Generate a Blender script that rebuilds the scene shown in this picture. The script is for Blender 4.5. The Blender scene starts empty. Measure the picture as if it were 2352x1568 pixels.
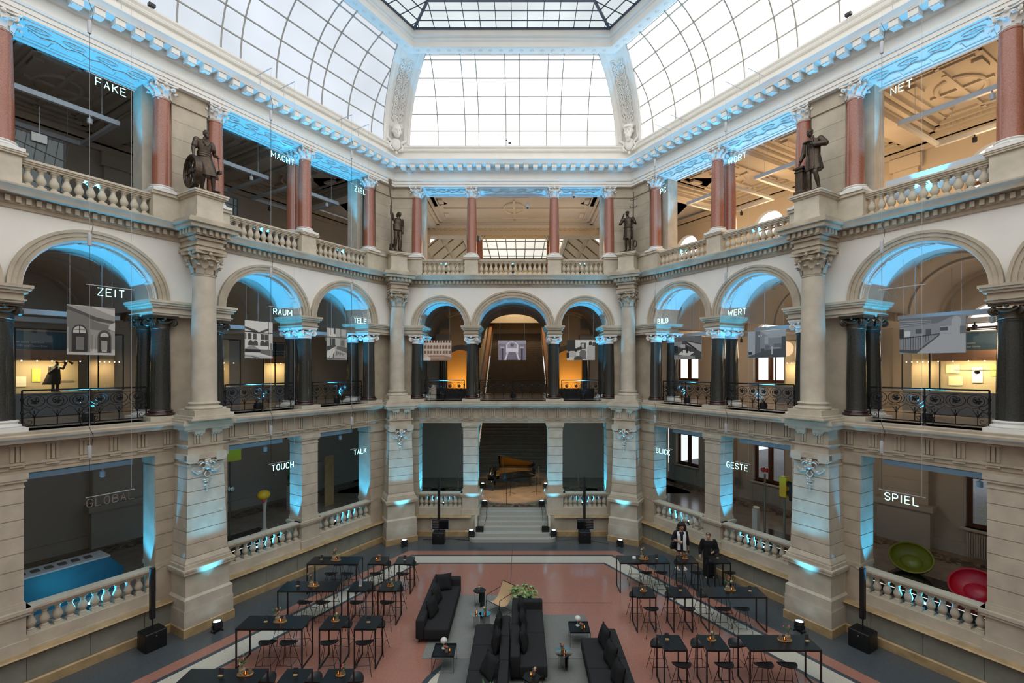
import bpy, bmesh, math, random
from mathutils import Vector, Matrix
random.seed(7)
SC = bpy.context.scene
COL = SC.collection
PI = math.pi
F, CX, CY, EYE = 1074.0, 1196.0, 847.0, 7.7       # focal length and horizon in photo pixels, eye height in metres

# ------------------------------------------------------------------ camera, world, exposure
cd = bpy.data.cameras.new('camera'); cam = bpy.data.objects.new('camera', cd); COL.objects.link(cam)
cd.sensor_width = 36.0; cd.sensor_fit = 'HORIZONTAL'; cd.lens = F * 36.0 / 2352.0
cd.shift_x = (1176.0 - CX) / 2352.0; cd.shift_y = (CY - 784.0) / 2352.0
cd.clip_start = 0.05; cd.clip_end = 300
cam.location = (0, 0, EYE); cam.rotation_euler = (PI / 2, 0, 0)
SC.camera = cam
SC.view_settings.view_transform = 'Standard'; SC.view_settings.look = 'None'
SC.view_settings.exposure = 0.0; SC.view_settings.gamma = 1.0; SC.view_settings.use_curve_mapping = False
SC.cycles.use_denoising = True
SC.cycles.max_bounces = 7; SC.cycles.diffuse_bounces = 4; SC.cycles.glossy_bounces = 3
SC.cycles.transmission_bounces = 6; SC.cycles.transparent_max_bounces = 8
SC.cycles.sample_clamp_indirect = 6.0; SC.cycles.sample_clamp_direct = 0.0
SC.cycles.caustics_reflective = False; SC.cycles.caustics_refractive = False
wd = bpy.data.worlds.new('daylight'); SC.world = wd; wd.use_nodes = True
wd.node_tree.nodes['Background'].inputs[0].default_value = (0.86, 0.92, 1.0, 1)
wd.node_tree.nodes['Background'].inputs[1].default_value = 1.3

def light(name, kind, loc, power, color, target=None, size=0.1, spot=60, blend=0.5, parent=None, size_y=None):
    d = bpy.data.lights.new(name, kind); d.energy = power; d.color = color
    if kind == 'SPOT':
        d.spot_size = math.radians(spot); d.spot_blend = blend; d.shadow_soft_size = size
    elif kind == 'AREA':
        d.size = size
        if size_y: d.shape = 'RECTANGLE'; d.size_y = size_y
    else:
        d.shadow_soft_size = size
    o = bpy.data.objects.new(name, d); COL.objects.link(o); o.location = loc
    if target is not None:
        v = Vector(target) - Vector(loc); o.rotation_euler = v.to_track_quat('-Z', 'Y').to_euler()
    return o

# ------------------------------------------------------------------ the hall's plan: a hexagon, far wall at Y = 21.7
CL = Vector((-5.86, 21.7, 0)); CR = Vector((5.13, 21.7, 0)); FARW = CR.x - CL.x
SEND = 25.6                                        # how far the side walls run towards the viewer
WALLS = {'left': (CL, math.radians(60)), 'right': (CR, math.radians(-60)), 'far': (CL, 0.0)}
def usign(w): return -1.0 if w == 'left' else 1.0
def P(w, s, y=0.0, z=0.0):
    """Point s along a wall from its far corner (left end for the far wall), y deep into the wall, z up."""
    o, a = WALLS[w]; u = s * usign(w)
    return Vector((o.x + u * math.cos(a) - y * math.sin(a), o.y + u * math.sin(a) + y * math.cos(a), z))
def R(w): return WALLS[w][1]
def gp(px, py, z=0.0):
    """Point at height z seen at a photo pixel."""
    Y = (EYE - z) * F / (py - CY); return Vector(((px - CX) / F * Y, Y, z))

# ------------------------------------------------------------------ materials
MATS = {}
def mat(name, col, rough=0.6, metal=0.0, scale=0, var=0.0, bump=0.0, col2=None, spec=0.5, emit=None, es=0.0, detail=4, vor=False, coat=0.0):
    if name in MATS: return MATS[name]
    m = bpy.data.materials.new(name); m.use_nodes = True; nt = m.node_tree; N = nt.nodes; L = nt.links
    b = N['Principled BSDF']; MATS[name] = m
    b.inputs['Base Color'].default_value = (*col, 1); b.inputs['Roughness'].default_value = rough
    b.inputs['Metallic'].default_value = metal; b.inputs['Specular IOR Level'].default_value = spec
    if coat: b.inputs['Coat Weight'].default_value = coat; b.inputs['Coat Roughness'].default_value = 0.05
    if emit is not None:
        b.inputs['Emission Color'].default_value = (*emit, 1); b.inputs['Emission Strength'].default_value = es
    if scale:
        tc = N.new('ShaderNodeTexCoord'); tx = N.new('ShaderNodeTexVoronoi' if vor else 'ShaderNodeTexNoise')
        tx.inputs['Scale'].default_value = scale
        if not vor: tx.inputs['Detail'].default_value = detail
        L.new(tc.outputs['Object'], tx.inputs['Vector'])
        c2 = col2 if col2 else tuple(max(0, c * (1 - var)) for c in col)
        rp = N.new('ShaderNodeValToRGB'); rp.color_ramp.elements[0].position = 0.35; rp.color_ramp.elements[1].position = 0.68
        rp.color_ramp.elements[0].color = (*c2, 1); rp.color_ramp.elements[1].color = (*col, 1)
        L.new(tx.outputs['Color' if vor else 'Fac'], rp.inputs['Fac']); L.new(rp.outputs['Color'], b.inputs['Base Color'])
        if bump:
            bp = N.new('ShaderNodeBump'); bp.inputs['Strength'].default_value = bump; bp.inputs['Distance'].default_value = 0.01
            L.new(tx.outputs['Distance' if vor else 'Fac'], bp.inputs['Height']); L.new(bp.outputs['Normal'], b.inputs['Normal'])
    return m
def emis(name, col, s):
    if name in MATS: return MATS[name]
    m = bpy.data.materials.new(name); m.use_nodes = True; nt = m.node_tree; MATS[name] = m
    nt.nodes.remove(nt.nodes['Principled BSDF']); e = nt.nodes.new('ShaderNodeEmission')
    e.inputs[0].default_value = (*col, 1); e.inputs[1].default_value = s
    nt.links.new(e.outputs[0], nt.nodes['Material Output'].inputs[0]); return m
def skyglass(name, col, s):
    """Backlit frosted pane, brightness drifting slowly with the clouds behind it."""
    m = emis(name, col, s); nt = m.node_tree; e = [n for n in nt.nodes if n.type == 'EMISSION'][0]
    tc = nt.nodes.new('ShaderNodeTexCoord'); tx = nt.nodes.new('ShaderNodeTexNoise'); tx.inputs['Scale'].default_value = 0.35
    mr = nt.nodes.new('ShaderNodeMapRange'); mr.inputs[1].default_value = 0.3; mr.inputs[2].default_value = 0.7
    mr.inputs[3].default_value = s * 0.85; mr.inputs[4].default_value = s * 1.1
    nt.links.new(tc.outputs['Object'], tx.inputs['Vector']); nt.links.new(tx.outputs['Fac'], mr.inputs[0])
    nt.links.new(mr.outputs[0], e.inputs[1]); return m
def clear_glass(name, tint=(1, 1, 1), mix=0.12, rough=0.02):
    if name in MATS: return MATS[name]
    m = bpy.data.materials.new(name); m.use_nodes = True; nt = m.node_tree; MATS[name] = m
    nt.nodes.remove(nt.nodes['Principled BSDF'])
    t = nt.nodes.new('ShaderNodeBsdfTransparent'); t.inputs[0].default_value = (*tint, 1)
    g = nt.nodes.new('ShaderNodeBsdfGlossy'); g.inputs['Roughness'].default_value = rough
    mx = nt.nodes.new('ShaderNodeMixShader'); mx.inputs[0].default_value = mix
    nt.links.new(t.outputs[0], mx.inputs[1]); nt.links.new(g.outputs[0], mx.inputs[2])
    nt.links.new(mx.outputs[0], nt.nodes['Material Output'].inputs[0]); return m

STONE = mat('warm_stone', (0.50, 0.43, 0.33), 0.75, scale=2.2, var=0.22, bump=0.15, detail=8)
STONE2 = mat('pale_stone', (0.58, 0.52, 0.42), 0.7, scale=2.6, var=0.2, bump=0.1, detail=8)
PLASTER = mat('white_plaster', (0.74, 0.72, 0.68), 0.8, scale=1.2, var=0.05)
STUCCO = mat('cream_stucco', (0.78, 0.76, 0.71), 0.7, scale=1.5, var=0.05)
GALWALL = mat('gallery_plaster', (0.50, 0.45, 0.39), 0.85, scale=0.8, var=0.08)
REDGRAN = mat('red_granite', (0.40, 0.15, 0.095), 0.22, scale=55, var=0.45, spec=0.5, detail=3)
BLKGRAN = mat('black_granite', (0.018, 0.019, 0.017), 0.1, scale=60, col2=(0.045, 0.046, 0.04), detail=3)
WHITECAP = mat('white_capital', (0.74, 0.73, 0.70), 0.6)
DARKCAP = mat('bronzed_capital', (0.07, 0.055, 0.04), 0.45, metal=0.5)
BRONZE = mat('statue_bronze', (0.085, 0.062, 0.045), 0.42, metal=0.75, scale=9, var=0.35, bump=0.1)
SILVER = mat('pewter_ornament', (0.55, 0.54, 0.50), 0.35, metal=0.35)
OCHRE = mat('ochre_marble', (0.50, 0.35, 0.18), 0.45, scale=3.5, var=0.3, detail=9)
PANEL = mat('greygreen_marble', (0.30, 0.30, 0.25), 0.35, scale=3, var=0.18, detail=9)
TGRAY = mat('gray_terrazzo', (0.085, 0.10, 0.11), 0.16, scale=90, vor=True, col2=(0.065, 0.076, 0.085))
TRED = mat('red_terrazzo', (0.40, 0.185, 0.14), 0.15, scale=70, vor=True, col2=(0.33, 0.15, 0.11))
TCREAM = mat('cream_terrazzo', (0.60, 0.57, 0.48), 0.2, scale=70, vor=True, col2=(0.52, 0.49, 0.42))
TLINE = mat('slate_terrazzo', (0.05, 0.065, 0.08), 0.2)
GALFLOOR = mat('gallery_stone_floor', (0.30, 0.24, 0.19), 0.18, scale=2, var=0.2)
MOSAIC = mat('mosaic_border', (0.35, 0.24, 0.16), 0.3, scale=9, vor=True, col2=(0.03, 0.025, 0.025))
IRON = mat('wrought_iron', (0.012, 0.012, 0.014), 0.4, metal=0.6)
BLACK = mat('black_metal', (0.006, 0.006, 0.007), 0.4)
BLKMATT = mat('black_powder_coat', (0.008, 0.009, 0.011), 0.32)
GLAZEBAR = mat('glazing_bar_metal', (0.32, 0.31, 0.28), 0.5)
DKBAR = mat('dark_glazing_bar', (0.03, 0.04, 0.06), 0.5)
SOFA = mat('charcoal_upholstery', (0.030, 0.031, 0.034), 0.9, scale=120, var=0.35, spec=0.2)
CUSH = mat('black_cushion_cloth', (0.022, 0.023, 0.025), 0.9, scale=90, var=0.35, spec=0.2)
LEATHER = mat('tan_leather', (0.62, 0.42, 0.24), 0.5, scale=6, var=0.1)
WOOD = mat('oiled_wood', (0.42, 0.25, 0.10), 0.45, scale=7, var=0.3)
DKWOOD = mat('brown_window_wood', (0.12, 0.045, 0.02), 0.4, scale=5, var=0.3)
GRAYMET = mat('gray_track_metal', (0.45, 0.47, 0.50), 0.45)
STEEL = mat('polished_steel', (0.6, 0.6, 0.6), 0.12, metal=1.0)
CHROME = mat('mirror_steel', (0.55, 0.62, 0.68), 0.04, metal=1.0)
NEON = emis('neon_tube', (0.42, 1.0, 1.0), 3.2)
DEADNEON = mat('unlit_neon_tube', (0.22, 0.19, 0.17), 0.2)
BLUEHOT = emis('lamp_lens', (0.55, 0.85, 1.0), 14.0)
WARMHOT = emis('halogen_spot', (1.0, 0.8, 0.5), 9.0)
FLAME = emis('candle_flame', (1.0, 0.55, 0.18), 9.0)
GRAYS = [mat('print_tone_%s' % n, (v, v * 0.96, v * 0.9), 0.5) for n, v in (('black', .02), ('dark', .07), ('shade', .16), ('middle', .30), ('light', .5), ('white', .72))]

# ------------------------------------------------------------------ mesh building
class MB:
    def __init__(self): self.v = []; self.f = []; self.m = []; self.cur = 0
    def add(self, vs, fs):
        b = len(self.v); self.v += [tuple(p) for p in vs]
        for q in fs: self.f.append(tuple(i + b for i in q)); self.m.append(self.cur)
        return self
    def box(self, c, s, rz=0.0, taper=1.0, top=None):
        hx, hy, hz = s[0] / 2, s[1] / 2, s[2] / 2; ca, sa = math.cos(rz), math.sin(rz); vs = []
        tx, ty = top if top else (taper, taper)
        for k, z in ((0, -hz), (1, hz)):
            fx, fy = (tx, ty) if k else (1, 1)
            for x, y in ((-hx, -hy), (hx, -hy), (hx, hy), (-hx, hy)):
                x *= fx; y *= fy; vs.append((c[0] + x * ca - y * sa, c[1] + x * sa + y * ca, c[2] + z))
        return self.add(vs, [(3, 2, 1, 0), (4, 5, 6, 7), (0, 1, 5, 4), (1, 2, 6, 5), (2, 3, 7, 6), (3, 0, 4, 7)])
    def span(self, x0, x1, y0, y1, z0, z1): return self.box(((x0 + x1) / 2, (y0 + y1) / 2, (z0 + z1) / 2), (abs(x1 - x0), abs(y1 - y0), abs(z1 - z0)))
    def lathe(self, prof, c=(0, 0, 0), seg=20, sx=1.0, sy=1.0, cap=True):
        vs = []; n = len(prof)
        for r, z in prof:
            for k in range(seg):
                a = 2 * PI * k / seg; vs.append((c[0] + r * sx * math.cos(a), c[1] + r * sy * math.sin(a), c[2] + z))
        fs = [(i * seg + k, i * seg + (k + 1) % seg, (i + 1) * seg + (k + 1) % seg, (i + 1) * seg + k) for i in range(n - 1) for k in range(seg)]
        if cap:
            if prof[0][0] > 1e-4: fs.append(tuple(reversed(range(seg))))
            if prof[-1][0] > 1e-4: fs.append(tuple(range((n - 1) * seg, n * seg)))
        return self.add(vs, fs)
    def ball(self, c, r, seg=12, rings=8, rot=None):
        if not hasattr(r, '__len__'): r = (r, r, r)
        vs = []
        for i in range(rings + 1):
            t = PI * i / rings - PI / 2
            for k in range(seg):
                a = 2 * PI * k / seg
                p = Vector((r[0] * math.cos(t) * math.cos(a), r[1] * math.cos(t) * math.sin(a), r[2] * math.sin(t)))
                if rot is not None: p = rot @ p
                vs.append((c[0] + p.x, c[1] + p.y, c[2] + p.z))
        fs = [(i * seg + k, i * seg + (k + 1) % seg, (i + 1) * seg + (k + 1) % seg, (i + 1) * seg + k) for i in range(rings) for k in range(seg)]
        return self.add(vs, fs)
    def tube(self, pts, r, seg=6, closed=False):
        pts = [Vector(p) for p in pts]; n = len(pts); rs = r if hasattr(r, '__len__') else [r] * n
        vs = []; up = None
        for i, p in enumerate(pts):
            a = pts[i - 1] if (i > 0 or closed) else p; b = pts[(i + 1) % n] if (i < n - 1 or closed) else p
            t = (b - a); t = t.normalized() if t.length > 1e-9 else Vector((0, 0, 1))
            if up is None: up = Vector((0, 0, 1)) if abs(t.z) < 0.9 else Vector((1, 0, 0))
            x = t.cross(up); x = x.normalized() if x.length > 1e-6 else t.orthogonal().normalized()
            y = x.cross(t).normalized(); up = y
            for k in range(seg):
                an = 2 * PI * k / seg + PI / seg; q = p + (x * math.cos(an) + y * math.sin(an)) * rs[i]; vs.append(tuple(q))
        m = n if closed else n - 1
        fs = [(i * seg + k, i * seg + (k + 1) % seg, ((i + 1) % n) * seg + (k + 1) % seg, ((i + 1) % n) * seg + k) for i in range(m) for k in range(seg)]
        if not closed: fs += [tuple(reversed(range(seg))), tuple(range((n - 1) * seg, n * seg))]
        return self.add(vs, fs)
    def poly(self, pts, d):
        """A flat outline pts extruded by the vector d."""
        n = len(pts); d = Vector(d); vs = [tuple(p) for p in pts] + [tuple(Vector(p) + d) for p in pts]
        fs = [tuple(reversed(range(n))), tuple(range(n, 2 * n))] + [(i, (i + 1) % n, n + (i + 1) % n, n + i) for i in range(n)]
        return self.add(vs, fs)
    def loft(self, rings, cap=True):
        n = len(rings[0]); vs = [tuple(p) for r in rings for p in r]
        fs = [(i * n + k, i * n + (k + 1) % n, (i + 1) * n + (k + 1) % n, (i + 1) * n + k) for i in range(len(rings) - 1) for k in range(n)]
        if cap: fs += [tuple(reversed(range(n))), tuple(range((len(rings) - 1) * n, len(rings) * n))]
        return self.add(vs, fs)
    def sheet(self, rows, th=0.0):
        m = len(rows[0]); vs = [tuple(p) for r in rows for p in r]; n = len(rows)
        fs = [(i * m + k, i * m + k + 1, (i + 1) * m + k + 1, (i + 1) * m + k) for i in range(n - 1) for k in range(m - 1)]
        return self.add(vs, fs)
    def data(self, name, mats, ang=38, recalc=True):
        me = bpy.data.meshes.new(name); me.from_pydata(self.v, [], self.f)
        if not isinstance(mats, (list, tuple)): mats = [mats]
        for m in mats: me.materials.append(m)
        if len(mats) > 1: me.polygons.foreach_set('material_index', self.m)
        if recalc:
            bm = bmesh.new(); bm.from_mesh(me); bmesh.ops.recalc_face_normals(bm, faces=bm.faces); bm.to_mesh(me); bm.free()
        me.polygons.foreach_set('use_smooth', [True] * len(me.polygons)); me.set_sharp_from_angle(angle=math.radians(ang)); me.update(); return me
    def obj(self, name, mats, parent=None, loc=(0, 0, 0), rz=0.0, **k): return put(name, self.data(name, mats, **k), parent, loc, rz)
def put(name, me, parent=None, loc=(0, 0, 0), rz=0.0):
    o = bpy.data.objects.new(name, me); COL.objects.link(o); o.location = loc; o.rotation_euler = (0, 0, rz)
    if parent is not None: o.parent = parent
    return o
def tag(o, label, cat, group=None, kind=None):
    o['label'] = label; o['category'] = cat
    if group: o['group'] = group
    if kind: o['kind'] = kind
    return o
def thing(name, label, cat, loc=(0, 0, 0), rz=0.0, group=None):
    o = bpy.data.objects.new(name, None); COL.objects.link(o); o.location = loc; o.rotation_euler = (0, 0, rz); o.empty_display_size = 0.2
    return tag(o, label, cat, group, 'thing')
def struct(name, mb, mats, parent=None, loc=(0, 0, 0), rz=0.0, **k):
    o = mb.obj(name, mats, parent, loc, rz, **k)
    if parent is None: o['kind'] = 'structure'
    return o
def kids(o): return [c for c in COL.objects if c.parent == o]
CHILD = {}
def copy_tree(src, loc, rz, label, group=None, children=None):
    r = src.copy(); COL.objects.link(r); r.location = loc; r.rotation_euler = (0, 0, rz); r['label'] = label
    if group: r['group'] = group
    stack = [(src, r)]
    while stack:
        a, b = stack.pop()
        for ch in CHILD.get(a.name) or list(a.children):
            c = ch.copy(); COL.objects.link(c); c.parent = b; stack.append((ch, c))
    return r
def arc(cx, cz, a, b, t0, t1, n, y=0.0): return [(cx + a * math.cos(t0 + (t1 - t0) * i / n), y, cz + b * math.sin(t0 + (t1 - t0) * i / n)) for i in range(n + 1)]

def wall_sweep(mb, w, prof, s0=None, s1=None):
    """Sweep a closed profile [(n, z)] along a wall in its local frame, mitred at the hall's corners; n is out into the hall."""
    u = usign(w); A = []; B = []
    for n, z in prof:
        a = 0.577 * n if s0 is None else s0
        b = (FARW - 0.577 * n if w == 'far' else SEND) if s1 is None else s1
        A.append((a * u, -n, z)); B.append((b * u, -n, z))
    mb.loft([A, B]); return mb
def wobj(name, mb, mats, w, **k): return struct(name, mb, mats, None, tuple(P(w, 0, 0, 0)), R(w), **k)
# ------------------------------------------------------------------ floor
def ring_pts(n, z=0.0):
    a = P('left', SEND, -n, z); b = CL + Vector((0.577 * n, -n, z)); c = CR + Vector((-0.577 * n, -n, z)); d = P('right', SEND, -n, z)
    return [tuple(a), tuple(b), tuple(c), tuple(d)]
def ring_strip(mb, n0, n1, z0=0.0, z1=None):
    z1 = z0 if z1 is None else z1; A = ring_pts(n0, z0); B = ring_pts(n1, z1)
    for i in range(3): mb.add([A[i], A[i + 1], B[i + 1], B[i]], [(0, 1, 2, 3)])
fl = MB(); FM = [TGRAY, TRED, TLINE, TCREAM]
for n0, n1, m in ((-0.5, 1.9, 0), (1.9, 2.31, 1), (2.31, 2.45, 2), (2.45, 3.1, 3), (3.1, 3.22, 2)):
    fl.cur = m; ring_strip(fl, n0, n1)
fl.cur = 1; fl.add(ring_pts(3.22), [(0, 1, 2, 3)])
cc = (-0.36, 10.84)
def disc(mb, r0, r1, z, n=48):
    vs = [(cc[0] + r * math.cos(2 * PI * k / n), cc[1] + r * math.sin(2 * PI * k / n), z) for r in (r0, r1) for k in range(n)]
    mb.add(vs, [(k, (k + 1) % n, n + (k + 1) % n, n + k) for k in range(n)])
fl.cur = 2; disc(fl, 2.02, 2.17, 0.002); fl.cur = 3; disc(fl, 1.2, 2.02, 0.002); fl.cur = 1; disc(fl, 0.02, 1.2, 0.002)
fl.cur = 2                                                            # expansion joints
for x0, y0, x1, y1 in ((-0.36, 12.4, -0.36, 20.6), (-3.2, 15.4, 3.0, 15.4)):
    w = 0.008; fl.add([(x0 - w, y0 - w, .003), (x1 + w, y0 - w, .003), (x1 + w, y1 + w, .003), (x0 - w, y1 + w, .003)], [(0, 1, 2, 3)])
struct('floor', fl, FM, recalc=False)

# gallery slabs: stone floors of the three storeys round the hall, and the rooms behind the far wall
def slab(name, n0, n1, z0, z1, m, hole=False):
    mb = MB()
    for za, zb in ((z0, z0), (z1, z1)): ring_strip(mb, n0, n1, za)
    ring_strip(mb, n0, n0, z0, z1); return struct(name, mb, m, recalc=False)
g = MB()
for w in ('left', 'right'):
    A = ring_pts(-0.3, 1.05); B = ring_pts(-6.9, 1.05); i = 0 if w == 'left' else 2
    g.add([A[i], A[i + 1], B[i + 1], B[i]], [(0, 1, 2, 3)])
x3, x7 = CL.x + 3.87, CL.x + 7.12
for x0, x1, y0, y1 in ((CL.x - 0.2, x3, 22.0, 28.6), (x7, CR.x + 0.2, 22.0, 28.6), (x3, x7, 22.5, 29.0), (CL.x - 4, CL.x - .2, 25.0, 28.6), (CR.x + .2, CR.x + 4, 25.0, 28.6)):
    g.add([(x0, y0, 1.05), (x1, y0, 1.05), (x1, y1, 1.05), (x0, y1, 1.05)], [(0, 1, 2, 3)])
A = ring_pts(-0.3, 1.05); B = ring_pts(-6.9, 1.05)
g.add([A[1], (CL.x - .2, 22.0, 1.05), (CL.x - .2, 28.6, 1.05), B[1]], [(0, 1, 2, 3)]); g.add([A[2], (CR.x + .2, 22, 1.05), (CR.x + .2, 28.6, 1.05), B[2]], [(0, 1, 2, 3)])
struct('floor_gallery_ground', g, GALFLOOR, recalc=False)
g = MB()                                                              # mosaic borders on the gallery floor
for w, i in (('left', 0), ('right', 2)):
    for n0, n1 in ((-0.9, -1.25), (-5.4, -6.2)):
        A = ring_pts(n0, 1.054); B = ring_pts(n1, 1.054); g.add([A[i], A[i + 1], B[i + 1], B[i]], [(0, 1, 2, 3)])
for x0, x1, y0, y1 in ((x3 + .1, x7 - .1, 22.55, 23.1), (x3, x7, 26.6, 27.2), (CL.x, x3 - .4, 25.6, 26.4), (x7 + .4, CR.x, 25.6, 26.4), (CL.x + .9, CL.x + 1.7, 22.6, 26), (CR.x - 1.7, CR.x - .9, 22.6, 26)):
    g.add([(x0, y0, 1.055), (x1, y0, 1.055), (x1, y1, 1.055), (x0, y1, 1.055)], [(0, 1, 2, 3)])
struct('floor_mosaic', g, MOSAIC, recalc=False)
slab('floor_gallery_middle', -0.1, -6.9, 5.25, 6.2, GALFLOOR)
slab('floor_gallery_upper', -0.1, -6.9, 11.55, 12.02, GALFLOOR)

# ------------------------------------------------------------------ walls
def courses(mb, x0, x1, y0, y1, z0, z1, n, gap=0.022, inset=0.02):
    mb.span(x0 + inset, x1 - inset, y0 + inset, y1 - inset, z0, z1); h = (z1 - z0) / n
    for k in range(n): mb.span(x0, x1, y0, y1, z0 + k * h + (gap if k else 0), z0 + (k + 1) * h)
SIDE_ARCH = [(2.74, 1.39, 1.36, 1.66, 1.62), (6.10, 1.39, 1.36, 1.66, 1.62), (10.76, 1.39, 1.36, 1.66, 1.62), (14.12, 1.39, 1.36, 1.66, 1.62)]
FAR_ARCH = [(2.17, 1.09, 1.13, 1.37, 1.39), (FARW / 2, 1.64, 1.30, 1.93, 1.63), (FARW - 2.17, 1.09, 1.13, 1.37, 1.39)]
ARCHES = {'left': SIDE_ARCH, 'right': SIDE_ARCH, 'far': FAR_ARCH}
ZSP = 9.70
GROUND = {'far': [(0, 1.13), (FARW - 1.13, FARW)], 'left': [(0, 1.42), (7.44, 9.42), (15.5, SEND)], 'right': [(0, 1.42), (7.44, 9.42), (15.5, SEND)]}
DEP = 1.5
for w in ('left', 'right', 'far'):
    u = usign(w); end = FARW if w == 'far' else SEND; mb = MB()
    NA = 28
    for y in (0.0, DEP):                                              # spandrel face with arch openings
        e0 = 0.0 if y == 0 else (-0.577 * y); prev = e0
        for sc, a, b, ao, bo in ARCHES[w]:
            mb.add([(prev * u, y, ZSP), ((sc - a) * u, y, ZSP), ((sc - a) * u, y, 11.6), (prev * u, y, 11.6)], [(0, 1, 2, 3)])
            pts = arc(sc, ZSP, a, b, PI, 0, NA)
            for i in range(NA):
                p, q = pts[i], pts[i + 1]
                mb.add([(p[0] * u, y, p[2]), (q[0] * u, y, q[2]), (q[0] * u, y, 11.6), (p[0] * u, y, 11.6)], [(0, 1, 2, 3)])
            prev = sc + a
        e1 = end if w != 'far' else FARW + (0.577 * y if y else 0)
        mb.add([(prev * u, y, ZSP), (e1 * u, y, ZSP), (e1 * u, y, 11.6), (prev * u, y, 11.6)], [(0, 1, 2, 3)])
    mb.add([(0, 0, 17.1), (end * u, 0, 17.1), (end * u, 0, 18.0), (0, 0, 18.0)], [(0, 1, 2, 3)])        # attic
    ws = wobj('wall_' + w, mb, STUCCO, w, recalc=False)
    st = MB()
    for i, (s0, s1) in enumerate(GROUND[w]):                          # rusticated responds and the wall under the gallery
        courses(st, s0 * u, s1 * u, 0.0, 0.75, 2.05, 4.88, 7)
        st.span((s0 - .02) * u, (s1 + .02) * u, -0.03, 0.78, 1.93, 2.05); st.span((s0 - .03) * u, (s1 + .03) * u, -.04, .79, 4.93, 5.2); st.span(s0 * u, s1 * u, 0, .75, 4.86, 5.2)
        st.span(s0 * u, s1 * u, -.02, .75, 0.9, 1.95)
    segs = [(0, end)] if w != 'far' else [(0, 3.87), (7.12, FARW)]
    for s0, s1 in segs:
        st.span(s0 * u, s1 * u, -0.10, 0.3, 0.0, 0.9)
    for s0, s1 in ((-.3, 0.95), (7.95, 8.93), (15.9, 17)) if w != 'far' else ((-.3, 0.95), (FARW - .95, FARW + .3)):
        st.span(s0 * u, s1 * u, 0.28, DEP, 6.2, 9.3)                  # piers behind the black columns
        st.span(s0 * u, s1 * u, 0.22, DEP, 12.0, 15.7); st.span(s0 * u, s1 * u, 0.16, DEP, 15.7, 16.15)
        st.span(s0 * u, s1 * u, 0.17, DEP, 12.0, 13.05)
        for k in range(5): st.span(s0 * u, s1 * u, 0.212, .3, 13.1 + k * .53, 13.1 + k * .53 + .522)
    wobj('wall_%s_stonework' % w, st, STONE, w)
    if w != 'far':                                                    # blue-lit pilasters at the ends of the upper openings
        pl = MB()
        for s in (1.36, 7.55, 9.3, 15.6): pl.span((s - .16) * u, (s + .16) * u, 0.75, 1.35, 12.0, 16.15)
        wobj('wall_%s_pilasters' % w, pl, STONE2, w)
    else:
        pl = MB()
        for s in (1.12, FARW - 1.12): pl.span(s - .14, s + .14, 0.75, 1.35, 12.0, 16.15)
        wobj('wall_far_pilasters', pl, STONE2, w)
    k = MB()                                                          # archivolts
    for sc, a, b, ao, bo in ARCHES[w]:
        steps = [(0.0, 0.0), (0.0, -.05), (.35, -.05), (.36, -.075), (.72, -.075), (.74, -.11), (1.0, -.11), (1.0, 0.0)]
        rings = []
        for i in range(33):
            t = PI - PI * i / 32
            rings.append([((sc + (a + (ao - a) * f) * math.cos(t)) * u, y, ZSP + (b + (bo - b) * f) * math.sin(t)) for f, y in steps])
        k.loft(rings)
    wobj('trim_archivolt_' + w, k, STONE, w)
    k = MB()                                                          # arch soffits: panelled ring, then a smooth barrel
    for sc, a, b, ao, bo in ARCHES[w]:
        prof = [(1.0, 0.0), (1.0, .06), (.975, .08), (.975, .5), (1.0, .52), (1.0, .6), (1.03, .62), (1.03, 1.45), (1.0, 1.47), (1.0, DEP)]
        rings = []
        for i in range(33):
            t = PI - PI * i / 32; rings.append([((sc + a * f * math.cos(t)) * u, y, ZSP + b * f * math.sin(t)) for f, y in prof])
        k.loft(rings, cap=False)
        for i in range(7):                                            # recessed panels' frames
            t0 = PI - PI * (i + .12) / 7; t1 = PI - PI * (i + .88) / 7; f = .968
            for y in (.15, .43): k.tube([((sc + a * f * math.cos(t0 + (t1 - t0) * j / 6)) * u, y, ZSP + b * f * math.sin(t0 + (t1 - t0) * j / 6)) for j in range(7)], .012, 4)
            for t in (t0, t1): k.tube([((sc + a * f * math.cos(t)) * u, y, ZSP + b * f * math.sin(t)) for y in (.15, .43)], .012, 4)
    wobj('trim_soffit_' + w, k, STUCCO, w, recalc=False)
    k = MB()                                                          # vaults of the middle gallery
    cell = [(sc, 1.67, 1.62) for sc, *_ in SIDE_ARCH] if w != 'far' else [(2.17, 1.37, 1.5), (FARW / 2, 1.93, 1.62), (FARW - 2.17, 1.37, 1.5)]
    for sc, a, b in cell:
        zs = 9.55
        for y0, y1, f in ((DEP, 6.75, 1.0),):
            pts = arc(sc, zs, a, b, PI, 0, 24); k.sheet([[(p[0] * u, y0, p[2]) for p in pts], [(p[0] * u, y1, p[2]) for p in pts]])
        for y in (1.6, 3.9, 6.4):                                     # transverse ribs
            rings = [[((sc + (a + d) * math.cos(PI - PI * i / 24)) * u, y + dy, zs + (b + d) * math.sin(PI - PI * i / 24)) for d, dy in ((.05, 0), (-.07, 0), (-.07, .32), (.05, .32))] for i in range(25)]
            k.loft(rings)
        for d in (.42, .58): k.tube([((sc + a * d * math.cos(PI * j / 12)) * u, 2.9 + .8 * math.sin(2 * PI * j / 12) * .6, zs + b * math.sqrt(max(0, 1 - d * d * math.cos(PI * j / 12) ** 2)) - .02) for j in range(13)], .03, 4)
    lo = -3.9 if w != 'far' else -3.9
    k.add([(lo * u, 1.5, 11.3), (end * u if w != 'far' else (FARW + 3.9), 1.5, 11.3), (end * u if w != 'far' else FARW + 3.9, 6.8, 11.3), (lo * u, 6.8, 11.3)], [(0, 1, 2, 3)])
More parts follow.
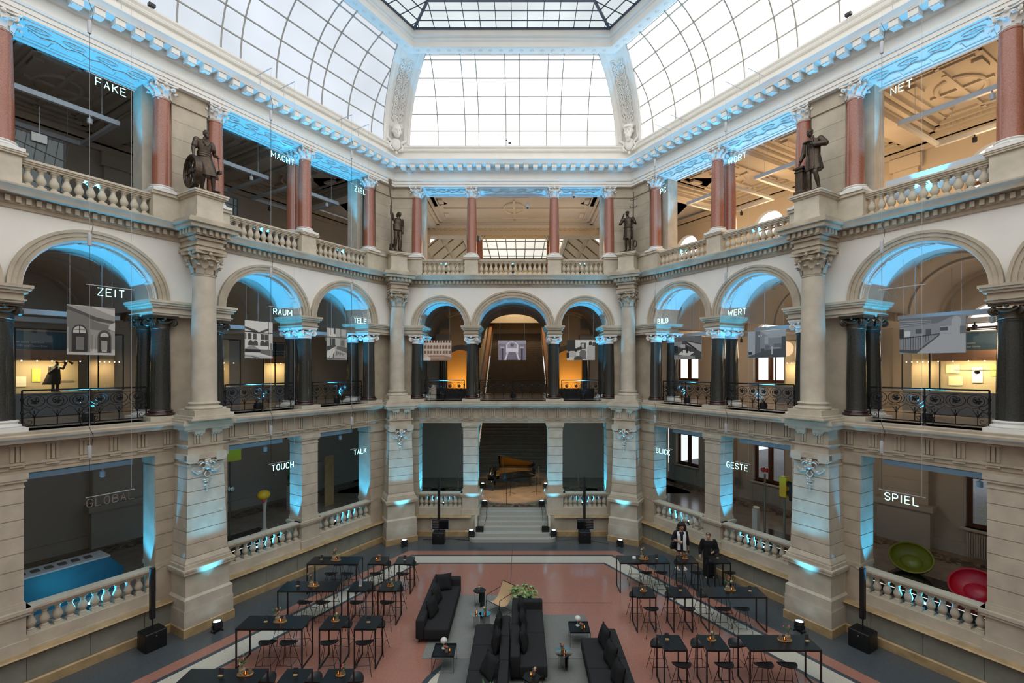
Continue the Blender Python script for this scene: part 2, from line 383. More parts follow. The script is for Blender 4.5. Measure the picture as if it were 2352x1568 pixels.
    k.span(lo * u, .6 * u, 1.5, 6.75, 9.55, 9.7)
    wobj('ceiling_middle_gallery_' + w, k, GALWALL, w, recalc=False)

# outer walls of the galleries, with daylight windows on the right
RWIN = [-2.6, 2.35, 10.5]
def holed_wall(mb, u, s0, s1, z0, z1, y, holes):
    """Flat wall with rectangular or round-headed holes [(s, half width, z0, z1, round)]."""
    ss = sorted({s0, s1} | {h[0] - h[1] for h in holes} | {h[0] + h[1] for h in holes})
    for a, b in zip(ss, ss[1:]):
        hs = sorted([h for h in holes if abs((a + b) / 2 - h[0]) < h[1]], key=lambda h: h[2]); z = z0
        for h in hs:
            mb.add([(a * u, y, z), (b * u, y, z), (b * u, y, h[2]), (a * u, y, h[2])], [(0, 1, 2, 3)]); z = h[3]
            if h[4]:
                pts = arc(h[0], h[3], h[1], h[1], PI, 0, 16); top = h[3] + h[1] + .05
                for p, q in zip(pts, pts[1:]): mb.add([(p[0] * u, y, p[2]), (q[0] * u, y, q[2]), (q[0] * u, y, top), (p[0] * u, y, top)], [(0, 1, 2, 3)])
                z = top
        mb.add([(a * u, y, z), (b * u, y, z), (b * u, y, z1), (a * u, y, z1)], [(0, 1, 2, 3)])
for w in ('left', 'right'):
    u = usign(w); mb = MB(); YB = 6.8
    holes = []
    if w == 'right':
        for s in RWIN: holes += [(s, .82, 2.05, 4.35, False), (s, .8, 7.0, 9.2, True), (s, .8, 12.8, 14.7, True)]
    holed_wall(mb, u, -3.95, SEND, 1.05, 16.4, YB, holes)
    for h in holes:                                                   # reveals
        sc, hw, a, b, rd = h
        mb.span((sc - hw - .02) * u, (sc - hw) * u, YB, YB + .35, a, b); mb.span((sc + hw) * u, (sc + hw + .02) * u, YB, YB + .35, a, b)
        mb.span((sc - hw) * u, (sc + hw) * u, YB, YB + .35, a - .02, a)
        if not rd: mb.span((sc - hw) * u, (sc + hw) * u, YB, YB + .35, b, b + .02)
        else: mb.sheet([[(p[0] * u, yy, p[2]) for p in arc(sc, b, hw, hw, PI, 0, 16)] for yy in (YB, YB + .35)])
    for s in (-.1, 4.9, 8.0, 13.2):                                   # wide pilasters between the windows, plinth and string course
        courses(mb, (s - .75) * u, (s + .75) * u, YB - .28, YB, 2.6, 5.2, 6); mb.span((s - .85) * u, (s + .85) * u, YB - .42, YB, 1.05, 2.4); mb.span((s - .95) * u, (s + .95) * u, YB - .5, YB, 2.4, 2.62)
        mb.span((s - .4) * u, (s + .4) * u, YB - .15, YB, 6.2, 9.5); mb.span((s - .5) * u, (s + .5) * u, YB - .2, YB, 9.3, 9.6)
        mb.span((s - .4) * u, (s + .4) * u, YB - .15, YB, 12.0, 16.3); mb.span((s - .5) * u, (s + .5) * u, YB - .25, YB, 15.4, 15.9)
    mb.span(-3.9 * u, SEND * u, YB - .12, YB, 1.05, 1.5); mb.span(-3.9 * u, SEND * u, YB - .16, YB, 15.95, 16.3); mb.span(-3.9 * u, SEND * u, YB - .3, YB, 16.15, 16.4)
    mb.span(-3.9 * u, SEND * u, YB - .14, YB, 9.3, 9.5)
    wobj('wall_gallery_' + w, mb, GALWALL, w, recalc=False)
# coffered ceilings of the upper galleries
for w in ('left', 'right', 'far'):
    u = usign(w); k = MB(); e1 = SEND if w != 'far' else FARW + 3.9; zc = 16.55
    k.add([(-3.9 * u, 0, zc), (e1 * u, 0, zc), (e1 * u, 6.9, zc), (-3.9 * u, 6.9, zc)], [(0, 1, 2, 3)])
    beams = ([0.0, 4.42, 8.43, 12.44, 16.46] if w != 'far' else [.4, FARW - .4])
    for s in beams: k.span((s - .32) * u, (s + .32) * u, 1.3, 6.8, 16.15, zc); k.span((s - .4) * u, (s + .4) * u, 1.3, 6.8, 16.3, 16.42)
    for a, b in zip(beams, beams[1:]):
        for d, z0, t in ((.42, 16.36, .16), (.66, 16.44, .12), (1.0, 16.48, .07)):     # stepped frames of each coffer
            x0, x1, y0, y1 = a + d, b - d, 1.35 + d - .3, 6.75 - d + .1
            for p in ((x0, x0 + t, y0, y1), (x1 - t, x1, y0, y1), (x0, x1, y0, y0 + t), (x0, x1, y1 - t, y1)): k.span(p[0] * u, p[1] * u, p[2], p[3], z0, zc)
        nd = max(6, int((b - a - 1.1) / .17))
        for i in range(nd):
            s = a + .58 + (b - a - 1.16) * (i + .5) / nd
            for yy in (1.52, 6.25): k.span((s - .04) * u, (s + .04) * u, yy, yy + .09, 16.38, 16.5)
        m = (a + b) / 2; hw = (b - a) / 2 - 1.25
        for q in ((m - hw, 2.9), (m + hw, 2.9), (m - hw, 5.1), (m + hw, 5.1)): k.span((q[0] - .12) * u, (q[0] + .12) * u, q[1] - .3, q[1] + .3, 16.46, zc)
        k.span((m - hw) * u, (m + hw) * u, 3.95, 4.07, 16.47, zc); k.span((m - .06) * u, (m + .06) * u, 2.7, 5.3, 16.46, zc)
        k.tube([(m * u + .55 * math.cos(2 * PI * j / 24), 4.0 + .85 * math.sin(2 * PI * j / 24), 16.52) for j in range(24)], .06, 6, closed=True)
        for yy in (2.3, 5.7): k.span((m - .8) * u, (m + .8) * u, yy - .05, yy + .05, 16.47, zc); k.span((m - .05) * u, (m + .05) * u, yy - .35, yy + .35, 16.48, zc)
    k.span(-3.9 * u, e1 * u, 6.45, 6.8, 16.15, 16.4)
    wobj('ceiling_upper_gallery_' + w, k, GALWALL if w != 'far' else PLASTER, w, recalc=False)

# rooms behind the far wall
k = MB(); x0, x1 = CL.x - 3.9, CR.x + 3.9; xm = (CL.x + CR.x) / 2
for xa, xb, za, zb in ((x0, xm - 2.3, 1.05, 11.5), (xm + 2.3, x1, 1.05, 11.5), (xm - 2.3, xm + 2.3, 12.0, 12.02)):
    k.add([(xa, 28.6, za), (xb, 28.6, za), (xb, 28.6, zb), (xa, 28.6, zb)], [(0, 1, 2, 3)])
pts = arc(xm, 9.55, 2.3, 1.6, PI, 0, 24)
for p, q in zip(pts, pts[1:]): k.add([(p[0], 28.6, p[2]), (q[0], 28.6, q[2]), (q[0], 28.6, 11.5), (p[0], 28.6, 11.5)], [(0, 1, 2, 3)])
k.sheet([[(p[0], yy, p[2]) for p in pts] for yy in (28.6, 29.6)])
struct('wall_stair_hall_front', k, GALWALL, recalc=False)
STAIRW = mat('stair_hall_plaster', (0.66, 0.55, 0.38), 0.8, scale=1, var=.06)
k = MB(); W2 = 2.75
for sx in (-1, 1):                                                    # the grand stair's side walls and end wall
    k.add([(xm + sx * W2, 28.6, 0), (xm + sx * W2, 47, 0), (xm + sx * W2, 47, 18), (xm + sx * W2, 28.6, 18)], [(0, 1, 2, 3)])
k.add([(xm - W2, 46.5, 9), (xm + W2, 46.5, 9), (xm + W2, 46.5, 18), (xm - W2, 46.5, 18)], [(0, 1, 2, 3)])
k.add([(xm - W2, 28.7, 14.5), (xm + W2, 28.7, 14.5), (xm + W2, 47, 18), (xm - W2, 47, 18)], [(0, 1, 2, 3)])
for a, b, z0, z1 in ((-2.2, 2.2, 14.35, 14.55), (-1.85, 1.85, 12.0, 12.1), (-1.85, 1.85, 13.75, 13.85), (-2.6, 2.6, 11.6, 11.75)): k.span(xm + a, xm + b, 46.38, 46.5, z0, z1)
for a in (-1.85, 1.75): k.span(xm + a, xm + a + .1, 46.38, 46.5, 12.0, 13.85)
k.ball((xm, 46.4, 14.15), (.16, .08, .16))
struct('wall_stair_hall', k, STAIRW, recalc=False)
k = MB(); N = 56
for i in range(N):
    y = 27.9 + i * .33; z = 1.05 + i * .181; k.span(xm - 2.35, xm + 2.35, y, y + .36, z - .1, z + .181)
    k.span(xm - 2.35, xm + 2.35, y - .03, y + .02, z + .15, z + .185)
STAIRM = mat('grand_stair_stone', (0.24, 0.19, 0.14), 0.5, scale=3, var=.2)
struct('floor_grand_stair', k, STAIRM)
k = MB()
for sx in (-1, 1):
    for dx, t in ((2.45, .16), ):
        a = (xm + sx * dx, 30.5, 3.4); b = (xm + sx * dx, 46.3, 12.05)
        k.poly([(a[0] - .12, a[1], a[2]), (a[0] - .12, b[1], b[2]), (a[0] - .12, b[1], b[2] + .95), (a[0] - .12, a[1], a[2] + .95)], (.24, 0, 0))
        k.span(a[0] - .2, a[0] + .2, 46.0, 46.4, 12, 13.9); k.span(a[0] - .26, a[0] + .26, 45.9, 46.45, 13.7, 14.0)
struct('trim_stair_parapets', k, mat('red_stone_parapet', (0.36, 0.17, 0.08), 0.5, scale=4, var=.2))
# upper room beyond: second ceiling and its skylight
k = MB()
k.add([(x0, 28.6, 16.3), (x1, 28.6, 16.3), (x1, 28.6, 17), (x0, 28.6, 17)], [(0, 1, 2, 3)])
k.span(x0, x1, 28.2, 29.0, 15.75, 16.5)
for i in range(40): k.span(xm - 6 + i * .3, xm - 6 + i * .3 + .12, 28.12, 28.22, 16.05, 16.18)
for sx in (-1, 1):                                                    # coffered coves either side of the skylight
    k.add([(xm + sx * 6.2, 29, 12), (xm + sx * 6.2, 44, 12), (xm + sx * 5.6, 44, 15.2), (xm + sx * 5.6, 29, 15.2)], [(0, 1, 2, 3)])
    k.add([(xm + sx * 5.6, 29, 15.2), (xm + sx * 5.6, 44, 15.2), (xm + sx * 3.6, 44, 16.9), (xm + sx * 3.6, 29, 16.9)], [(0, 1, 2, 3)])
    for j in range(7):
        for t0, t1 in ((.05, .45), (.55, .95)):
            for yy in (29.3 + j * 2.0,):
                p = lambda t: (xm + sx * (5.6 - 2 * t), 15.2 + 1.7 * t)
                a, b = p(t0), p(t1); k.poly([(a[0], yy, a[1] - .06), (b[0], yy, b[1] - .06), (b[0], yy + 1.4, b[1] - .06), (a[0], yy + 1.4, a[1] - .06)], (0, 0, -.05))
    k.span(xm + sx * 3.5 - .12, xm + sx * 3.5 + .12, 29, 44, 16.6, 17.0)
    k.span(xm + sx * 5.5 - .25, xm + sx * 5.5 + .25, 27.9, 28.5, 12, 16); k.span(xm + sx * 5.5 - .33, xm + sx * 5.5 + .33, 27.8, 28.6, 15.3, 15.75)
k.span(xm - 6, xm + 6, 43.6, 44, 12, 16.2); k.span(xm - 3.6, xm + 3.6, 40.2, 43.7, 16.2, 17)
for i in range(30): k.span(xm - 4.4 + i * .3, xm - 4.4 + i * .3 + .15, 43.45, 43.6, 15.5, 15.7)
k.span(xm - 5, xm + 5, 43.3, 43.6, 15.7, 15.85); k.span(xm - 5, xm + 5, 43.3, 43.6, 14.9, 15.0)
struct('ceiling_upper_room', k, mat('upper_room_plaster', (0.62, 0.54, 0.42), .8), recalc=False)
win = MB(); win.add([(xm - 3.5, 29.2, 16.9), (xm + 3.5, 29.2, 16.9), (xm + 3.5, 40.2, 16.9), (xm - 3.5, 40.2, 16.9)], [(0, 1, 2, 3)])
wo = struct('window_1', win, skyglass('upper_room_skylight', (1.0, 0.96, 0.84), 1.0), recalc=False)
k = MB()
for i in range(11): k.span(xm - 3.5 + i * .7 - .03, xm - 3.5 + i * .7 + .03, 29.2, 40.2, 16.84, 16.9)
for i in range(6): k.span(xm - 3.5, xm + 3.5, 29.2 + i * 2.2 - .03, 29.2 + i * 2.2 + .03, 16.84, 16.9)
k.obj('glazing_bars', DKBAR, wo)
k = MB()                                                              # warm niches beside the stair, middle floor
# ------------------------------------------------------------------ continuous mouldings
PROF_LEDGE = [(-.3, .87), (.27, .87), (.30, .90), (.27, .93), (-.3, .93)]
PROF_BASE = [(0, 0), (.2, 0), (.2, .22), (.17, .25), (0, .25)]
PROF_ARCHI = [(-.75, 5.2), (.02, 5.2), (.02, 5.30), (.04, 5.30), (.04, 5.40), (.08, 5.41), (.08, 5.46), (.0, 5.47), (.0, 5.88), (.10, 5.92), (.30, 5.95), (.32, 6.03), (.37, 6.06), (.37, 6.12), (.33, 6.15), (.33, 6.2), (-.75, 6.2)]
PROF_CORN1 = [(-.2, 11.5), (.04, 11.5), (.06, 11.58), (.10, 11.6), (.10, 11.76), (.16, 11.78), (.34, 11.80), (.36, 11.90), (.42, 11.96), (.42, 12.0), (.30, 12.03), (-.2, 12.03)]
PROF_ENT = [(-1.32, 16.15), (.02, 16.15), (.02, 16.25), (.045, 16.25), (.045, 16.36), (.08, 16.38), (.10, 16.44), (.02, 16.46), (.02, 16.78), (.10, 16.82), (.12, 16.98), (.50, 17.0), (.53, 17.08), (.62, 17.16), (.62, 17.2), (.2, 17.26), (-.3, 17.26), (-.3, 16.5), (-1.32, 16.5)]
PROF_SILL = [(-.1, 17.74), (.10, 17.76), (.13, 17.82), (.10, 17.86), (.16, 17.92), (.16, 17.97), (.02, 18.02), (-.3, 18.02)]
n = 0
for w in ('left', 'right', 'far'):
    for nm, pr, m in (('architrave', PROF_ARCHI, STONE), ('gallery_cornice', PROF_CORN1, STONE), ('main_entablature', PROF_ENT, STUCCO), ('cove_sill', PROF_SILL, STUCCO)):
        k = MB(); wall_sweep(k, w, pr); u = usign(w); end = FARW if w == 'far' else 16.5
        if nm == 'architrave':                                        # triglyphs with little pegs
            s = .95
            while s < end - .6:
                for j in range(3): k.span((s + j * .085) * u, (s + j * .085 + .06) * u, -.045, 0, 5.48, 5.86)
                k.span((s - .02) * u, (s + .27) * u, -.10, 0, 5.86, 5.91); k.span((s) * u, (s + .25) * u, -.085, -.04, 5.36, 5.40)
                s += .62 if w != 'far' else .5
        if nm == 'gallery_cornice':
            s = .12
            while s < end - .1: k.span(s * u, (s + .09) * u, -.19, -.05, 11.62, 11.755); s += .175
        if nm == 'main_entablature':                                  # modillions
            s = .4
            while s < end - .3: k.span(s * u, (s + .22) * u, -.47, -.05, 16.84, 16.995); k.span((s + .01) * u, (s + .21) * u, -.44, -.3, 16.81, 16.85); s += .43
            runs = [(1.6, 4.1), (4.75, 7.4), (9.4, 12.1)] if w != 'far' else [(1.4, 3.3), (3.9, 7.1), (7.7, 9.6)]
            for a, b in runs:                                         # carved soffit between the columns
                k.span(a * u, b * u, .08, .12, 16.12, 16.15); k.span(a * u, b * u, 1.1, 1.16, 16.11, 16.15); k.span((a + .2) * u, (b - .2) * u, .95, 1.03, 16.12, 16.15)
                for e in (a, b): k.span((e - .02) * u, (e + .02) * u, .08, 1.16, 16.12, 16.15)
                m_ = int((b - a) * 18); k.tube([((a + .2 + (b - a - .4) * i / m_) * u, .6 + .06 * math.sin(i * .62), 16.12) for i in range(m_ + 1)], .028, 5)
                for i in range(4):
                    c = a + (b - a) * (i + .5) / 4; k.tube([((c + .22 * math.cos(2 * PI * j / 14)) * u, .36 + .10 * math.sin(2 * PI * j / 14), 16.13) for j in range(14)], .02, 5, closed=True)
                    k.ball((c * u, .36, 16.13), (.08, .05, .03), 8, 4)
                    if i: k.span((a + (b - a) * i / 4 - .015) * u, (a + (b - a) * i / 4 + .015) * u, .68, .95, 16.12, 16.15)
        wobj('trim_%s_%s' % (nm, w), k, m, w)
    k = MB(); u = usign(w)                                            # marble dado and ochre skirting of the hall
    for s0, s1 in ([(None, None)] if w != 'far' else [(None, 3.6), (7.4, None)]):
        for pr, m in ((PROF_LEDGE, 0), (PROF_BASE, 0)):
            k.cur = m; A = []; B = []
            for nn, z in pr:
                a = .577 * nn if s0 is None else s0; b = (FARW - .577 * nn if w == 'far' else SEND) if s1 is None else s1
                A.append((a * u, -nn, z)); B.append((b * u, -nn, z))
            k.loft([A, B])
    wobj('baseboard_' + w, k, OCHRE, w)
    k = MB(); s = .3; end = FARW if w == 'far' else 16.5
    while s < end:
        e = s + 1.17
        if not (w == 'far'): k.span(s * u, min(e, end) * u, -.13, -.1, .26, .80)
        s += 1.18
    if w != 'far': wobj('trim_dado_' + w, k, PANEL, w)
ent = MB(); ent.span(-20, 20, -.6, -.47, -.1, 22); struct('wall_near', ent, PLASTER)  # unseen plain wall, added to bounce light and close the hall
nr = MB()
for x0_, x1_ in ((-40, -18.6), (17.9, 40)): nr.span(x0_, x1_, -.6, -.47, -.1, 22)
struct('wall_near_galleries', nr, GALWALL)  # unseen end walls, added to stop sky light leaking in

# ------------------------------------------------------------------ coved skylight and laylight
CR_, CPH = 3.16, math.radians(69.1)
def cove(t): a = CPH * t; return CR_ * (1 - math.cos(a)), 18.0 + CR_ * math.sin(a)
GL = {'far': skyglass('cove_glass_far', (1.0, 1.0, 1.0), 2.2), 'right': skyglass('cove_glass_right', (1.0, 0.97, 0.91), 2.6), 'left': skyglass('cove_glass_left', (0.84, 0.91, 1.0), .95)}
ROWS = [0, .18, .36, .545, .735, .93]
wn = 2
for w in ('far', 'left', 'right'):
    u = usign(w); g = MB(); K = 16; rows = []
    for i in range(K + 1):
        nn, z = cove(i / K); a = .577 * nn + .68; b = FARW - .577 * nn - .68 if w == 'far' else SEND
        rows.append([((a + (b - a) * j / 8) * u, -nn, z) for j in range(9)])
    g.sheet(rows); wo = wobj('window_%d' % wn, g, GL[w], w, recalc=False); wn += 1
    bars = MB()
    if w == 'far': SS = [2.04, 3.30, 3.93, 5.18, 5.80, 7.04, 7.69, 8.94]
    else:
        SS = []; s = 1.4; d = [1.25, 1.25, .62]; i = 0
        while s < SEND: SS.append(s); s += d[i % 3] if i else 1.25; i += 1
    for s in SS:
        pts = []
        for i in range(K + 1):
            nn, z = cove(i / K); lo = .577 * nn + .68; hi = FARW - lo if w == 'far' else 99
            if lo <= s <= hi: pts.append((s * u, -nn - .02, z))
        if len(pts) > 1: bars.tube(pts, .028, 4)
    for t in ROWS:
        nn, z = cove(t); a = .577 * nn + .68; b = FARW - a if w == 'far' else SEND
        bars.tube([(a * u, -nn - .02, z), (b * u, -nn - .02, z)], .028 if t else .05, 4)
    for e in (0, 1):
        if e and w != 'far': continue
        pts = []
        for i in range(K + 1):
            nn, z = cove(i / K); a = .577 * nn + .68; pts.append(((FARW - a if e else a) * u, -nn - .02, z))
        bars.tube(pts, .05, 4)
    bars.obj('glazing_bars', GLAZEBAR, wo)
# plaster ribs in the two corners, with scrolled relief
def rib_pt(side, d, i, lift=0.0):
    """Point on the rib: d metres from the mitre along either wall (negative: side wall), i along the cove."""
    nn, z = cove(i); nn += lift
    w = 'far' if d >= 0 else side
    if side == 'left': return P('far', .577 * nn + d, -nn, z) if d >= 0 else P('left', .577 * nn - d, -nn, z)
    return P('far', FARW - .577 * nn - d, -nn, z) if d >= 0 else P('right', .577 * nn - d, -nn, z)
for side in ('left', 'right'):
    k = MB(); K = 16; ds = [(-.70, .0), (-.70, .10), (-.58, .14), (-.52, .08), (-.45, .08), (-.40, .12), (-.34, .05), (0, .09), (.34, .05), (.40, .12), (.45, .08), (.52, .08), (.58, .14), (.70, .10), (.70, .0)]
    k.sheet([[tuple(rib_pt(side, d, i / K, l)) for d, l in ds] for i in range(K + 1)])
    rb = struct('trim_cove_rib_' + side, k, STUCCO, recalc=False)
    o = MB()
    for c in range(6):                                                # pairs of scrolls climbing the rib
        t0 = .30 + c * .105
        for sg in (-1, 1):
            for fl_ in (0, 1):
                pts = []
                for j in range(22):
                    a = j / 21 * 3.4 * PI; r = .13 * (1 - j / 26)
                    pts.append(tuple(rib_pt(side, sg * (.16 + r * math.cos(a) * (1 if fl_ else .8)), t0 + (.045 if fl_ else 0) + r * math.sin(a) / 3.9 * (1 if fl_ else -1), .10)))
                o.tube(pts, .030, 5)
        o.ball(tuple(rib_pt(side, .0, t0 + .02, .12)), (.05, .05, .07), 8, 5)
    o.obj('scroll_relief', STUCCO, rb)
# ring beam
rp = [(2.0, 20.9), (2.02, 20.95), (2.08, 20.93), (2.42, 20.93), (2.46, 20.95), (2.47, 21.15), (2.52, 21.2), (2.5, 21.28), (2.58, 21.34), (2.60, 21.55), (1.9, 21.75), (1.9, 21.0)]
for w in ('left', 'right', 'far'):
    k = MB(); wall_sweep(k, w, rp); u = usign(w)
    s = 1.6; end = FARW - 1.4 if w == 'far' else 20
    while s < end:
        for j in range(5): a = 2 * PI * j / 5 + .3; k.ball(((s + .055 * math.cos(a)) * u, -2.25 + .055 * math.sin(a), 20.925), (.04, .04, .018), 6, 4)
        k.ball((s * u, -2.25, 20.92), (.03, .03, .02), 6, 4); s += .43
    wobj('ceiling_ring_' + w, k, STUCCO, w)
g = MB(); ring_strip(g, 2.55, 4.1, 21.62)
wo = struct('window_%d' % wn, g, skyglass('laylight_border_glass', (0.88, 0.97, 1.0), .92), recalc=False); wn += 1
g = MB(); g.add([tuple(p) for p in ring_pts(4.1, 21.63)], [(0, 1, 2, 3)])
struct('window_%d' % wn, g, skyglass('laylight_glass_boosted', (0.96, 0.98, 1.0), 2.6), recalc=False); wn += 1  # unseen inner panes, set brighter than the border to light the hall
g = MB(); g.add([(-13, .9, 18.0), (12, .9, 18.0), (10.5, 2.0, 20.8), (-11.5, 2.0, 20.8)], [(0, 1, 2, 3)])
struct('window_%d' % wn, g, skyglass('cove_glass_near_fill', (1.0, .98, .94), 2.6), recalc=False); wn += 1  # unseen near skylight pane, added to brighten the hall
k = MB()
def rp_(n, z=21.58): return [Vector(p) for p in ring_pts(n, z)]
for nn, r in ((2.62, .05), (3.07, .022), (3.58, .022), (4.1, .065), (4.7, .022), (5.3, .022)):
    q = rp_(nn)
    for i in range(3): k.tube([tuple(q[i]), tuple(q[i + 1])], r, 4)
for i in (1, 2): k.tube([tuple(rp_(2.6)[i]), tuple(rp_(4.15)[i])], .06, 4)
for w in ('left', 'right', 'far'):
    s = (FARW / 2) % .63
    while s < (FARW if w == 'far' else 20):
        lim = min(s, FARW - s) / .577 if w == 'far' else s / .577
        if lim > 2.6: k.tube([tuple(P(w, s, -2.6, 21.585)), tuple(P(w, s, -min(5.5, lim), 21.585))], .02, 4)
        s += .63
k.obj('glazing_bars', DKBAR, wo)
k = MB(); k.span(-40, 40, -.6, 50, 21.9, 22.0); struct('ceiling_sky_block', k, PLASTER)  # unseen opaque cover, added to keep sky light out
k = MB()                                                              # unseen wall behind the cove, closes the roof space against sky light
ring_strip(k, -7.0, -7.0, 16.4, 21.95); struct('wall_roof_space', k, PLASTER, recalc=False)
# ------------------------------------------------------------------ columns, piers, balustrades, railings
def spiral(c, r, turns, ax='xz', n=26, sgn=1, y=0.0, a0=0.0, shrink=.85):
    out = []
    for j in range(n):
        a = a0 + sgn * j / (n - 1) * turns * 2 * PI; q = r * (1 - shrink * j / (n - 1)); out.append((c[0] + q * math.cos(a), y, c[1] + q * math.sin(a)))
    return out
def ionic_cap(r, h):
    k = MB(); k.lathe([(r, 0), (r * 1.08, .02), (r * 1.02, .05), (r * 1.15, h * .5), (r * 1.25, h * .62)], seg=20)
    for sx in (-1, 1):
        for sy in (-1, 1):                                            # corner volutes
            c = (sx * r * 1.22, sy * r * 1.22)
            d = Vector((sx, sy, 0)).normalized(); e = Vector((-d.y, d.x, 0))
            for off in (-.025, .025):
                pts = []
                for j in range(22):
                    a = PI / 2 - j / 21 * 3.6 * PI; q = r * .42 * (1 - .8 * j / 21)
                    p = Vector((c[0], c[1], h * .48)) - d * r * .30 + d * (q * math.cos(a)) * 1 + Vector((0, 0, q * math.sin(a))) + e * off; pts.append(tuple(p))
                k.tube(pts, .028, 5)
            p = Vector((c[0], c[1], h * .48)) - d * r * .3; k.ball(tuple(p), .045, 8, 5)
    for a in range(4):                                                # hanging swags and a flower on each face
        ca, sa = math.cos(a * PI / 2), math.sin(a * PI / 2)
        k.ball((ca * r * 1.3, sa * r * 1.3, h * .78), .05, 8, 5)
        k.tube([(ca * r * 1.2 - sa * t * r, sa * r * 1.2 + ca * t * r, h * (.62 - .16 * (1 - (t / .8) ** 2))) for t in (-.8, -.4, 0, .4, .8)], .03, 5)
    k.box((0, 0, h * .86), (r * 2.75, r * 2.75, h * .12)); k.box((0, 0, h * .96), (r * 2.95, r * 2.95, h * .09)); return k
def corinthian_cap(r, h):
    k = MB(); k.lathe([(r, 0), (r * 1.1, .02), (r * .98, .05), (r * .98, h * .45), (r * 1.2, h * .85)], seg=20)
    for tier, (n, z0, hh, off) in enumerate(((8, .05, h * .38, 0), (8, h * .28, h * .38, .5))):
        for i in range(n):
            a = 2 * PI * (i + off) / n; ca, sa = math.cos(a), math.sin(a); rows = []
            for j, (q, wd) in enumerate(((0, .9), (.35, 1.0), (.7, .9), (.92, .6), (1.0, .25))):
                rr = r * 1.02 + (.02 + .10 * q ** 4 + .03 * q) ; z = z0 + hh * (q if q < .95 else .86); hw = r * .36 * wd
                rr2 = rr + (.05 if q >= .95 else 0)
                rows.append([(rr2 * ca - t * hw * sa, rr2 * sa + t * hw * ca, z - abs(t) * .015) for t in (-1, -.4, 0, .4, 1)])
            k.sheet(rows)
            k.ball(((r * 1.02 + .14) * ca, (r * 1.02 + .14) * sa, z0 + hh * .86), (.045, .045, .04), 6, 4)
    for i in range(4):
        a = PI / 4 + i * PI / 2; d = Vector((math.cos(a), math.sin(a), 0)); pts = []
        for j in range(18):
            b = PI / 2 - j / 17 * 3.2 * PI; q = r * .32 * (1 - .8 * j / 17); p = d * (r * 1.42 + q * math.cos(b)) + Vector((0, 0, h * .74 + q * math.sin(b))); pts.append(tuple(p))
        k.tube(pts, .03, 5); k.ball(tuple(d * (r * 1.42) + Vector((0, 0, h * .74))), .05, 6, 4)
        b = i * PI / 2; k.ball((math.cos(b) * r * 1.28, math.sin(b) * r * 1.28, h * .9), (.06, .06, .06), 8, 5)
    pts = []
    for i in range(4):
        for t in (-1, -.5, 0, .5, 1):
            a = i * PI / 2; rr = r * (1.28 + .22 * t * t); x, y = rr, rr * t if abs(t) == 1 else r * 1.5 * t
            x = r * (1.22 + .28 * t * t); y = r * 1.5 * t
            pts.append((x * math.cos(a) - y * math.sin(a), x * math.sin(a) + y * math.cos(a), h * .88))
    seen = []; [seen.append(p) for p in pts if not any((Vector(p) - Vector(q)).length < .01 for q in seen)]
    k.poly(seen, (0, 0, h * .12)); return k
def shaft(r, h, ent=.86): return MB().lathe([(r * 1.05, 0), (r, .05), (r, h * .33), (r * (1 + ent) / 2, h * .72), (r * ent, h - .05), (r * ent * 1.06, h - .04), (r * ent * 1.06, h)], seg=28)
def attic_base(r, h, pw, ph):
    k = MB(); k.box((0, 0, ph / 2), (pw, pw, ph)); h2 = h - ph
    k.lathe([(r * 1.38, ph), (r * 1.44, ph + h2 * .18), (r * 1.38, ph + h2 * .38), (r * 1.18, ph + h2 * .45), (r * 1.14, ph + h2 * .62), (r * 1.2, ph + h2 * .68), (r * 1.25, ph + h2 * .8), (r * 1.2, ph + h2 * .95), (r * 1.04, ph + h2)], seg=24); return k
# shared meshes
RB, RR = .255, .24
M_bshaft = shaft(RB, 2.40, .88).data('black_shaft', BLKGRAN); M_bbase = attic_base(RB, .16, .2, .02).data('black_base', mat('dark_red_base', (.05, .02, .018), .25))
M_bplinth = MB().box((0, 0, .06), (.82, .82, .12)).data('stone_plinth', STONE2)
M_wbase = attic_base(RB, .28, .78, .10).data('white_base', WHITECAP)
M_icap_w = ionic_cap(RB * .9, .40).data('ionic_white', WHITECAP); M_icap_d = ionic_cap(RB * .9, .40).data('ionic_dark', DARKCAP)
M_rshaft = shaft(RR, 2.60, .84).data('red_shaft', REDGRAN); M_rbase = attic_base(RR, .22, .70, .08).data('red_base', WHITECAP); M_ccap = corinthian_cap(RR * .84, .47).data('corinthian', WHITECAP)
def impost(x0, x1, y0, y1):
    k = MB(); k.span(x0 + .14, x1 - .14, y0 + .14, y1 - .14, 9.25, 9.55); k.span(x0 + .10, x1 - .10, y0 + .1, y1 - .1, 9.33, 9.36)
    k.span(x0 + .08, x1 - .08, y0 + .08, y1 - .08, 9.50, 9.58); k.span(x0 + .03, x1 - .03, y0 + .03, y1 - .03, 9.57, 9.64); k.span(x0, x1, y0, y1, 9.63, 9.70); return k
IMP = impost(-.47, .47, -.17, 1.5).data('impost_block', STONE)
PED = MB(); PED.box((0, 0, .42), (.62, .5, .84)); PED.box((0, 0, .06), (.70, .58, .12)); PED.box((0, -.0, .79), (.74, .62, .06)); PED.box((0, 0, .83), (.80, .66, .05)); PED = PED.data('column_pedestal', STONE2)
def black_column(w, s, y, label, dark=False, imp=True, white=False, grp='black granite columns of the middle gallery'):
    t = thing('black_granite_column', label, 'column', P(w, s, y, 6.2), R(w), grp)
    if white: put('base', M_wbase, t)
    else: put('plinth', M_bplinth, t); put('base', M_bbase, t, (0, 0, .12))
    put('shaft', M_bshaft, t, (0, 0, .27)); put('capital', M_icap_d if dark else M_icap_w, t, (0, 0, 2.67))
    if imp: put('impost_block', IMP, t, (0, -y, -6.2))
    return t
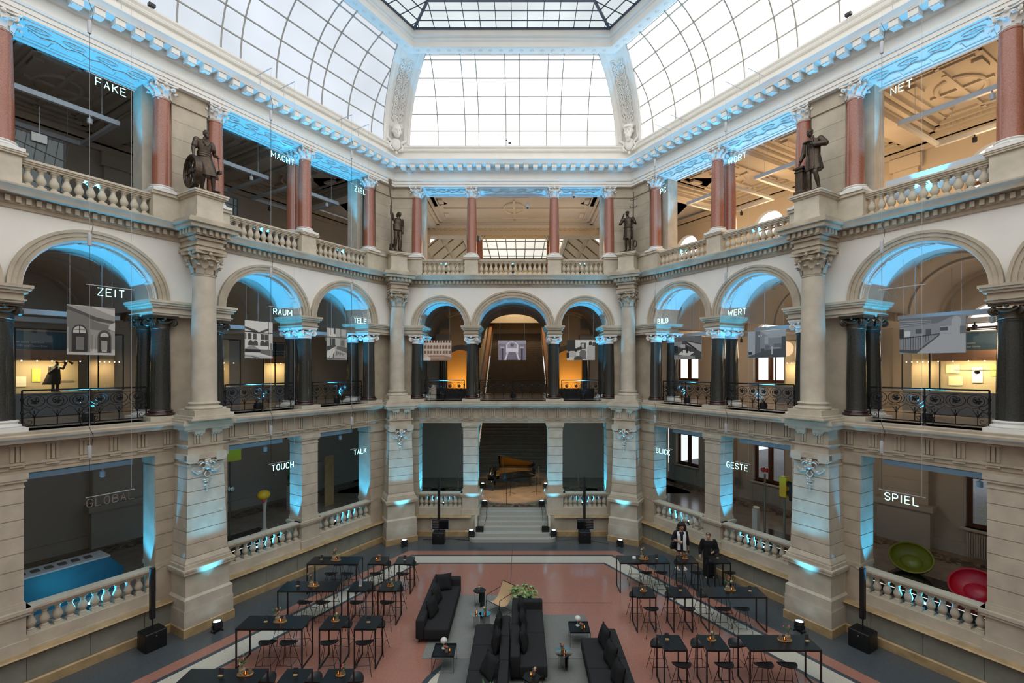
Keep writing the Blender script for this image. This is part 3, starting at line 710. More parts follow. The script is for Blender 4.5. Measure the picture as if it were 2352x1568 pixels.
def red_column(w, s, y, label, ped=True, front=True):
    t = thing('red_granite_column', label, 'column', P(w, s, y, 12.03), R(w), 'red granite columns of the upper gallery')
    if ped: put('pedestal', PED, t)
    put('base', M_rbase, t, (0, 0, .85)); put('shaft', M_rshaft, t, (0, 0, 1.06)); put('capital', M_ccap, t, (0, 0, 3.65)); return t
NAMES = {'left': dict(a='the sign ZIEL', b='the sign MACHT', c='the sign FAKE', a1='the sign TELE', b1='the sign RAUM', c1='the sign ZEIT', a0='the sign TALK', b0='the sign TOUCH', c0='the unlit sign GLOBAL', st='the wheel-holding statue', cst='the oar-bearing statue'),
         'right': dict(a='the sign PC', b='the sign WORT', c='the sign NET', a1='the sign BILD', b1='the sign WERT', c1='the unlit sign NUT7', a0='the sign BLICK', b0='the sign GESTE', c0='the sign SPIEL', st='the book-reading statue', cst='the statue with the telegraph pole')}
for w in ('left', 'right'):
    q = NAMES[w]; near, far_ = ('left', 'right') if w == 'left' else ('right', 'left')
    black_column(w, 1.25, .30, 'black granite column between %s and the %s corner pier' % (q['a1'], w), imp=False)
    black_column(w, 1.45, 1.1, 'black column lit blue, standing behind the one at the %s corner beside %s' % (w, q['a1']), imp=False, white=True)
    black_column(w, 4.42, .30, 'front black column of the pair between %s and %s' % (q['a1'], q['b1']))
    black_column(w, 4.42, 1.12, 'rear blue-washed black column of the pair between %s and %s' % (q['a1'], q['b1']), imp=False, white=True)
    black_column(w, 7.66, .30, 'black column half behind the big stone column, towards %s' % q['b1'], dark=(w == 'left'), imp=False, white=True)
    black_column(w, 9.18, .30, 'black granite column with dark capital between big stone column and %s' % q['c1'], dark=True, imp=False)
    black_column(w, 9.22, 1.12, 'rear black column, dark blue-lit capital, beside %s' % q['c1'], dark=True, imp=False, white=True)
    black_column(w, 12.44, .30, 'black granite column with dark capital at the %s edge, on a white base' % w, dark=True, white=True)
    red_column(w, 1.25, .28, 'red granite column between %s and %s' % (q['a'], q['cst']), ped=False)
    red_column(w, 4.42, .28, 'front red granite column of the pair between %s and %s' % (q['a'], q['b']))
    red_column(w, 4.42, 1.0, 'rear red granite column of the pair between %s and %s' % (q['a'], q['b']), ped=False)
    red_column(w, 7.66, .28, 'red granite column directly behind %s, towards %s' % (q['st'], q['b']), ped=False)
    red_column(w, 9.15, .28, 'red granite column between %s and %s' % (q['st'], q['c']), ped=False)
    red_column(w, 12.44, .28, 'red granite column cut by the %s picture edge beyond %s' % (w, q['c']))
    u = usign(w); k = MB()                                            # imposts and pedestal walls tied to the piers
    for a, b in ((-.6, 1.72), (7.19, 9.65), (15.8, 17)):
        x0, x1 = sorted((a * u, b * u)); t = impost(x0, x1, -.17, 1.5); k.v, b0 = k.v + t.v, len(k.v); k.f += [tuple(i + b0 for i in f) for f in t.f]; k.m += t.m
    for a, b in ((0, 1.57), (7.34, 9.47), (15.5, 17)):
        k.span(a * u, b * u, .03, .55, 12.03, 12.80); k.span(a * u, b * u, -.01, .57, 12.03, 12.15); k.span((a - .05) * u, (b + .05) * u, -.03, .6, 12.79, 12.88)
    wobj('trim_impost_' + w, k, STONE2, w)
FARN = ['the sepia court print', 'the staircase print', 'the crowd print']
for s, y, l, kw in ((.98, .3, 'black granite column left of the sepia court print, by the left corner pier', dict(imp=False)), (1.12, 1.1, 'rear black column washed blue, left of the sepia court print', dict(imp=False, white=True)),
                    (3.56, .3, 'black granite column between the sepia court print and the staircase print', {}), (3.56, 1.12, 'rear black column hidden behind the one left of the staircase print', dict(imp=False, white=True)),
                    (FARW - 3.56, .3, 'black granite column between the staircase print and the crowd print', {}), (FARW - 3.56, 1.12, 'rear black column hidden behind the one right of the staircase print', dict(imp=False, white=True)),
                    (FARW - 1.12, 1.1, 'rear black column washed blue, right of the crowd print', dict(imp=False, white=True)), (FARW - .98, .3, 'black granite column right of the crowd print, by the right corner pier', dict(imp=False))):
    black_column('far', s, y, l, **kw)
for s, l, p in ((.98, 'red granite column right of the oar-bearing statue', False), (3.56, 'red granite column left of the middle of the upper far gallery', True), (FARW - 3.56, 'red granite column right of the middle of the upper far gallery', True), (FARW - .98, 'red granite column left of the statue with the telegraph pole', False)):
    red_column('far', s, .28, l, ped=p)
for sx, xx in ((-1, xm - 2.15), (1, xm + 2.15)):                      # columns deeper in the upper and middle rooms
    sd = 'left' if sx < 0 else 'right'
    t = thing('red_granite_column', 'distant red column before the warm skylight room, %s one' % sd, 'column', (xx, 28.5, 12.02), 0, 'red granite columns of the upper gallery'); put('shaft', M_rshaft, t, (0, 0, .9)); put('base', M_rbase, t, (0, 0, .7)); put('capital', M_ccap, t, (0, 0, 3.49)); put('pedestal', PED, t)
    t = thing('red_granite_column', 'brown-red column at the back of the far upper gallery, beside its %s end' % sd, 'column', (xm + sx * 5.75, 26.6, 12.02), 0, 'red granite columns of the upper gallery'); put('shaft', M_rshaft, t, (0, 0, .9)); put('base', M_rbase, t, (0, 0, .7)); put('capital', M_ccap, t, (0, 0, 3.49)); put('pedestal', PED, t)
    for xo, nm in ((2.35, 'beside the grand stair'), (4.25, 'before the arched niche')):
        t = thing('black_granite_column', 'dark column at the back of the far middle gallery %s, %s one' % (nm, sd), 'column', (xm + sx * xo, 27.9, 6.2), 0, 'columns at the back of the middle gallery')
        put('base', M_wbase, t); put('shaft', M_bshaft, t, (0, 0, .27)); put('capital', M_icap_d, t, (0, 0, 2.67)); put('impost_block', MB().box((0, 0, 3.3), (.8, .8, .5)).data('back_impost', GALWALL), t)
k = MB()
for a, b in ((-.4, 1.42), (FARW - 1.42, FARW + .4)):
    t = impost(a, b, -.17, 1.5); b0 = len(k.v); k.v += t.v; k.f += [tuple(i + b0 for i in f) for f in t.f]; k.m += t.m
for a, b in ((0, 1.27), (FARW - 1.27, FARW)):
    k.span(a, b, .03, .55, 12.03, 12.8); k.span(a, b, -.01, .57, 12.03, 12.15); k.span(a, b + .0, -.03, .6, 12.79, 12.88)
wobj('trim_impost_far', k, STONE2, 'far')

# piers with cartouches, the big columns on them and the statue pedestals
def scrollwork():
    k = MB()                                                          # mask, hair, wings of foliage and a pendant
    k.ball((0, -.06, -.05), (.09, .08, .12), 12, 8); k.ball((0, -.15, -.06), (.022, .03, .035), 8, 5)
    for sx in (-1, 1):
        k.ball((sx * .035, -.13, -.02), (.02, .015, .012), 6, 4); k.ball((sx * .05, -.1, .06), (.06, .06, .06), 8, 5)
        k.tube([(sx * x, -.03, z) for x, z in ((.08, .05), (.16, .10), (.25, .06), (.30, .12), (.36, .10))], [.03, .03, .028, .025, .015], 6)
        k.tube([(sx * x, -.03, z) for x, z in ((.06, -.12), (.15, -.2), (.26, -.22), (.36, -.15), (.40, -.1), (.36, -.06))], [.03, .045, .045, .035, .025, .012], 6)
        k.tube([(sx * .12 + sx * .09 * math.cos(a), -.05, -.02 + .08 * math.sin(a)) for a in [j * .5 for j in range(11)]], .02, 5)
        k.ball((sx * .2, -.04, -.2), (.07, .04, .04), 8, 5); k.tube([(sx * .03, -.04, -.2), (sx * .09, -.05, -.28), (sx * .05, -.04, -.36), (0, -.05, -.38)], .022, 5)
    for i, (x, r) in enumerate(((0, .06), (-.05, .05), (.05, .05))): k.ball((x, -.07, .12), (r, .05, .05), 8, 5)
    for z, wdt in ((-.46, .13), (-.52, .09), (-.62, .10), (-.70, .05), (-.76, .03)):
        k.ball((0, -.03, z), (.04, .03, .04), 8, 5)
        for sx in (-1, 1): k.tube([(0, -.02, z - .02), (sx * wdt * .6, -.03, z + .02), (sx * wdt, -.02, z - .01)], [.02, .022, .008], 5)
    return k
M_cart = scrollwork().data('cartouche', SILVER)
def comp_cap(r, h):
    k = corinthian_cap(r, h); k.lathe([(r * 1.1, h * .62), (r * 1.3, h * .68), (r * 1.1, h * .74)], seg=20); return k
M_bigshaft = shaft(.335, 3.80, .86).data('big_shaft', STONE2); M_bigbase = attic_base(.335, .42, .98, .2).data('big_base', STONE2); M_bigcap = comp_cap(.29, .70).data('big_capital', STONE)
def pier(loc, rz, fo, label, cap_label, cl, dcol, pl):
    """Pier whose faces are fo further forward than on the side walls; on it a column, a cornice block, a statue pedestal."""
    t = thing('stone_pier', label, 'pier', loc, rz, 'rusticated piers of the hall')
    def bx(k, wd, f, z0, z1, w2=None, f2=None):
        f += fo; f2 = f if f2 is None else f2 + fo; w2 = w2 or wd
        k.add([(-wd / 2, -f, z0), (wd / 2, -f, z0), (wd / 2, .25, z0), (-wd / 2, .25, z0), (-w2 / 2, -f2, z1), (w2 / 2, -f2, z1), (w2 / 2, .25, z1), (-w2 / 2, .25, z1)], [(3, 2, 1, 0), (4, 5, 6, 7), (0, 1, 5, 4), (1, 2, 6, 5), (2, 3, 7, 6), (3, 0, 4, 7)])
    k = MB(); bx(k, 1.42, 1.0, 0, .24); bx(k, 1.42, 1.0, .24, .26, 1.37, .975); k.obj('skirting', OCHRE, t)
    k = MB(); bx(k, 1.36, .97, .26, .74); bx(k, 1.33, .955, .76, 1.04, 1.33, .955); bx(k, 1.34, .96, .73, .77); bx(k, 1.34, .96, 1.04, 1.10, 1.25, .91); bx(k, 1.22, .88, 1.1, 1.72); bx(k, 1.28, .92, 1.72, 1.78); bx(k, 1.40, 1.0, 1.78, 1.86); bx(k, 1.44, 1.02, 1.86, 1.92); k.obj('pedestal', STONE2, t)
    k = MB(); bx(k, 1.32, .95, 1.92, 2.02); bx(k, 1.26, .91, 2.02, 2.08); bx(k, 1.24, .90, 2.08, 2.2, 1.15, .85)
    N = 7
    for i in range(N):
        z0, z1 = 2.2 + 2.65 * i / N, 2.2 + 2.65 * (i + 1) / N; f0, f1 = i / N, (i + 1) / N
        bx(k, 1.14 - .14 * f0, .85 - .09 * f0, z0 + .022, z1, 1.14 - .14 * f1, .85 - .09 * f1); bx(k, 1.10 - .14 * f0, .83 - .09 * f0, z0, z0 + .03)
    k.obj('shaft', STONE2, t)
    k = MB(); bx(k, 1.06, .80, 4.85, 4.90); bx(k, 1.0, .76, 4.9, 5.03); bx(k, 1.12, .84, 5.03, 5.2)
    for sx in (-1, 1):
        k.poly([(sx * .56, -.86 - fo, 5.18), (sx * .56, -.86 - fo, 5.0), (sx * .48, -.86 - fo, 4.93), (sx * .3, -.86 - fo, 4.93), (sx * .24, -.86 - fo, 5.0), (sx * .24, -.86 - fo, 5.18)], (0, .15, 0))
    k.obj('capital', STONE2, t)
    k = MB(); bx(k, .98, .76, 5.2, 5.42); bx(k, 1.08, .81, 5.42, 5.47); bx(k, .96, .75, 5.47, 5.9); bx(k, 1.04, .8, 5.88, 5.94); bx(k, 1.34, .98, 5.94, 6.06); bx(k, 1.46, 1.05, 6.06, 6.14); bx(k, 1.40, 1.02, 6.14, 6.21)
    for sx in (-1, 1):
        for j in range(3): k.span(sx * .24 - .1 + j * .075, sx * .24 - .1 + j * .075 + .05, -.79 - fo, -.7 - fo, 5.5, 5.82)
        k.span(sx * .24 - .13, sx * .24 + .15, -.90 - fo, -.7 - fo, 5.80, 5.94); k.span(sx * .36, sx * .58, -.94 - fo, -.78 - fo, 5.88, 5.95)
        for j in range(3): k.ball((sx * .24 - .09 + j * .08, -.86 - fo, 5.79), (.03, .04, .05), 6, 4)
    k.obj('entablature_block', STONE2, t)
    put('cartouche', M_cart, t, (0, -.80 - fo, 4.86))
    c = thing('stone_column', cap_label, 'column', loc + Matrix.Rotation(rz, 3, 'Z') @ Vector((0, -dcol, 6.2)), rz, 'big stone columns on the piers')
    k = MB(); k.box((0, 0, .07), (1.16, 1.16, .12)); k.box((0, 0, .04), (1.26, 1.26, .05)); k.obj('plinth', STONE2, c); put('base', M_bigbase, c, (0, 0, .1)); put('shaft', M_bigshaft, c, (0, 0, .5)); put('capital', M_bigcap, c, (0, 0, 4.28))
    k = MB(); D = .45 + dcol; y0 = dcol + .2
    for wd, f, z0, z1 in ((.72, .36, 5.0, 5.36), (.84, .42, 4.98, 5.06), (.80, .40, 5.12, 5.17), (.86, .43, 5.30, 5.38), (1.0, .5, 5.40, 5.56), (1.32, .66, 5.58, 5.70), (1.46, .73, 5.70, 5.78), (1.40, .70, 5.78, 5.84)): k.span(-wd / 2, wd / 2, -f, y0, z0, z1)
    for i in range(6): k.span(-.47 + i * .168, -.47 + i * .168 + .09, -.57, -.45, 5.43, 5.57)
    for sx in (-1, 1):
        for i in range(4): k.span(sx * .49, sx * .57, -.4 + i * .17, -.31 + i * .17, 5.43, 5.57)
    k.obj('cornice_block', STONE, c)
    p = thing('statue_pedestal', pl, 'pedestal', loc + Matrix.Rotation(rz, 3, 'Z') @ Vector((0, -dcol, 12.04)), rz, 'pedestals under the bronze statues')
    k = MB()
    for wd, f, z0, z1 in ((.86, .43, 0, .1), (.80, .40, .1, .16), (.72, .36, .14, .76), (.80, .40, .74, .79), (.92, .46, .79, .84), (.96, .48, .84, .89)): k.span(-wd / 2, wd / 2, -f, dcol + .1, z0, z1)
    k.obj('block', STONE2, p)
    return t
B30 = math.radians(30)
PIERS = [(P('left', 8.43), R('left'), -.03, .62, 'left', NAMES['left']['st'], 'between %s and %s' % (NAMES['left']['b1'], NAMES['left']['c1'])), (P('right', 8.43), R('right'), -.03, .62, 'right', NAMES['right']['st'], 'between %s and %s' % (NAMES['right']['b1'], NAMES['right']['c1'])),
         (CL.copy(), B30, .27, .46, 'left corner', NAMES['left']['cst'], 'in the far left corner'), (CR.copy(), -B30, .27, .46, 'right corner', NAMES['right']['cst'], 'in the far right corner')]
for loc, rz, fo, dc, nm, st, bt in PIERS:
    wv = 'left' if 'left' in nm else 'right'
    lb = 'rusticated stone pier with mask ornament %s' % ('in the far %s corner of the hall' % wv if 'corner' in nm else 'between %s and %s' % (NAMES[wv]['b0'], NAMES[wv]['c0']))
    pier(loc, rz, fo, lb, 'big pale stone column %s' % bt, nm, dc, 'stone pedestal carrying %s' % st)

# square piers of the ground floor
def mid_pier(w, s, label, wd=.68):
    t = thing('square_pier', label, 'pier', P(w, s, 0, 0), R(w), 'square piers of the ground floor')
    k = MB(); hw = wd / 2; courses(k, -hw, hw, 0, .74, 2.1, 4.88, 7); k.obj('shaft', STONE2, t)
    k = MB(); k.span(-hw - .03, hw + .03, -.03, .77, 1.95, 2.06); k.span(-hw - .015, hw + .015, -.015, .755, 2.05, 2.12); k.obj('base', STONE2, t)
    k = MB(); k.span(-hw, hw, 0, .74, 4.86, 5.2); k.span(-hw - .02, hw + .02, -.02, .76, 4.86, 4.9); k.span(-hw - .05, hw + .05, -.05, .79, 5.0, 5.06); k.span(-hw - .07, hw + .07, -.07, .81, 5.06, 5.2); k.obj('capital', STONE2, t)
    k = MB(); k.span(-hw - .03, hw + .03, -.04, .74, .93, 1.82); k.span(-hw - .07, hw + .07, -.08, .76, .93, 1.22); k.span(-hw - .1, hw + .1, -.10, .8, 1.8, 1.89); k.span(-hw - .13, hw + .13, -.13, .8, 1.87, 1.95); k.obj('pedestal', STONE2, t)
    return t
for w in ('left', 'right'):
    q = NAMES[w]; mid_pier(w, 4.40, 'square stone pier between %s and %s' % (q['a0'], q['b0'])); mid_pier(w, 12.45, 'square stone pier at the %s edge of the ground floor, beyond %s' % (w, q['c0']))
mid_pier('far', 3.53, 'square stone pier left of the piano and the steps'); mid_pier('far', FARW - 3.53, 'square stone pier right of the piano and the steps')

# balustrades
BAL = MB(); h = .52
BAL.box((0, 0, .03), (.17, .17, .06)); BAL.lathe([(.075, .06), (.08, .08), (.055, .10), (.05, .115), (.075, .15), (.098, .20), (.10, .235), (.085, .29), (.055, .36), (.048, .40), (.052, .41), (.062, .42), (.05, .435), (.055, .45), (.075, .465), (.08, .48)], seg=16); BAL.box((0, 0, .50), (.165, .165, .04))
BAL = BAL.data('baluster', STONE2)
def balustrade(w, s0, s1, z, nb, plinth, label, y=.14, wid=.30):
    u = usign(w); sm = (s0 + s1) / 2; L = s1 - s0
    t = thing('balustrade', label, 'balustrade', P(w, sm, y, z), R(w), 'stone balustrades')
    k = MB(); k.span(-L / 2 - .1, L / 2 + .1, -wid / 2, wid / 2, 0, plinth - .02); k.span(-L / 2 - .1, L / 2 + .1, -wid / 2 - .02, wid / 2 + .02, 0, .05); k.span(-L / 2 - .1, L / 2 + .1, -.10, .10, plinth - .03, plinth); k.obj('base_rail', STONE2, t)
    for i in range(nb): put('baluster', BAL, t, (-L / 2 + L * (i + .5) / nb, 0, plinth))
    k = MB(); a = plinth + .52; k.span(-L / 2 - .1, L / 2 + .1, -.11, .11, a - .005, a + .05); k.span(-L / 2 - .1, L / 2 + .1, -.15, .15, a + .045, a + .09); k.span(-L / 2 - .1, L / 2 + .1, -.18, .18, a + .085, a + .14); k.obj('top_rail', STONE2, t)
    return t
for w in ('left', 'right'):
    q = NAMES[w]
    for s0, s1, kk, n0, n2 in ((1.42, 4.02, 'a', 9, 11), (4.78, 7.44, 'b', 10, 11), (9.42, 12.08, 'c', 11, 11)):
        balustrade(w, s0, s1, .93, n0, .36, 'stone balustrade of the ground floor under %s' % q[kk + '0'])
        a, b = {'a': (1.57, 4.08), 'b': (4.76, 7.34), 'c': (9.47, 12.1)}[kk]
        balustrade(w, a, b, 12.03, n2, .11, 'stone balustrade of the upper gallery under %s' % q[kk], y=.28)
balustrade('far', 1.13, 3.15, .93, 9, .36, 'stone balustrade left of the steps to the piano'); balustrade('far', FARW - 3.15, FARW - 1.13, .93, 9, .36, 'stone balustrade right of the steps to the piano')
balustrade('far', 1.27, 3.22, 12.03, 9, .11, 'stone balustrade at the left of the far upper gallery', y=.28); balustrade('far', 3.9, FARW - 3.9, 12.03, 14, .11, 'long stone balustrade at the middle of the far upper gallery', y=.28); balustrade('far', FARW - 3.22, FARW - 1.27, 12.03, 9, .11, 'stone balustrade at the right of the far upper gallery', y=.28)

# wrought-iron railings of the middle gallery
def railing(w, s0, s1, label, mods=3):
    sm, L = (s0 + s1) / 2, s1 - s0
    t = thing('iron_railing', label, 'railing', P(w, sm, .34, 6.2), R(w), 'wrought-iron railings'); H = .97
    k = MB(); k.tube([(-L / 2, 0, H), (L / 2, 0, H)], .022, 6); k.tube([(-L / 2, 0, .86), (L / 2, 0, .86)], .008, 4); k.obj('top_rail', IRON, t)
    k = MB(); k.tube([(-L / 2, 0, .09), (L / 2, 0, .09)], .014, 6); k.tube([(-L / 2, 0, .30), (L / 2, 0, .30)], .010, 5); k.obj('bottom_rail', IRON, t)
    for x in (-L / 2, 0, L / 2):
        k = MB(); k.lathe([(.05, 0), (.03, .03), (.022, .1), (.022, .38), (.04, .42), (.022, .46), (.022, .7), (.038, .74), (.02, .8), (.02, H)], (x, 0, 0), 8)
        for sx in (-1, 1):
            if abs(x + sx * .3) > L / 2: continue
            for z, r, sg in ((.2, .09, 1), (.36, .08, -1), (.55, .10, 1)): k.tube(spiral((x + sx * (.03 + r), z), r, .95, n=16, sgn=sx * sg, a0=PI if sx > 0 else 0), .009, 4)
        k.obj('post', IRON, t)
    k = MB(); nm = max(2, round(L / .44)); st = L / nm                 # running scrolls with rosettes
    for i in range(nm):
        c = -L / 2 + st * (i + .5); sg = 1 if i % 2 else -1
        k.tube([(c + st * .46 * math.cos(a), 0, .70 + .15 * math.sin(a)) for a in [j * PI / 10 for j in range(20)]], .010, 4, closed=True)
        k.tube(spiral((c, .70), st * .34, 1.6, n=24, sgn=sg, a0=-PI / 2), .011, 4); k.ball((c, 0, .70), (.05, .02, .05), 7, 5)
        for a in range(5): k.ball((c + .055 * math.cos(a * 1.257), 0, .70 + .055 * math.sin(a * 1.257)), (.03, .014, .03), 5, 4)
        k.tube([(c - st / 2, 0, .56), (c - st * .25, 0, .50), (c, 0, .52), (c + st * .25, 0, .46), (c + st / 2, 0, .54)], .009, 4)
        k.tube([(c, 0, .09), (c, 0, .46)], .012, 5); k.tube([(c - .09, 0, .46), (c - .03, 0, .36), (c, 0, .30), (c + .03, 0, .36), (c + .09, 0, .46)], .009, 4)
        k.ball((c, 0, .34), (.035, .025, .05), 6, 4)
    k.obj('scroll_panel', IRON, t); return t
for w in ('left', 'right'):
    q = NAMES[w]
    for s0, s1, kk in ((1.62, 4.06, 'a1'), (4.78, 7.32, 'b1'), (9.52, 12.06, 'c1')): railing(w, s0, s1, 'black wrought-iron railing below %s' % q[kk])
railing('far', 1.36, 3.2, 'black wrought-iron railing below the sepia court print'); railing('far', 3.93, FARW - 3.93, 'wide wrought-iron railing in front of the grand stair'); railing('far', FARW - 3.2, FARW - 1.36, 'black wrought-iron railing below the crowd print')
# front edge of the stone ledge carrying the railings, vents and steps of the far wall
k = MB(); N = 7
for i in range(5):
    z1 = 1.05 - i * .15 - .15 * 0; y1 = 22.5 - i * .28
    k.span(x3 + .02, x7 - .02, y1 - .0, 22.6, z1 - .15, z1)
for i, (hw, y0) in enumerate(((1.78, 20.98), (1.95, 20.72))):
    z1 = .30 - i * .15; pts = [(xm - hw, 21.7, z1 - .15), (xm - hw, y0 + .35, z1 - .15)] + [(xm - hw + .35 - .35 * math.cos(a), y0 + .35 - .35 * math.sin(a), z1 - .15) for a in [j * PI / 12 for j in range(7)]] + [(xm + hw - .35 + .35 * math.sin(a), y0 + .35 - .35 * math.cos(a), z1 - .15) for a in [j * PI / 12 for j in range(7)]] + [(xm + hw, y0 + .35, z1 - .15), (xm + hw, 21.7, z1 - .15)]
    k.poly(pts, (0, 0, .15))
struct('floor_steps', k, mat('speckled_step_granite', (0.50, 0.49, 0.45), 0.5, scale=60, var=.3))
k = MB()
for sx in (-1, 1): k.span(xm + sx * 1.62, xm + sx * 1.72, 21.3, 22.6, 0, .95)
struct('trim_step_cheeks', k, STONE2)
for s, sd in ((2.15, 'left'), (FARW - 2.15, 'right')):
    t = thing('floor_vent', 'dark cellar opening in a steel frame, low in the far wall %s of the steps' % sd, 'vent', P('far', s, -.10, .28), 0, 'cellar openings of the far wall')
    k = MB(); k.span(-.4, .4, -.02, .0, 0, .5); k.cur = 0; k.obj('opening', BLACK, t)
    k = MB()
    for a in ((-.42, -.38, 0, .5), (.38, .42, 0, .5), (-.42, .42, -.02, .03), (-.42, .42, .48, .52)): k.span(a[0], a[1], -.04, 0, a[2], a[3])
    k.obj('frame', GRAYMET, t)
    k = MB(); [k.span(-.38, .38, -.03, -.02, .08 + i * .08, .10 + i * .08) for i in range(5)]; k.obj('slats', STEEL, t)
# ------------------------------------------------------------------ uplights and gallery lamps
BLUE = (0.03, 0.50, 1.0); BLUE2 = (0.10, 0.60, 1.0); WARM = (1.0, 0.66, 0.34)
M_can = MB().lathe([(.10, 0), (.125, .03), (.125, .20), (.115, .24), (.105, .24), (.10, .215)], (0, 0, .07), 20).data('lamp_can', mat('lamp_black', (.01, .012, .016), .35))
k_ = MB(); k_.lathe([(.0, .215), (.098, .215)], (0, 0, .07), 16, cap=False)
for i_ in range(7):
    a_ = i_ * 2 * PI / 6; k_.ball(((.06 * math.cos(a_) if i_ < 6 else 0), (.06 * math.sin(a_) if i_ < 6 else 0), .29), (.026, .026, .008), 8, 4)
M_lens = k_.data('lamp_lens', BLUEHOT)
k_ = MB(); k_.tube([(-.14, 0, .2), (-.15, 0, .06), (-.13, 0, .012), (.13, 0, .012), (.15, 0, .06), (.14, 0, .2)], .011, 5)
for sx_ in (-1, 1): k_.box((sx_ * .11, 0, .01), (.04, .22, .02)); k_.tube([(sx_ * .125, 0, .2), (sx_ * .165, 0, .2)], .018, 6)
M_yoke = k_.data('lamp_yoke', BLACK)
def uplight(loc, rz, label, power, spot, color=BLUE, tilt=(0, 0), blend=.6, grp='blue uplights', scale=1.0, size=.04):
    t = thing('stage_uplight', label, 'lamp', loc, rz, grp); put('can', M_can, t); put('lens', M_lens, t); put('yoke', M_yoke, t)
    d = bpy.data.lights.new('uplight_beam', 'SPOT'); d.energy = power; d.color = color; d.spot_size = math.radians(spot); d.spot_blend = blend; d.shadow_soft_size = size
    o = bpy.data.objects.new('uplight_beam', d); COL.objects.link(o); o.parent = t; o.location = (0, 0, .34); o.rotation_euler = (PI + math.radians(tilt[1]), math.radians(tilt[0]), 0)
    return t
for w in ('left', 'right'):
    q = NAMES[w]
    for kk, s in (('a', 2.74), ('b', 6.10), ('c', 10.76)):
        uplight(P(w, s, .55, 6.2), R(w), 'blue uplight behind the iron railing below %s' % q[kk + '1'], 1050, 88, tilt=(0, 16), blend=.35)
        uplight(P(w, s, .60, 12.02), R(w), 'blue uplight behind the upper balustrade below %s' % q[kk], 820, 84, tilt=(0, 19), blend=.3)
        uplight(P(w, s, .55, 1.05), R(w), 'blue uplight behind the ground balustrade below %s' % q[kk + '0'], 400, 125, tilt=(0, 24), blend=.3)
    uplight(P(w, 8.43, -1.34, 0), R(w), 'blue uplight on the floor before the %s pier with the mask' % w, 1500, 34, BLUE2, tilt=(0, -5), blend=.9)
for s, nm in ((2.17, 'sepia court print'), (FARW - 2.17, 'crowd print')): uplight(P('far', s, .55, 6.2), 0, 'blue uplight behind the iron railing under the %s' % nm, 850, 84, tilt=(0, 14), blend=.35)
uplight(P('far', FARW / 2, 1.3, 6.2), 0, 'blue uplight low behind the wide railing before the grand stair', 420, 70, tilt=(0, 6))
for s, nm in ((2.24, 'left'), (FARW / 2, 'middle'), (FARW - 2.24, 'right')): uplight(P('far', s, .60, 12.02), 0, 'blue uplight behind the far upper balustrade, its %s part' % nm, 650 if nm != 'middle' else 200, 76, tilt=(0, 17), blend=.3)
for s, nm in ((2.15, 'left'), (FARW - 2.15, 'right')): uplight(P('far', s, .55, 1.05), 0, 'blue uplight behind the balustrade %s of the steps' % nm, 480, 125, tilt=(0, 22), blend=.3)
uplight(CL + Matrix.Rotation(B30, 3, 'Z') @ Vector((0, -1.64, 0)), B30, 'blue uplight on the floor before the far left corner pier', 1500, 34, BLUE2, tilt=(0, -5), blend=.9)
uplight(CR + Matrix.Rotation(-B30, 3, 'Z') @ Vector((0, -1.64, 0)), -B30, 'blue uplight on the floor before the far right corner pier', 1500, 34, BLUE2, tilt=(0, -5), blend=.9)
for sx, nm in ((-1, 'left'), (1, 'right')):
    uplight(Vector((xm + sx * 1.38, 22.55, 1.06)), 0, 'blue uplight at the top of the steps, %s side' % nm, 700, 100, BLUE2)
    uplight(Vector((xm + sx * 1.86, 21.06, .15)), 0, 'blue uplight on the bottom step, %s end' % nm, 600, 40, BLUE2, tilt=(0, -6))
    uplight(Vector((xm + sx * 1.75, 26.0, 1.05)), 0, 'blue uplight beside the piano near the grand stair, %s one' % nm, 500, 90, BLUE)
# daylight-balanced and warm room lighting of the galleries
for s in (.5, 4.0, 7.6, 11.2):
    light('gallery_lamp', 'POINT', P('right', s, 4.2, 14.1), 190, WARM, size=.5)
    light('gallery_lamp', 'POINT', P('right', s, 4.4, 8.6), 62, (1, .72, .45), size=.4)
    light('gallery_lamp', 'POINT', P('right', s, 4.6, 4.2), 20, (1, .75, .5), size=.4)
    light('gallery_lamp', 'POINT', P('left', s, 4.4, 8.6), 5, (1, .8, .6), size=.4)
    light('gallery_lamp', 'POINT', P('left', s, 4.6, 4.2), 4, (1, .85, .75), size=.4)
for x in (-3.2, 0, 3.2): light('gallery_lamp', 'POINT', (xm + x, 25.6, 14.4), 45, (1, .7, .42), size=.4)
light('skylight_room_lamp', 'AREA', (xm, 34, 16.6), 300, (1, .93, .8), target=(xm, 34, 0), size=6)
light('stair_hall_lamp', 'AREA', (xm, 42.5, 15.6), 330, (1, .8, .52), target=(xm, 44.5, 10), size=3)
light('stage_spot', 'SPOT', (xm - .3, 23.2, 5.1), 700, (1.0, .62, .28), target=(xm - .1, 25.4, 1.0), size=.08, spot=62, blend=.35)
light('stage_spot', 'SPOT', (xm + 1.2, 23.0, 5.1), 260, (1.0, .66, .32), target=(xm + .4, 25.6, 1.0), size=.08, spot=50, blend=.5)
# arched niches either side of the stair, amber glow put into their colour, a lamp before each
for sx in (-1, 1):
    sd = 'left' if sx < 0 else 'right'
    k = MB(); c = xm + sx * 3.3; hw = .95; pts = arc(c, 7.9, hw, hw, 0, PI, 16)
    out = [(c + hw, 0, 6.2)] + pts + [(c - hw, 0, 6.2)]
    k.sheet([[(p[0], y, p[2]) for p in out] for y in (28.45, 28.58)])
    k.poly([(p[0], 28.57, p[2]) for p in out], (0, .02, 0))
    struct('trim_niche_' + sd, k, mat('niche_amber_glow', (.75, .45, .13), .7))
    light('niche_lamp', 'SPOT', (c, 27.3, 6.3), 130, (1, .55, .15), target=(c, 28.6, 7.6), size=.1, spot=100, blend=.8)

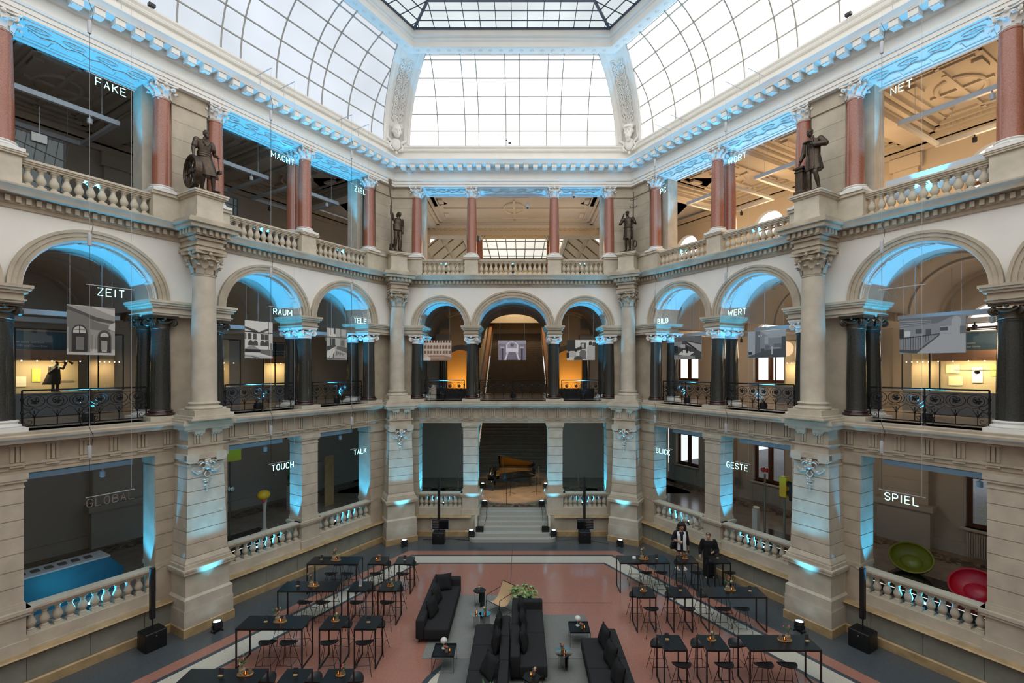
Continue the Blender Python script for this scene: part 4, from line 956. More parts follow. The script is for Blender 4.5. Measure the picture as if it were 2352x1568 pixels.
# suspended lighting tracks of the galleries
def track(w, s0, s1, y0, y1, z, label, ztop):
    t = thing('lighting_track', label, 'light track', P(w, (s0 + s1) / 2, (y0 + y1) / 2, z), R(w), 'suspended lighting tracks')
    hx, hy = (s1 - s0) / 2, (y1 - y0) / 2; k = MB()
    k.span(-hx, hx, -hy - .06, -hy + .06, -.07, .07); k.span(-hx, hx, hy - .06, hy + .06, -.07, .07)
    k.span(-hx, -hx + .12, -hy, hy, -.05, .05); k.span(hx - .12, hx, -hy, hy, -.05, .05); k.obj('frame', GRAYMET, t)
    for x in (-hx * .7, hx * .7):
        for y in (-hy, hy): MB().tube([(x, y, .05), (x, y, ztop - z)], .008, 4).obj('suspension_rod', GRAYMET, t)
    for x, y in ((hx * .5, -hy), (-hx * .3, hy)):
        k = MB(); k.tube([(x, y, -.07), (x, y, -.16)], .02, 6); k.lathe([(.03, -.32), (.065, -.3), (.065, -.16), (.03, -.14)], (x, y, 0), 12); k.obj('spotlight', GRAYMET if x > 0 else BLACK, t)
for w in ('left', 'right'):
    q = NAMES[w]
    for kk, a, b in (('a', 1.6, 4.0), ('b', 4.9, 7.5), ('c', 9.6, 12.4)):
        track(w, a, b, 1.9, 4.6, 9.25, 'grey light track hung behind %s' % q[kk + '1'], 11.0)
        track(w, a, b, 1.9, 4.6, 15.2, 'grey light track hung behind %s' % q[kk], 16.5)
        track(w, a, b, 1.0, 3.4, 4.95, 'grey light track hung behind %s' % q[kk + '0'], 5.3)

# ------------------------------------------------------------------ hanging neon signs
ST = {'A': [[(0, 0), (.5, 1), (1, 0)], [(.2, .36), (.8, .36)]], 'B': [[(0, 0), (0, 1), (.6, 1), (.9, .88), (.9, .64), (.6, .53), (0, .53)], [(.6, .53), (1, .4), (1, .13), (.65, 0), (0, 0)]], 'C': [[(1, .78), (.8, 1), (.25, 1), (0, .75), (0, .25), (.25, 0), (.8, 0), (1, .22)]],
      'D': [[(0, 0), (0, 1), (.6, 1), (1, .7), (1, .3), (.6, 0), (0, 0)]], 'E': [[(1, 1), (0, 1), (0, 0), (1, 0)], [(0, .52), (.85, .52)]], 'F': [[(1, 1), (0, 1), (0, 0)], [(0, .52), (.85, .52)]], 'G': [[(1, .8), (.8, 1), (.25, 1), (0, .75), (0, .25), (.25, 0), (.8, 0), (1, .25), (1, .48), (.55, .48)]],
      'H': [[(0, 0), (0, 1)], [(1, 0), (1, 1)], [(0, .52), (1, .52)]], 'I': [[(.5, 0), (.5, 1)]], 'K': [[(0, 0), (0, 1)], [(1, 1), (.05, .45)], [(.3, .58), (1, 0)]], 'L': [[(0, 1), (0, 0), (1, 0)]], 'M': [[(0, 0), (0, 1), (.5, .35), (1, 1), (1, 0)]], 'N': [[(0, 0), (0, 1), (1, 0), (1, 1)]],
      'O': [[(.3, 1), (.75, 1), (1, .72), (1, .28), (.75, 0), (.3, 0), (0, .28), (0, .72), (.3, 1)]], 'P': [[(0, 0), (0, 1), (.7, 1), (1, .85), (1, .6), (.7, .45), (0, .45)]], 'R': [[(0, 0), (0, 1), (.7, 1), (1, .85), (1, .62), (.7, .48), (0, .48)], [(.5, .48), (1, 0)]], 'S': [[(1, .82), (.78, 1), (.25, 1), (0, .82), (0, .64), (.25, .53), (.75, .47), (1, .36), (1, .17), (.78, 0), (.22, 0), (0, .18)]],
      'T': [[(0, 1), (1, 1)], [(.5, 1), (.5, 0)]], 'U': [[(0, 1), (0, .25), (.25, 0), (.75, 0), (1, .25), (1, 1)]], 'W': [[(0, 1), (.25, 0), (.5, .7), (.75, 0), (1, 1)]], 'Z': [[(0, 1), (1, 1), (0, 0), (1, 0)]], '7': [[(0, 1), (1, 1), (.35, 0)]]}
WD = {'I': .03, 'M': .15, 'W': .17}
def neon(w, s, z, word, lit, label):
    n = 1.1; t = thing('neon_sign', label, 'sign', P(w, s, -n, z), R(w), 'hanging word signs')
    H = .185; wid = [WD.get(c, .105) for c in word]; gap = .062; tot = sum(wid) + gap * (len(word) - 1); x = -tot / 2
    if word == 'PC': x = -.12
    k = MB(); k.tube([(-.49, 0, 0), (.49, 0, 0)], .010, 4); k.obj('hanger_bar', GRAYMET, t)
    k = MB()
    for c, wd in zip(word, wid):
        for st in ST[c]: k.tube([(x + px * wd, 0, -.055 - H + pz * H) for px, pz in st], .0095, 6)
        x += wd + gap
    k.obj('neon_lettering', NEON if lit else DEADNEON, t)
    e = -.42; k = MB()
    k.lathe([(.038, .95), (.042, .97), (.042, 1.24), (.038, 1.26)], (e, 0, 0), 12); k.obj('transformer', GRAYMET, t)
    MB().tube([(e, 0, 0), (e, 0, .96)], .006, 4).obj('power_cable', BLACK, t); MB().tube([(e + .04, 0, 1.25), (e + .07, 0, 1.5), (e - .02, 0, 1.75)], .006, 4).obj('power_cable', BLACK, t)
    for xx in (-.42, .42): MB().tube([(xx, 0, 0), (xx, 0, (17.6 if z > 12 else (14.95 if z > 7 else 9.8)) - z)], .0035, 4).obj('suspension_wire', GRAYMET, t)
    return t
for w, rows in (('left', (('FAKE', 'MACHT', 'ZIEL'), ('ZEIT', 'RAUM', 'TELE'), ('GLOBAL', 'TOUCH', 'TALK'))), ('right', (('NET', 'WORT', 'PC'), ('NUT7', 'WERT', 'BILD'), ('SPIEL', 'GESTE', 'BLICK')))):
    for words_, z, flo in zip(rows, (14.94, 9.76, 4.57), ('upper gallery', 'middle gallery', 'ground floor')):
        for wd, s in zip(words_, (10.82, 6.22, 2.95)):
            lit = wd not in ('GLOBAL', 'NUT7')
            neon(w, s, z, wd, lit, ('glowing cyan neon word %s hung before the %s' % (wd, flo)) if lit else ('dark unlit neon word %s hung on a grey bar' % wd if wd == 'GLOBAL' else 'dark unlit neon letters hung before the wide gallery print'))
    for i, s in enumerate((10.82, 6.22, 2.95)):                        # brackets on the main cornice
        t = thing('cornice_bracket', 'thin metal bracket arms on the main cornice above %s' % NAMES[w]['cba'[i]], 'bracket', P(w, s, 0, 17.6), R(w), 'cornice brackets for the hanging signs')
        for xx in (-.42, .42):
            k = MB(); k.tube([(xx, -.2, 0), (xx, -1.12, 0)], .014, 4); k.tube([(xx, -.5, 0), (xx, -.5, -.36)], .012, 4); k.obj('arm', GRAYMET, t)

# ------------------------------------------------------------------ photographic prints hung in the arches
def print_board(w, s, y, z, wd, ht, label, shapes, tones=GRAYS, grp='photographic prints hung in the arches'):
    """shapes: [(tone, [(x, z) in 0..1])], painted back to front."""
    t = thing('hanging_print', label, 'picture', P(w, s, y, z), R(w), grp)
    k = MB(); k.span(-wd / 2, wd / 2, 0, .02, 0, ht); k.obj('board', GRAYS[4], t)
    k = MB()
    for i, (tone, pts) in enumerate(shapes):
        k.cur = tone; yy = -.001 - .0004 * i
        k.add([(-wd / 2 + px * wd, yy, pz * ht) for px, pz in pts], [tuple(range(len(pts)))])
    k.obj('printed_picture', tones, t, recalc=False)
    for x in (-wd * .44, wd * .44): MB().tube([(x, .01, ht), (x, .01, 10.75 - z)], .003, 4).obj('hanging_wire', GRAYMET, t)
    return t
def rect(a, b, c, d): return [(a, c), (b, c), (b, d), (a, d)]
def archp(cx, hw, z0, zs, r=None): return [(cx - hw, z0), (cx + hw, z0)] + [(cx + hw * math.cos(PI * j / 8), zs + (r or hw) * math.sin(PI * j / 8)) for j in range(9)]
S1 = [(3, rect(0, 1, 0, 1)), (4, rect(0, 1, 0, .12)), (1, [(0, .9), (0, .98), (.6, .78), (1, .72), (1, .66), (.6, .7), (.3, .8)]), (2, [(0, .55), (0, .9), (.35, .8), (.6, .68), (.9, .62), (.9, .5)]), (4, [(.5, .98), (1, .82), (1, .95), (.62, 1)]), (4, [(0, .98), (.4, .99), (.4, 1), (0, 1)]), (2, archp(.25, .22, .05, .48, .2)), (0, archp(.25, .16, .06, .46, .15)), (4, archp(.25, .13, .44, .47, .11)), (0, rect(.24, .26, .44, .58)), (0, rect(.12, .38, .50, .51)), (2, rect(.18, .34, .1, .36)), (1, archp(.77, .15, .05, .38, .14)), (0, archp(.77, .12, .06, .37, .11)), (4, archp(.77, .09, .38, .40, .07)), (3, rect(.70, .83, .10, .30)), (4, rect(.71, .82, .07, .10)), (2, rect(.5, .51, .08, .42)), (2, rect(.58, .585, .08, .42)), (4, [(.85, .55), (1, .5), (1, .7), (.88, .64)])]
S2 = [(5, rect(0, 1, 0, 1)), (1, [(0, .84), (.45, .74), (.45, .68), (0, .78)]), (1, [(.55, .74), (.85, .82), (.85, .76), (.55, .68)]), (3, [(0, .72), (.45, .66), (.55, .66), (1, .70), (1, .68), (0, .69)])] + [(1, rect(a, a + .12, .50, .66)) for a in (.11, .29, .56, .70)] + [(2, rect(0, .05, .5, .66))] + [(1, archp(c, .085, .34, .40)) for c in (.2, .37, .62, .78)] + [(3, [(0, .24), (.5, .24), (.3, .34), (.1, .30)]), (0, rect(0, .55, .16, .24)), (2, [(.55, .14), (1, .05), (1, .24), (.55, .24)]), (4, [(0, .1), (.55, .07), (1, .02), (1, 0), (0, 0)]), (1, [(0, .07), (.2, .06), (.5, .02), (.5, .0), (.2, .04), (0, .05)]), (2, rect(.84, .86, .2, 1)), (2, rect(.9, .97, .24, .42))]
S3 = [(4, rect(0, 1, 0, 1)), (5, rect(.1, .45, .7, .97)), (2, rect(.18, .2, .78, 1)), (1, rect(.33, .42, .82, 1)), (2, rect(0, 1, .69, .73)), (2, rect(.66, .98, .74, 1)), (4, rect(.7, .95, .76, .98)), (1, rect(.15, .42, .45, .68)), (4, rect(.22, .25, .45, .68)), (4, rect(.40, .46, .30, .68)), (3, rect(.62, .9, .42, .68)), (2, archp(.77, .08, .46, .56)), (1, [(.0, .42), (.4, .48), (.45, .44), (.1, .30), (0, .28)]), (2, [(.45, .35), (1, .22), (1, .4), (.5, .45)]), (5, [(0, .25), (.35, .4), (.4, .3), (.2, .05), (0, .08)])] + [(0, rect(.46 + .05 * i, .48 + .05 * i, .14 + .02 * (i % 3), .28 - .01 * i)) for i in range(9)] + [(0, rect(0, .9, .03, .045)), (0, rect(.3, .34, .06, .2)), (0, [(.08, .07), (.14, .12), (.16, .10)])]
S4T = [mat('sepia_%d' % i, c, .5) for i, c in enumerate(((.10, .05, .03), (.22, .11, .07), (.36, .21, .14), (.50, .33, .24), (.66, .52, .42), (.75, .68, .60)))]
S4 = [(4, rect(0, 1, 0, 1))] + [(0, rect(.02 + .098 * i, .08 + .098 * i, .88, 1)) for i in range(10)] + [(5, rect(0, 1, .80, .84))] + [(1, archp(.07 + .107 * i, .038, .58, .72)) for i in range(9)] + [(5, rect(0, 1, .50, .56))] + [(1, rect(.03 + .11 * i, .10 + .11 * i, .34, .48)) for i in range(9)] + [(2, [(0, .12), (.25, .26), (.75, .26), (1, .16), (1, 0), (0, 0)]), (3, [(.2, .1), (.8, .1), (.7, .18), (.3, .18)]), (5, [(0, .12), (.15, .2), (.25, .16), (.25, 0), (0, 0)])]
S5T = [mat('lilac_%d' % i, c, .5) for i, c in enumerate(((.06, .05, .07), (.14, .12, .16), (.25, .22, .28), (.38, .35, .43), (.55, .52, .60), (.8, .8, .85)))]
S5 = [(3, rect(0, 1, 0, 1)), (2, rect(0, .28, 0, .8)), (2, rect(.72, 1, 0, .8)), (5, archp(.5, .22, .38, .72, .22)), (3, archp(.5, .17, .6, .76, .14)), (1, archp(.5, .06, .68, .78, .06)), (5, rect(.37, .63, .42, .6)), (1, [(.38, .4), (.62, .4), (.70, 0), (.30, 0)])] + [(3, rect(.36 - .003 * i, .64 + .003 * i, .34 - .05 * i, .355 - .05 * i)) for i in range(7)] + [(5, [(.33, .45), (.37, .45), (.28, 0), (.22, 0)]), (5, [(.63, .45), (.67, .45), (.78, 0), (.72, 0)]), (0, rect(.12, .18, .0, .62)), (0, rect(.82, .88, 0, .62)), (4, rect(.08, .22, .6, .68)), (4, rect(.78, .92, .6, .68))]
S6 = [(5, rect(0, 1, 0, 1)), (0, rect(0, .30, .45, 1)), (1, rect(.48, .68, .55, .86)), (4, rect(.52, .62, .62, .82)), (4, [(.72, 0), (.72, .65), (.78, .74), (.95, .72), (1, .6), (1, 0)]), (0, archp(.84, .06, .74, .84, .1)), (1, archp(.96, .05, .7, .8, .1))] + [(0, archp(.06 + .085 * i, .045, .42 + .05 * (i % 3), .52 + .05 * (i % 3), .07)) for i in range(6)] + [(4, archp(.06 + .13 * i, .07, .15, .34, .08)) for i in range(4)] + [(2, archp(.57, .12, .05, .38, .14)), (5, archp(.38, .055, .22, .32, .06)), (1, archp(.4, .15, 0, .08, .12)), (0, archp(.03, .05, .1, .3, .1))]
S7 = [(1, rect(0, 1, 0, 1)), (2, [(0, 1), (1, 1), (1, .65), (.6, .8), (0, .82)]), (3, rect(0, .3, .55, .8)), (4, [(.45, .65), (1, .3), (1, .6), (.5, .78)]), (0, [(.5, .75), (.85, .42), (.8, .40), (.45, .7)]), (5, [(.15, .22), (.55, .14), (.75, .3), (.35, .42)]), (0, [(.15, .2), (.55, .12), (.75, .28), (.75, .25), (.55, .09), (.15, .17)]), (0, rect(.3, .33, .3, .5)), (0, rect(.45, .52, .28, .55)), (0, rect(.58, .62, .3, .52)), (3, [(0, 0), (.8, 0), (.75, .15), (0, .2)]), (0, rect(0, .14, .3, .62)), (4, rect(.25, .42, .5, .66))]
S8T = [mat('blueprint_%d' % i, c, .5) for i, c in enumerate(((.03, .035, .04), (.08, .09, .10), (.15, .17, .19), (.26, .29, .32), (.40, .44, .47), (.6, .64, .66)))]
S8 = [(3, rect(0, 1, 0, 1)), (4, rect(0, .2, .1, 1)), (2, [(.2, .05), (.34, .2), (.34, 1), (.22, 1)]), (4, [(.34, 1), (1, 1), (1, .72), (.6, .72)]), (1, [(0, 0), (1, 0), (1, .32), (.55, .3), (.0, .05)]), (4, rect(.46, .56, .5, .78)), (1, rect(.9, 1, .3, .75)), (5, rect(.64, .67, .12, .4)), (1, rect(.36, .46, .2, .34)), (2, rect(.48, .6, .28, .45)), (0, rect(.02, .12, .12, .22)), (2, rect(.7, .9, .35, .5)), (5, rect(.70, .86, .34, .36)), (5, rect(.3, .33, .78, .84)), (5, rect(.36, .39, .8, .86))]
S9 = [(3, rect(0, 1, 0, 1)), (2, [(0, 1), (.85, 1), (.6, .82), (0, .75)])] + [(4, [(0, .78 + .07 * i), (.5, .82 + .04 * i), (.5, .83 + .04 * i), (0, .80 + .07 * i)]) for i in range(3)] + [(4, archp(.87, .07, .5, .85, .12)), (0, rect(0, .07, .45, .7)), (1, rect(.26, .36, .56, .68)), (1, rect(.42, .5, .5, .66)), (5, rect(.08, .18, .48, .64)), (4, rect(.64, .8, .52, .72)), (1, rect(.64, .75, .6, .7)), (2, rect(.92, 1, .42, .7)), (4, [(.28, 0), (1, 0), (1, .5), (.65, .52)]), (1, [(0, .05), (.28, 0), (.63, .48), (.63, .52), (.30, .10), (0, .12)]), (0, [(0, .42), (.35, .47), (.63, .52), (.63, .535), (.35, .49), (0, .44)])] + [(0, rect(.02 + .04 * i, .026 + .04 * i, .06 + (.0 if i < 7 else .06 * (i - 6)), .45 + .004 * i)) for i in range(14)]
print_board('left', 10.72, .42, 8.08, 1.0, 1.31, 'black-and-white print of two ruined arched doors, upright, before the dark vitrine', S1)
print_board('left', 6.13, .42, 8.08, 1.0, 1.31, 'black-and-white print of a court corner with arches under a canvas roof', S2)
print_board('left', 2.83, .42, 8.08, 1.0, 1.30, 'black-and-white upright print looking down on a crowd beside columns', S3)
print_board('far', 1.92, .42, 8.10, 1.32, .95, 'sepia print of the old arcaded court with red floor', S4, S4T)
print_board('far', FARW / 2 - .04, .42, 8.12, 1.32, .93, 'lilac-toned print of a grand staircase with vaulted hall', S5, S5T)
print_board('far', FARW - 2.28, .42, 8.12, 1.32, .95, 'black-and-white print of a crowd gathered before a cabinet', S6)
print_board('right', 2.87, .42, 8.10, 1.4, .95, 'black-and-white print of a display platform below an escalator', S7)
print_board('right', 6.29, .42, 8.10, 1.4, .95, 'blue-grey print of a long exhibition room with chairs', S8, S8T)
print_board('right', 10.9, .42, 8.12, 1.4, .97, 'blue-grey wide print of a gallery with a slatted railing', S9, S8T)
# ------------------------------------------------------------------ bar tables, stools and what stands on them
TZ = 1.04
def bar_table(w):
    t = thing('bar_table', 'x', 'table', (0, 0, 0)); d = .64
    MB().box((0, 0, TZ - .0125), (w, d, .025)).obj('tabletop', BLKMATT, t)
    for sx in (-1, 1):
        k = MB(); x = sx * (w / 2 - .016); r = .016
        for a, b in (((x - r, x + r, -d / 2, -d / 2 + 2 * r, 0, TZ - .025)), ((x - r, x + r, d / 2 - 2 * r, d / 2, 0, TZ - .025)), ((x - r, x + r, -d / 2, d / 2, 0, 2 * r))) and []: pass
        k.span(x - r, x + r, -d / 2, -d / 2 + 2 * r, 0, TZ - .025); k.span(x - r, x + r, d / 2 - 2 * r, d / 2, 0, TZ - .025); k.span(x - r, x + r, -d / 2, d / 2, 0, 2 * r)
        k.obj('leg_frame', BLKMATT, t)
    k = MB()
    for sy in (-1, 1): k.span(-w / 2, w / 2, sy * (d / 2 - .016) - .012, sy * (d / 2 - .016) + .012, TZ - .05, TZ - .025)
    k.obj('apron_rail', BLKMATT, t); return t
def stool():
    t = thing('bar_stool', 'x', 'stool', (0, 0, 0)); k = MB(); rows = []
    for i in range(9):                                                # shell seat, straight front, low curved back lip at -y
        q = i / 8; row = []
        for j in range(17):
            a = PI * j / 16; x = .22 * math.cos(a) * (.12 + .88 * q); y = .13 - .30 * math.sin(a) * q
            z = .73 + .10 * max(0, q - .55) ** 1.4 * 2.2 * math.sin(a) ** 1.2 + .02 * q * (1 - math.sin(a)); row.append((x, y, z))
        rows.append(row)
    k.sheet(rows); k.sheet([[(x, y, z - .025) for x, y, z in r] for r in rows]); k.sheet([rows[-1], [(x, y, z - .025) for x, y, z in rows[-1]]]); k.sheet([[r[0] for r in rows] + [r[-1] for r in reversed(rows)], [(r[0][0], r[0][1], r[0][2] - .025) for r in rows] + [(r[-1][0], r[-1][1], r[-1][2] - .025) for r in reversed(rows)]])
    k.obj('seat', mat('black_stool_shell', (.008, .008, .009), .45), t)
    for sx, sy in ((-1, -1), (1, -1), (-1, 1), (1, 1)):
        MB().tube([(sx * .10, .02 + sy * .07, .715), (sx * .235, .02 + sy * .235, .006)], .0075, 6).obj('leg', BLACK, t)
    k = MB(); q = .20; zz = .26; f = lambda z: .10 + (.135) * (1 - z / .715), 
    e = .10 + .135 * (1 - zz / .715); e2 = .07 + .165 * (1 - zz / .715); k.tube([(-e, .02 - e2, zz), (e, .02 - e2, zz), (e, .02 + e2, zz), (-e, .02 + e2, zz)], .0075, 6, closed=True); k.obj('footrest', BLACK, t); return t
RIB = mat('ribbed_stoneware', (.42, .32, .20), .6, scale=8, var=.2); CLAY = mat('speckled_clay', (.30, .22, .15), .6, scale=30, var=.3)
LEAF = mat('leaf_green', (.06, .14, .05), .6); LEAF2 = mat('pale_leaf', (.32, .42, .16), .55); PINK = mat('coral_petals', (.75, .16, .14), .6); CRM = mat('cream_petals', (.72, .62, .42), .6)
def wood_tray(big):
    t = thing('wooden_tray', 'x', 'tray', (0, 0, 0)); k = MB(); L = .17 if big else .10; r = .09 if big else .075
    pts = [(L - r + r * math.cos(a), r * math.sin(a)) for a in [-PI / 2 + j * PI / 8 for j in range(9)]] + [(-L + r + r * math.cos(a), r * math.sin(a)) for a in [PI / 2 + j * PI / 8 for j in range(9)]]
    k.poly([(x, y, 0) for x, y in pts], (0, 0, .014)); k.obj('board', WOOD, t)
    MB().tube([(x * .97, y * .97, .016) for x, y in pts], .009, 5, closed=True).obj('rim', WOOD, t); return t
def vase(big):
    t = thing('stoneware_vase', 'x', 'vase', (0, 0, 0)); k = MB()
    if big:
        for i in range(4): k.lathe([(.02, .028 * i), (.056, .028 * i + .004), (.064, .028 * i + .014), (.056, .028 * i + .025), (.02, .028 * i + .029)], (0, 0, 0), 18)
        k.lathe([(.03, .11), (.022, .13), (.028, .19), (.034, .21), (.028, .212)], (0, 0, 0), 14)
    else: k.lathe([(.03, 0), (.036, .02), (.038, .06), (.030, .085), (.033, .10), (.028, .10), (.026, .03)], (0, 0, 0), 16)
    k.obj('body', RIB if big else CLAY, t); return t
def flowers(kind, seed):
    rnd = random.Random(seed); t = thing('flower_bunch', 'x', 'flowers', (0, 0, 0)); z0 = .14 if kind == 'big' else .05; hgt = .22 if kind == 'big' else .12
    st = MB(); n = 7 if kind == 'big' else 4; tips = []
    for i in range(n):
        a = rnd.random() * 2 * PI; d = hgt * (.25 + .45 * rnd.random()); h = hgt * (.65 + .6 * rnd.random()); tip = (d * math.cos(a), d * math.sin(a), z0 + h); tips.append(tip)
        st.tube([(0, 0, z0 - .03), (tip[0] * .4, tip[1] * .4, z0 + h * .6), tip], .0028, 4)
    st.obj('stems', LEAF, t)
    lf = MB()
    for i, p in enumerate(tips):
        for j in range(3):
            q = .5 + .2 * j; c = (p[0] * q + rnd.uniform(-.02, .02), p[1] * q + rnd.uniform(-.02, .02), z0 + (p[2] - z0) * q); lf.ball(c, (.022, .022, .006), 6, 4, Matrix.Rotation(rnd.random() * 3, 3, 'Z') @ Matrix.Rotation(rnd.uniform(-.9, .9), 3, 'X'))
    lf.obj('leaves', LEAF, t)
    for i, (p, r) in enumerate(zip(tips, (.034, .026, .022) if kind == 'big' else (.03, .022))):
        b = MB(); p = (p[0] * .6, p[1] * .6 - .02, p[2] * .92)
        for j in range(9):
            a = j * 2 * PI / 9; b.ball((p[0] + r * .75 * math.cos(a), p[1] - .01, p[2] + r * .75 * math.sin(a)), (r * .42, .012, r * .42), 6, 4)
        b.ball((p[0], p[1] - .015, p[2]), r * .5, 8, 5); b.obj('blossom', PINK if (i + seed) % 3 != 2 else CRM, t)
    return t
AMBER = clear_glass('amber_candle_glass', (.75, .45, .2), .15)
def tealight():
    t = thing('tealight', 'x', 'candle', (0, 0, 0)); MB().lathe([(.025, 0), (.034, .02), (.034, .055), (.028, .075), (.026, .075), (.031, .055), (.031, .02), (.0, .006)], (0, 0, 0), 14).obj('glass', AMBER, t)
    MB().lathe([(.02, .008), (.02, .022), (0, .024)], (0, 0, 0), 10).obj('wax', CRM, t); MB().lathe([(.001, .024), (.008, .036), (.006, .05), (.0005, .064)], (0, 0, 0), 8).obj('flame', FLAME, t); return t
def menu_holder(tall=False):
    t = thing('menu_holder', 'x', 'menu stand', (0, 0, 0)); MB().box((0, -.02, .012), (.085, .05, .024)).obj('wood_block', mat('pale_wood', (.62, .42, .22), .5), t)
    k = MB(); h = .2 if tall else .15; k.poly([(-.05, 0, .02), (.05, 0, .02), (.05, .02, h), (-.05, .02, h)], (0, -.006, 0)); k.obj('card', mat('smoked_card', (.03, .035, .045), .12) if not tall else mat('silver_card', (.30, .34, .42), .1), t); return t
PROTO = {'long': bar_table(1.72), 'small': bar_table(.57), 'stool': stool(), 'trayL': wood_tray(True), 'trayS': wood_tray(False), 'vaseL': vase(True), 'vaseS': vase(False), 'tea': tealight(), 'menu': menu_holder(), 'menuT': menu_holder(True)}
for i in range(4): PROTO['flB%d' % i] = flowers('big', i + 1); PROTO['flS%d' % i] = flowers('small', i + 11)
def place(key, x, y, z, rz, label, group):
    return copy_tree(PROTO[key], (x, y, z), rz, label, group)
def big_tray(x, y, where, i, grp_side, mirror=1):
    place('trayL', x, y, TZ, 0, 'oval wooden tray with vases on %s' % where, 'wooden trays on the bar tables')
    z = TZ + .015; place('vaseL', x - .07 * mirror, y, z, 0, 'ribbed stoneware vase on the oval tray on %s' % where, 'ribbed vases')
    place('flB%d' % (i % 4), x - .07 * mirror, y, z, i * 1.3, 'flowers in the ribbed vase on %s' % where, 'flowers on the bar tables')
    place('vaseS', x + .10 * mirror, y + .015, z, 0, 'small clay vase on the oval tray on %s' % where, 'small clay vases')
    place('tea', x + .03 * mirror, y - .045, z, 0, 'lit tealight on the oval tray on %s' % where, 'tealights')
def small_tray(x, y, where, i):
    place('trayS', x, y, TZ, 0, 'little wooden tray on %s' % where, 'wooden trays on the bar tables'); z = TZ + .015
    place('vaseS', x + .045, y + .01, z, 0, 'small clay vase on the little tray on %s' % where, 'small clay vases'); place('flS%d' % (i % 4), x + .045, y + .01, z, i * .9, 'little flowers in the clay vase on %s' % where, 'flowers on the bar tables')
    place('tea', x - .045, y - .02, z, 0, 'lit tealight on the little tray on %s' % where, 'tealights')
ORD = {'L': ['back', 'second', 'third', 'nearest'], 'R': ['back', 'middle', 'nearest']}
def row(side, ri, yf, items):
    """items: [(kind, x centre, column phrase, [things on it])]"""
    sd = 'left' if side == 'L' else 'right'; yc = yf + .32
    for i, (kind, x, colp, on, stl) in enumerate(items):
        where = 'the %s bar table, %s %s row' % (colp, ORD[side][ri], sd); where2 = '%s, %s %s row' % (colp, ORD[side][ri], sd)
        place(kind, x, yc, 0, 0, 'black %s bar table in the %s row on the %s' % (colp, ORD[side][ri], sd), 'black bar tables')
        for th, dx, dy in on:
            if th == 'T': big_tray(x + dx, yc + dy, where, ri * 3 + i, sd, 1 if side == 'L' or ri == 0 else (1 if ri == 1 else -1))
            elif th == 't': small_tray(x + dx, yc + dy, where, ri + i)
            elif th in 'mM': place('menu' if th == 'm' else 'menuT', x + dx, yc + dy, TZ, 0, '%s menu stand on %s' % ('dark' if th == 'm' else 'tall silvery', where), 'menu stands')
            elif th == 'c':
                c = tag(MB().poly([(-.06, 0, 0), (.06, 0, 0), (.055, .035, .075), (-.055, .035, .075)], (0, -.004, 0)).obj('place_card', mat('white_card', (.8, .8, .8), .6), None, (x + dx, yc + dy, TZ)), 'white folded card on %s' % where, 'card')
        for j, (dx, fr) in enumerate(stl):
            far_ = fr > 0; yy = yf - .12 if not far_ else yf + .64 + .12
            pos = '' if kind == 'small' else (' left' if dx == min(d for d, f in stl if f == fr) else ' right')
            place('stool', x + dx, yy, 0, (0 if not far_ else PI) + random.uniform(-.12, .12), 'black%s stool at the %s side of the %s' % (pos, 'far' if far_ else 'near', where2), 'black wire bar stools')
SL = [(-.06, 1), (.47, 1), (.0, -1), (.53, -1)]; SS_ = [(.02, -1), (.12, 1)]
row('L', 0, 15.98, [('long', -6.46, 'long', [('m', -.5, .06), ('T', .02, 0)], SL), ('small', -4.95, 'small middle', [('t', -.02, 0)], SS_), ('small', -4.05, 'small inner', [('m', .0, .03)], SS_)])
row('L', 1, 14.04, [('long', -6.46, 'long', [('m', -.38, .0), ('T', .1, 0)], SL), ('small', -4.92, 'small middle', [('M', .0, 0)], SS_), ('small', -4.02, 'small inner', [('t', .02, 0)], SS_)])
row('L', 2, 11.99, [('long', -6.46, 'long', [('m', -.25, .02), ('T', .12, .02)], SL), ('small', -4.90, 'small middle', [('t', .0, .05)], SS_), ('small', -4.0, 'small inner', [('m', .0, .0)], SS_)])
row('L', 3, 9.76, [('long', -6.46, 'long', [('m', -.05, .08), ('T', .45, .12)], [(-.06 + .5, 1), (.47 + .3, 1)]), ('small', -4.9, 'small middle', [('m', .0, .1)], [(.25, 1)]), ('small', -3.98, 'small inner', [('t', .06, .1)], [(.25, 1)])])
SRl = [(-.17, 1), (.42, 1), (.02, -1), (.54, -1)]
row('R', 0, 16.07, [('long', 4.27, 'long', [('c', -.28, .05), ('T', .05, 0), ('m', .50, .02)], SRl), ('small', 5.83, 'small middle', [('t', -.05, .05)], [(.2, -1), (-.12, 1)]), ('small', 6.95, 'small outer', [('m', -.02, .1)], [(.18, -1), (-.1, 1)])])
row('R', 1, 13.66, [('small', 3.68, 'small inner', [('t', .0, .05)], [(.12, -1), (-.14, 1)]), ('small', 4.75, 'small middle', [('m', .05, .1)], [(.10, -1), (-.12, 1)]), ('long', 6.35, 'long', [('T', -.05, .1), ('m', .52, .05)], [(-.46, -1), (.08, -1), (-.75, 1), (-.1, 1)])])
row('R', 2, 11.09, [('small', 3.68, 'small inner', [('m', -.08, .12)], [(.12, -1), (-.2, 1)]), ('small', 4.69, 'small middle', [('t', .0, .08)], [(.12, -1), (-.2, 1)]), ('long', 6.29, 'long', [('T', .2, .08), ('m', .72, .05)], [(-.55, -1), (.0, -1), (-.85, 1), (-.3, 1)])])
def purge(o):
    for c in list(o.children): purge(c)
    bpy.data.objects.remove(o)

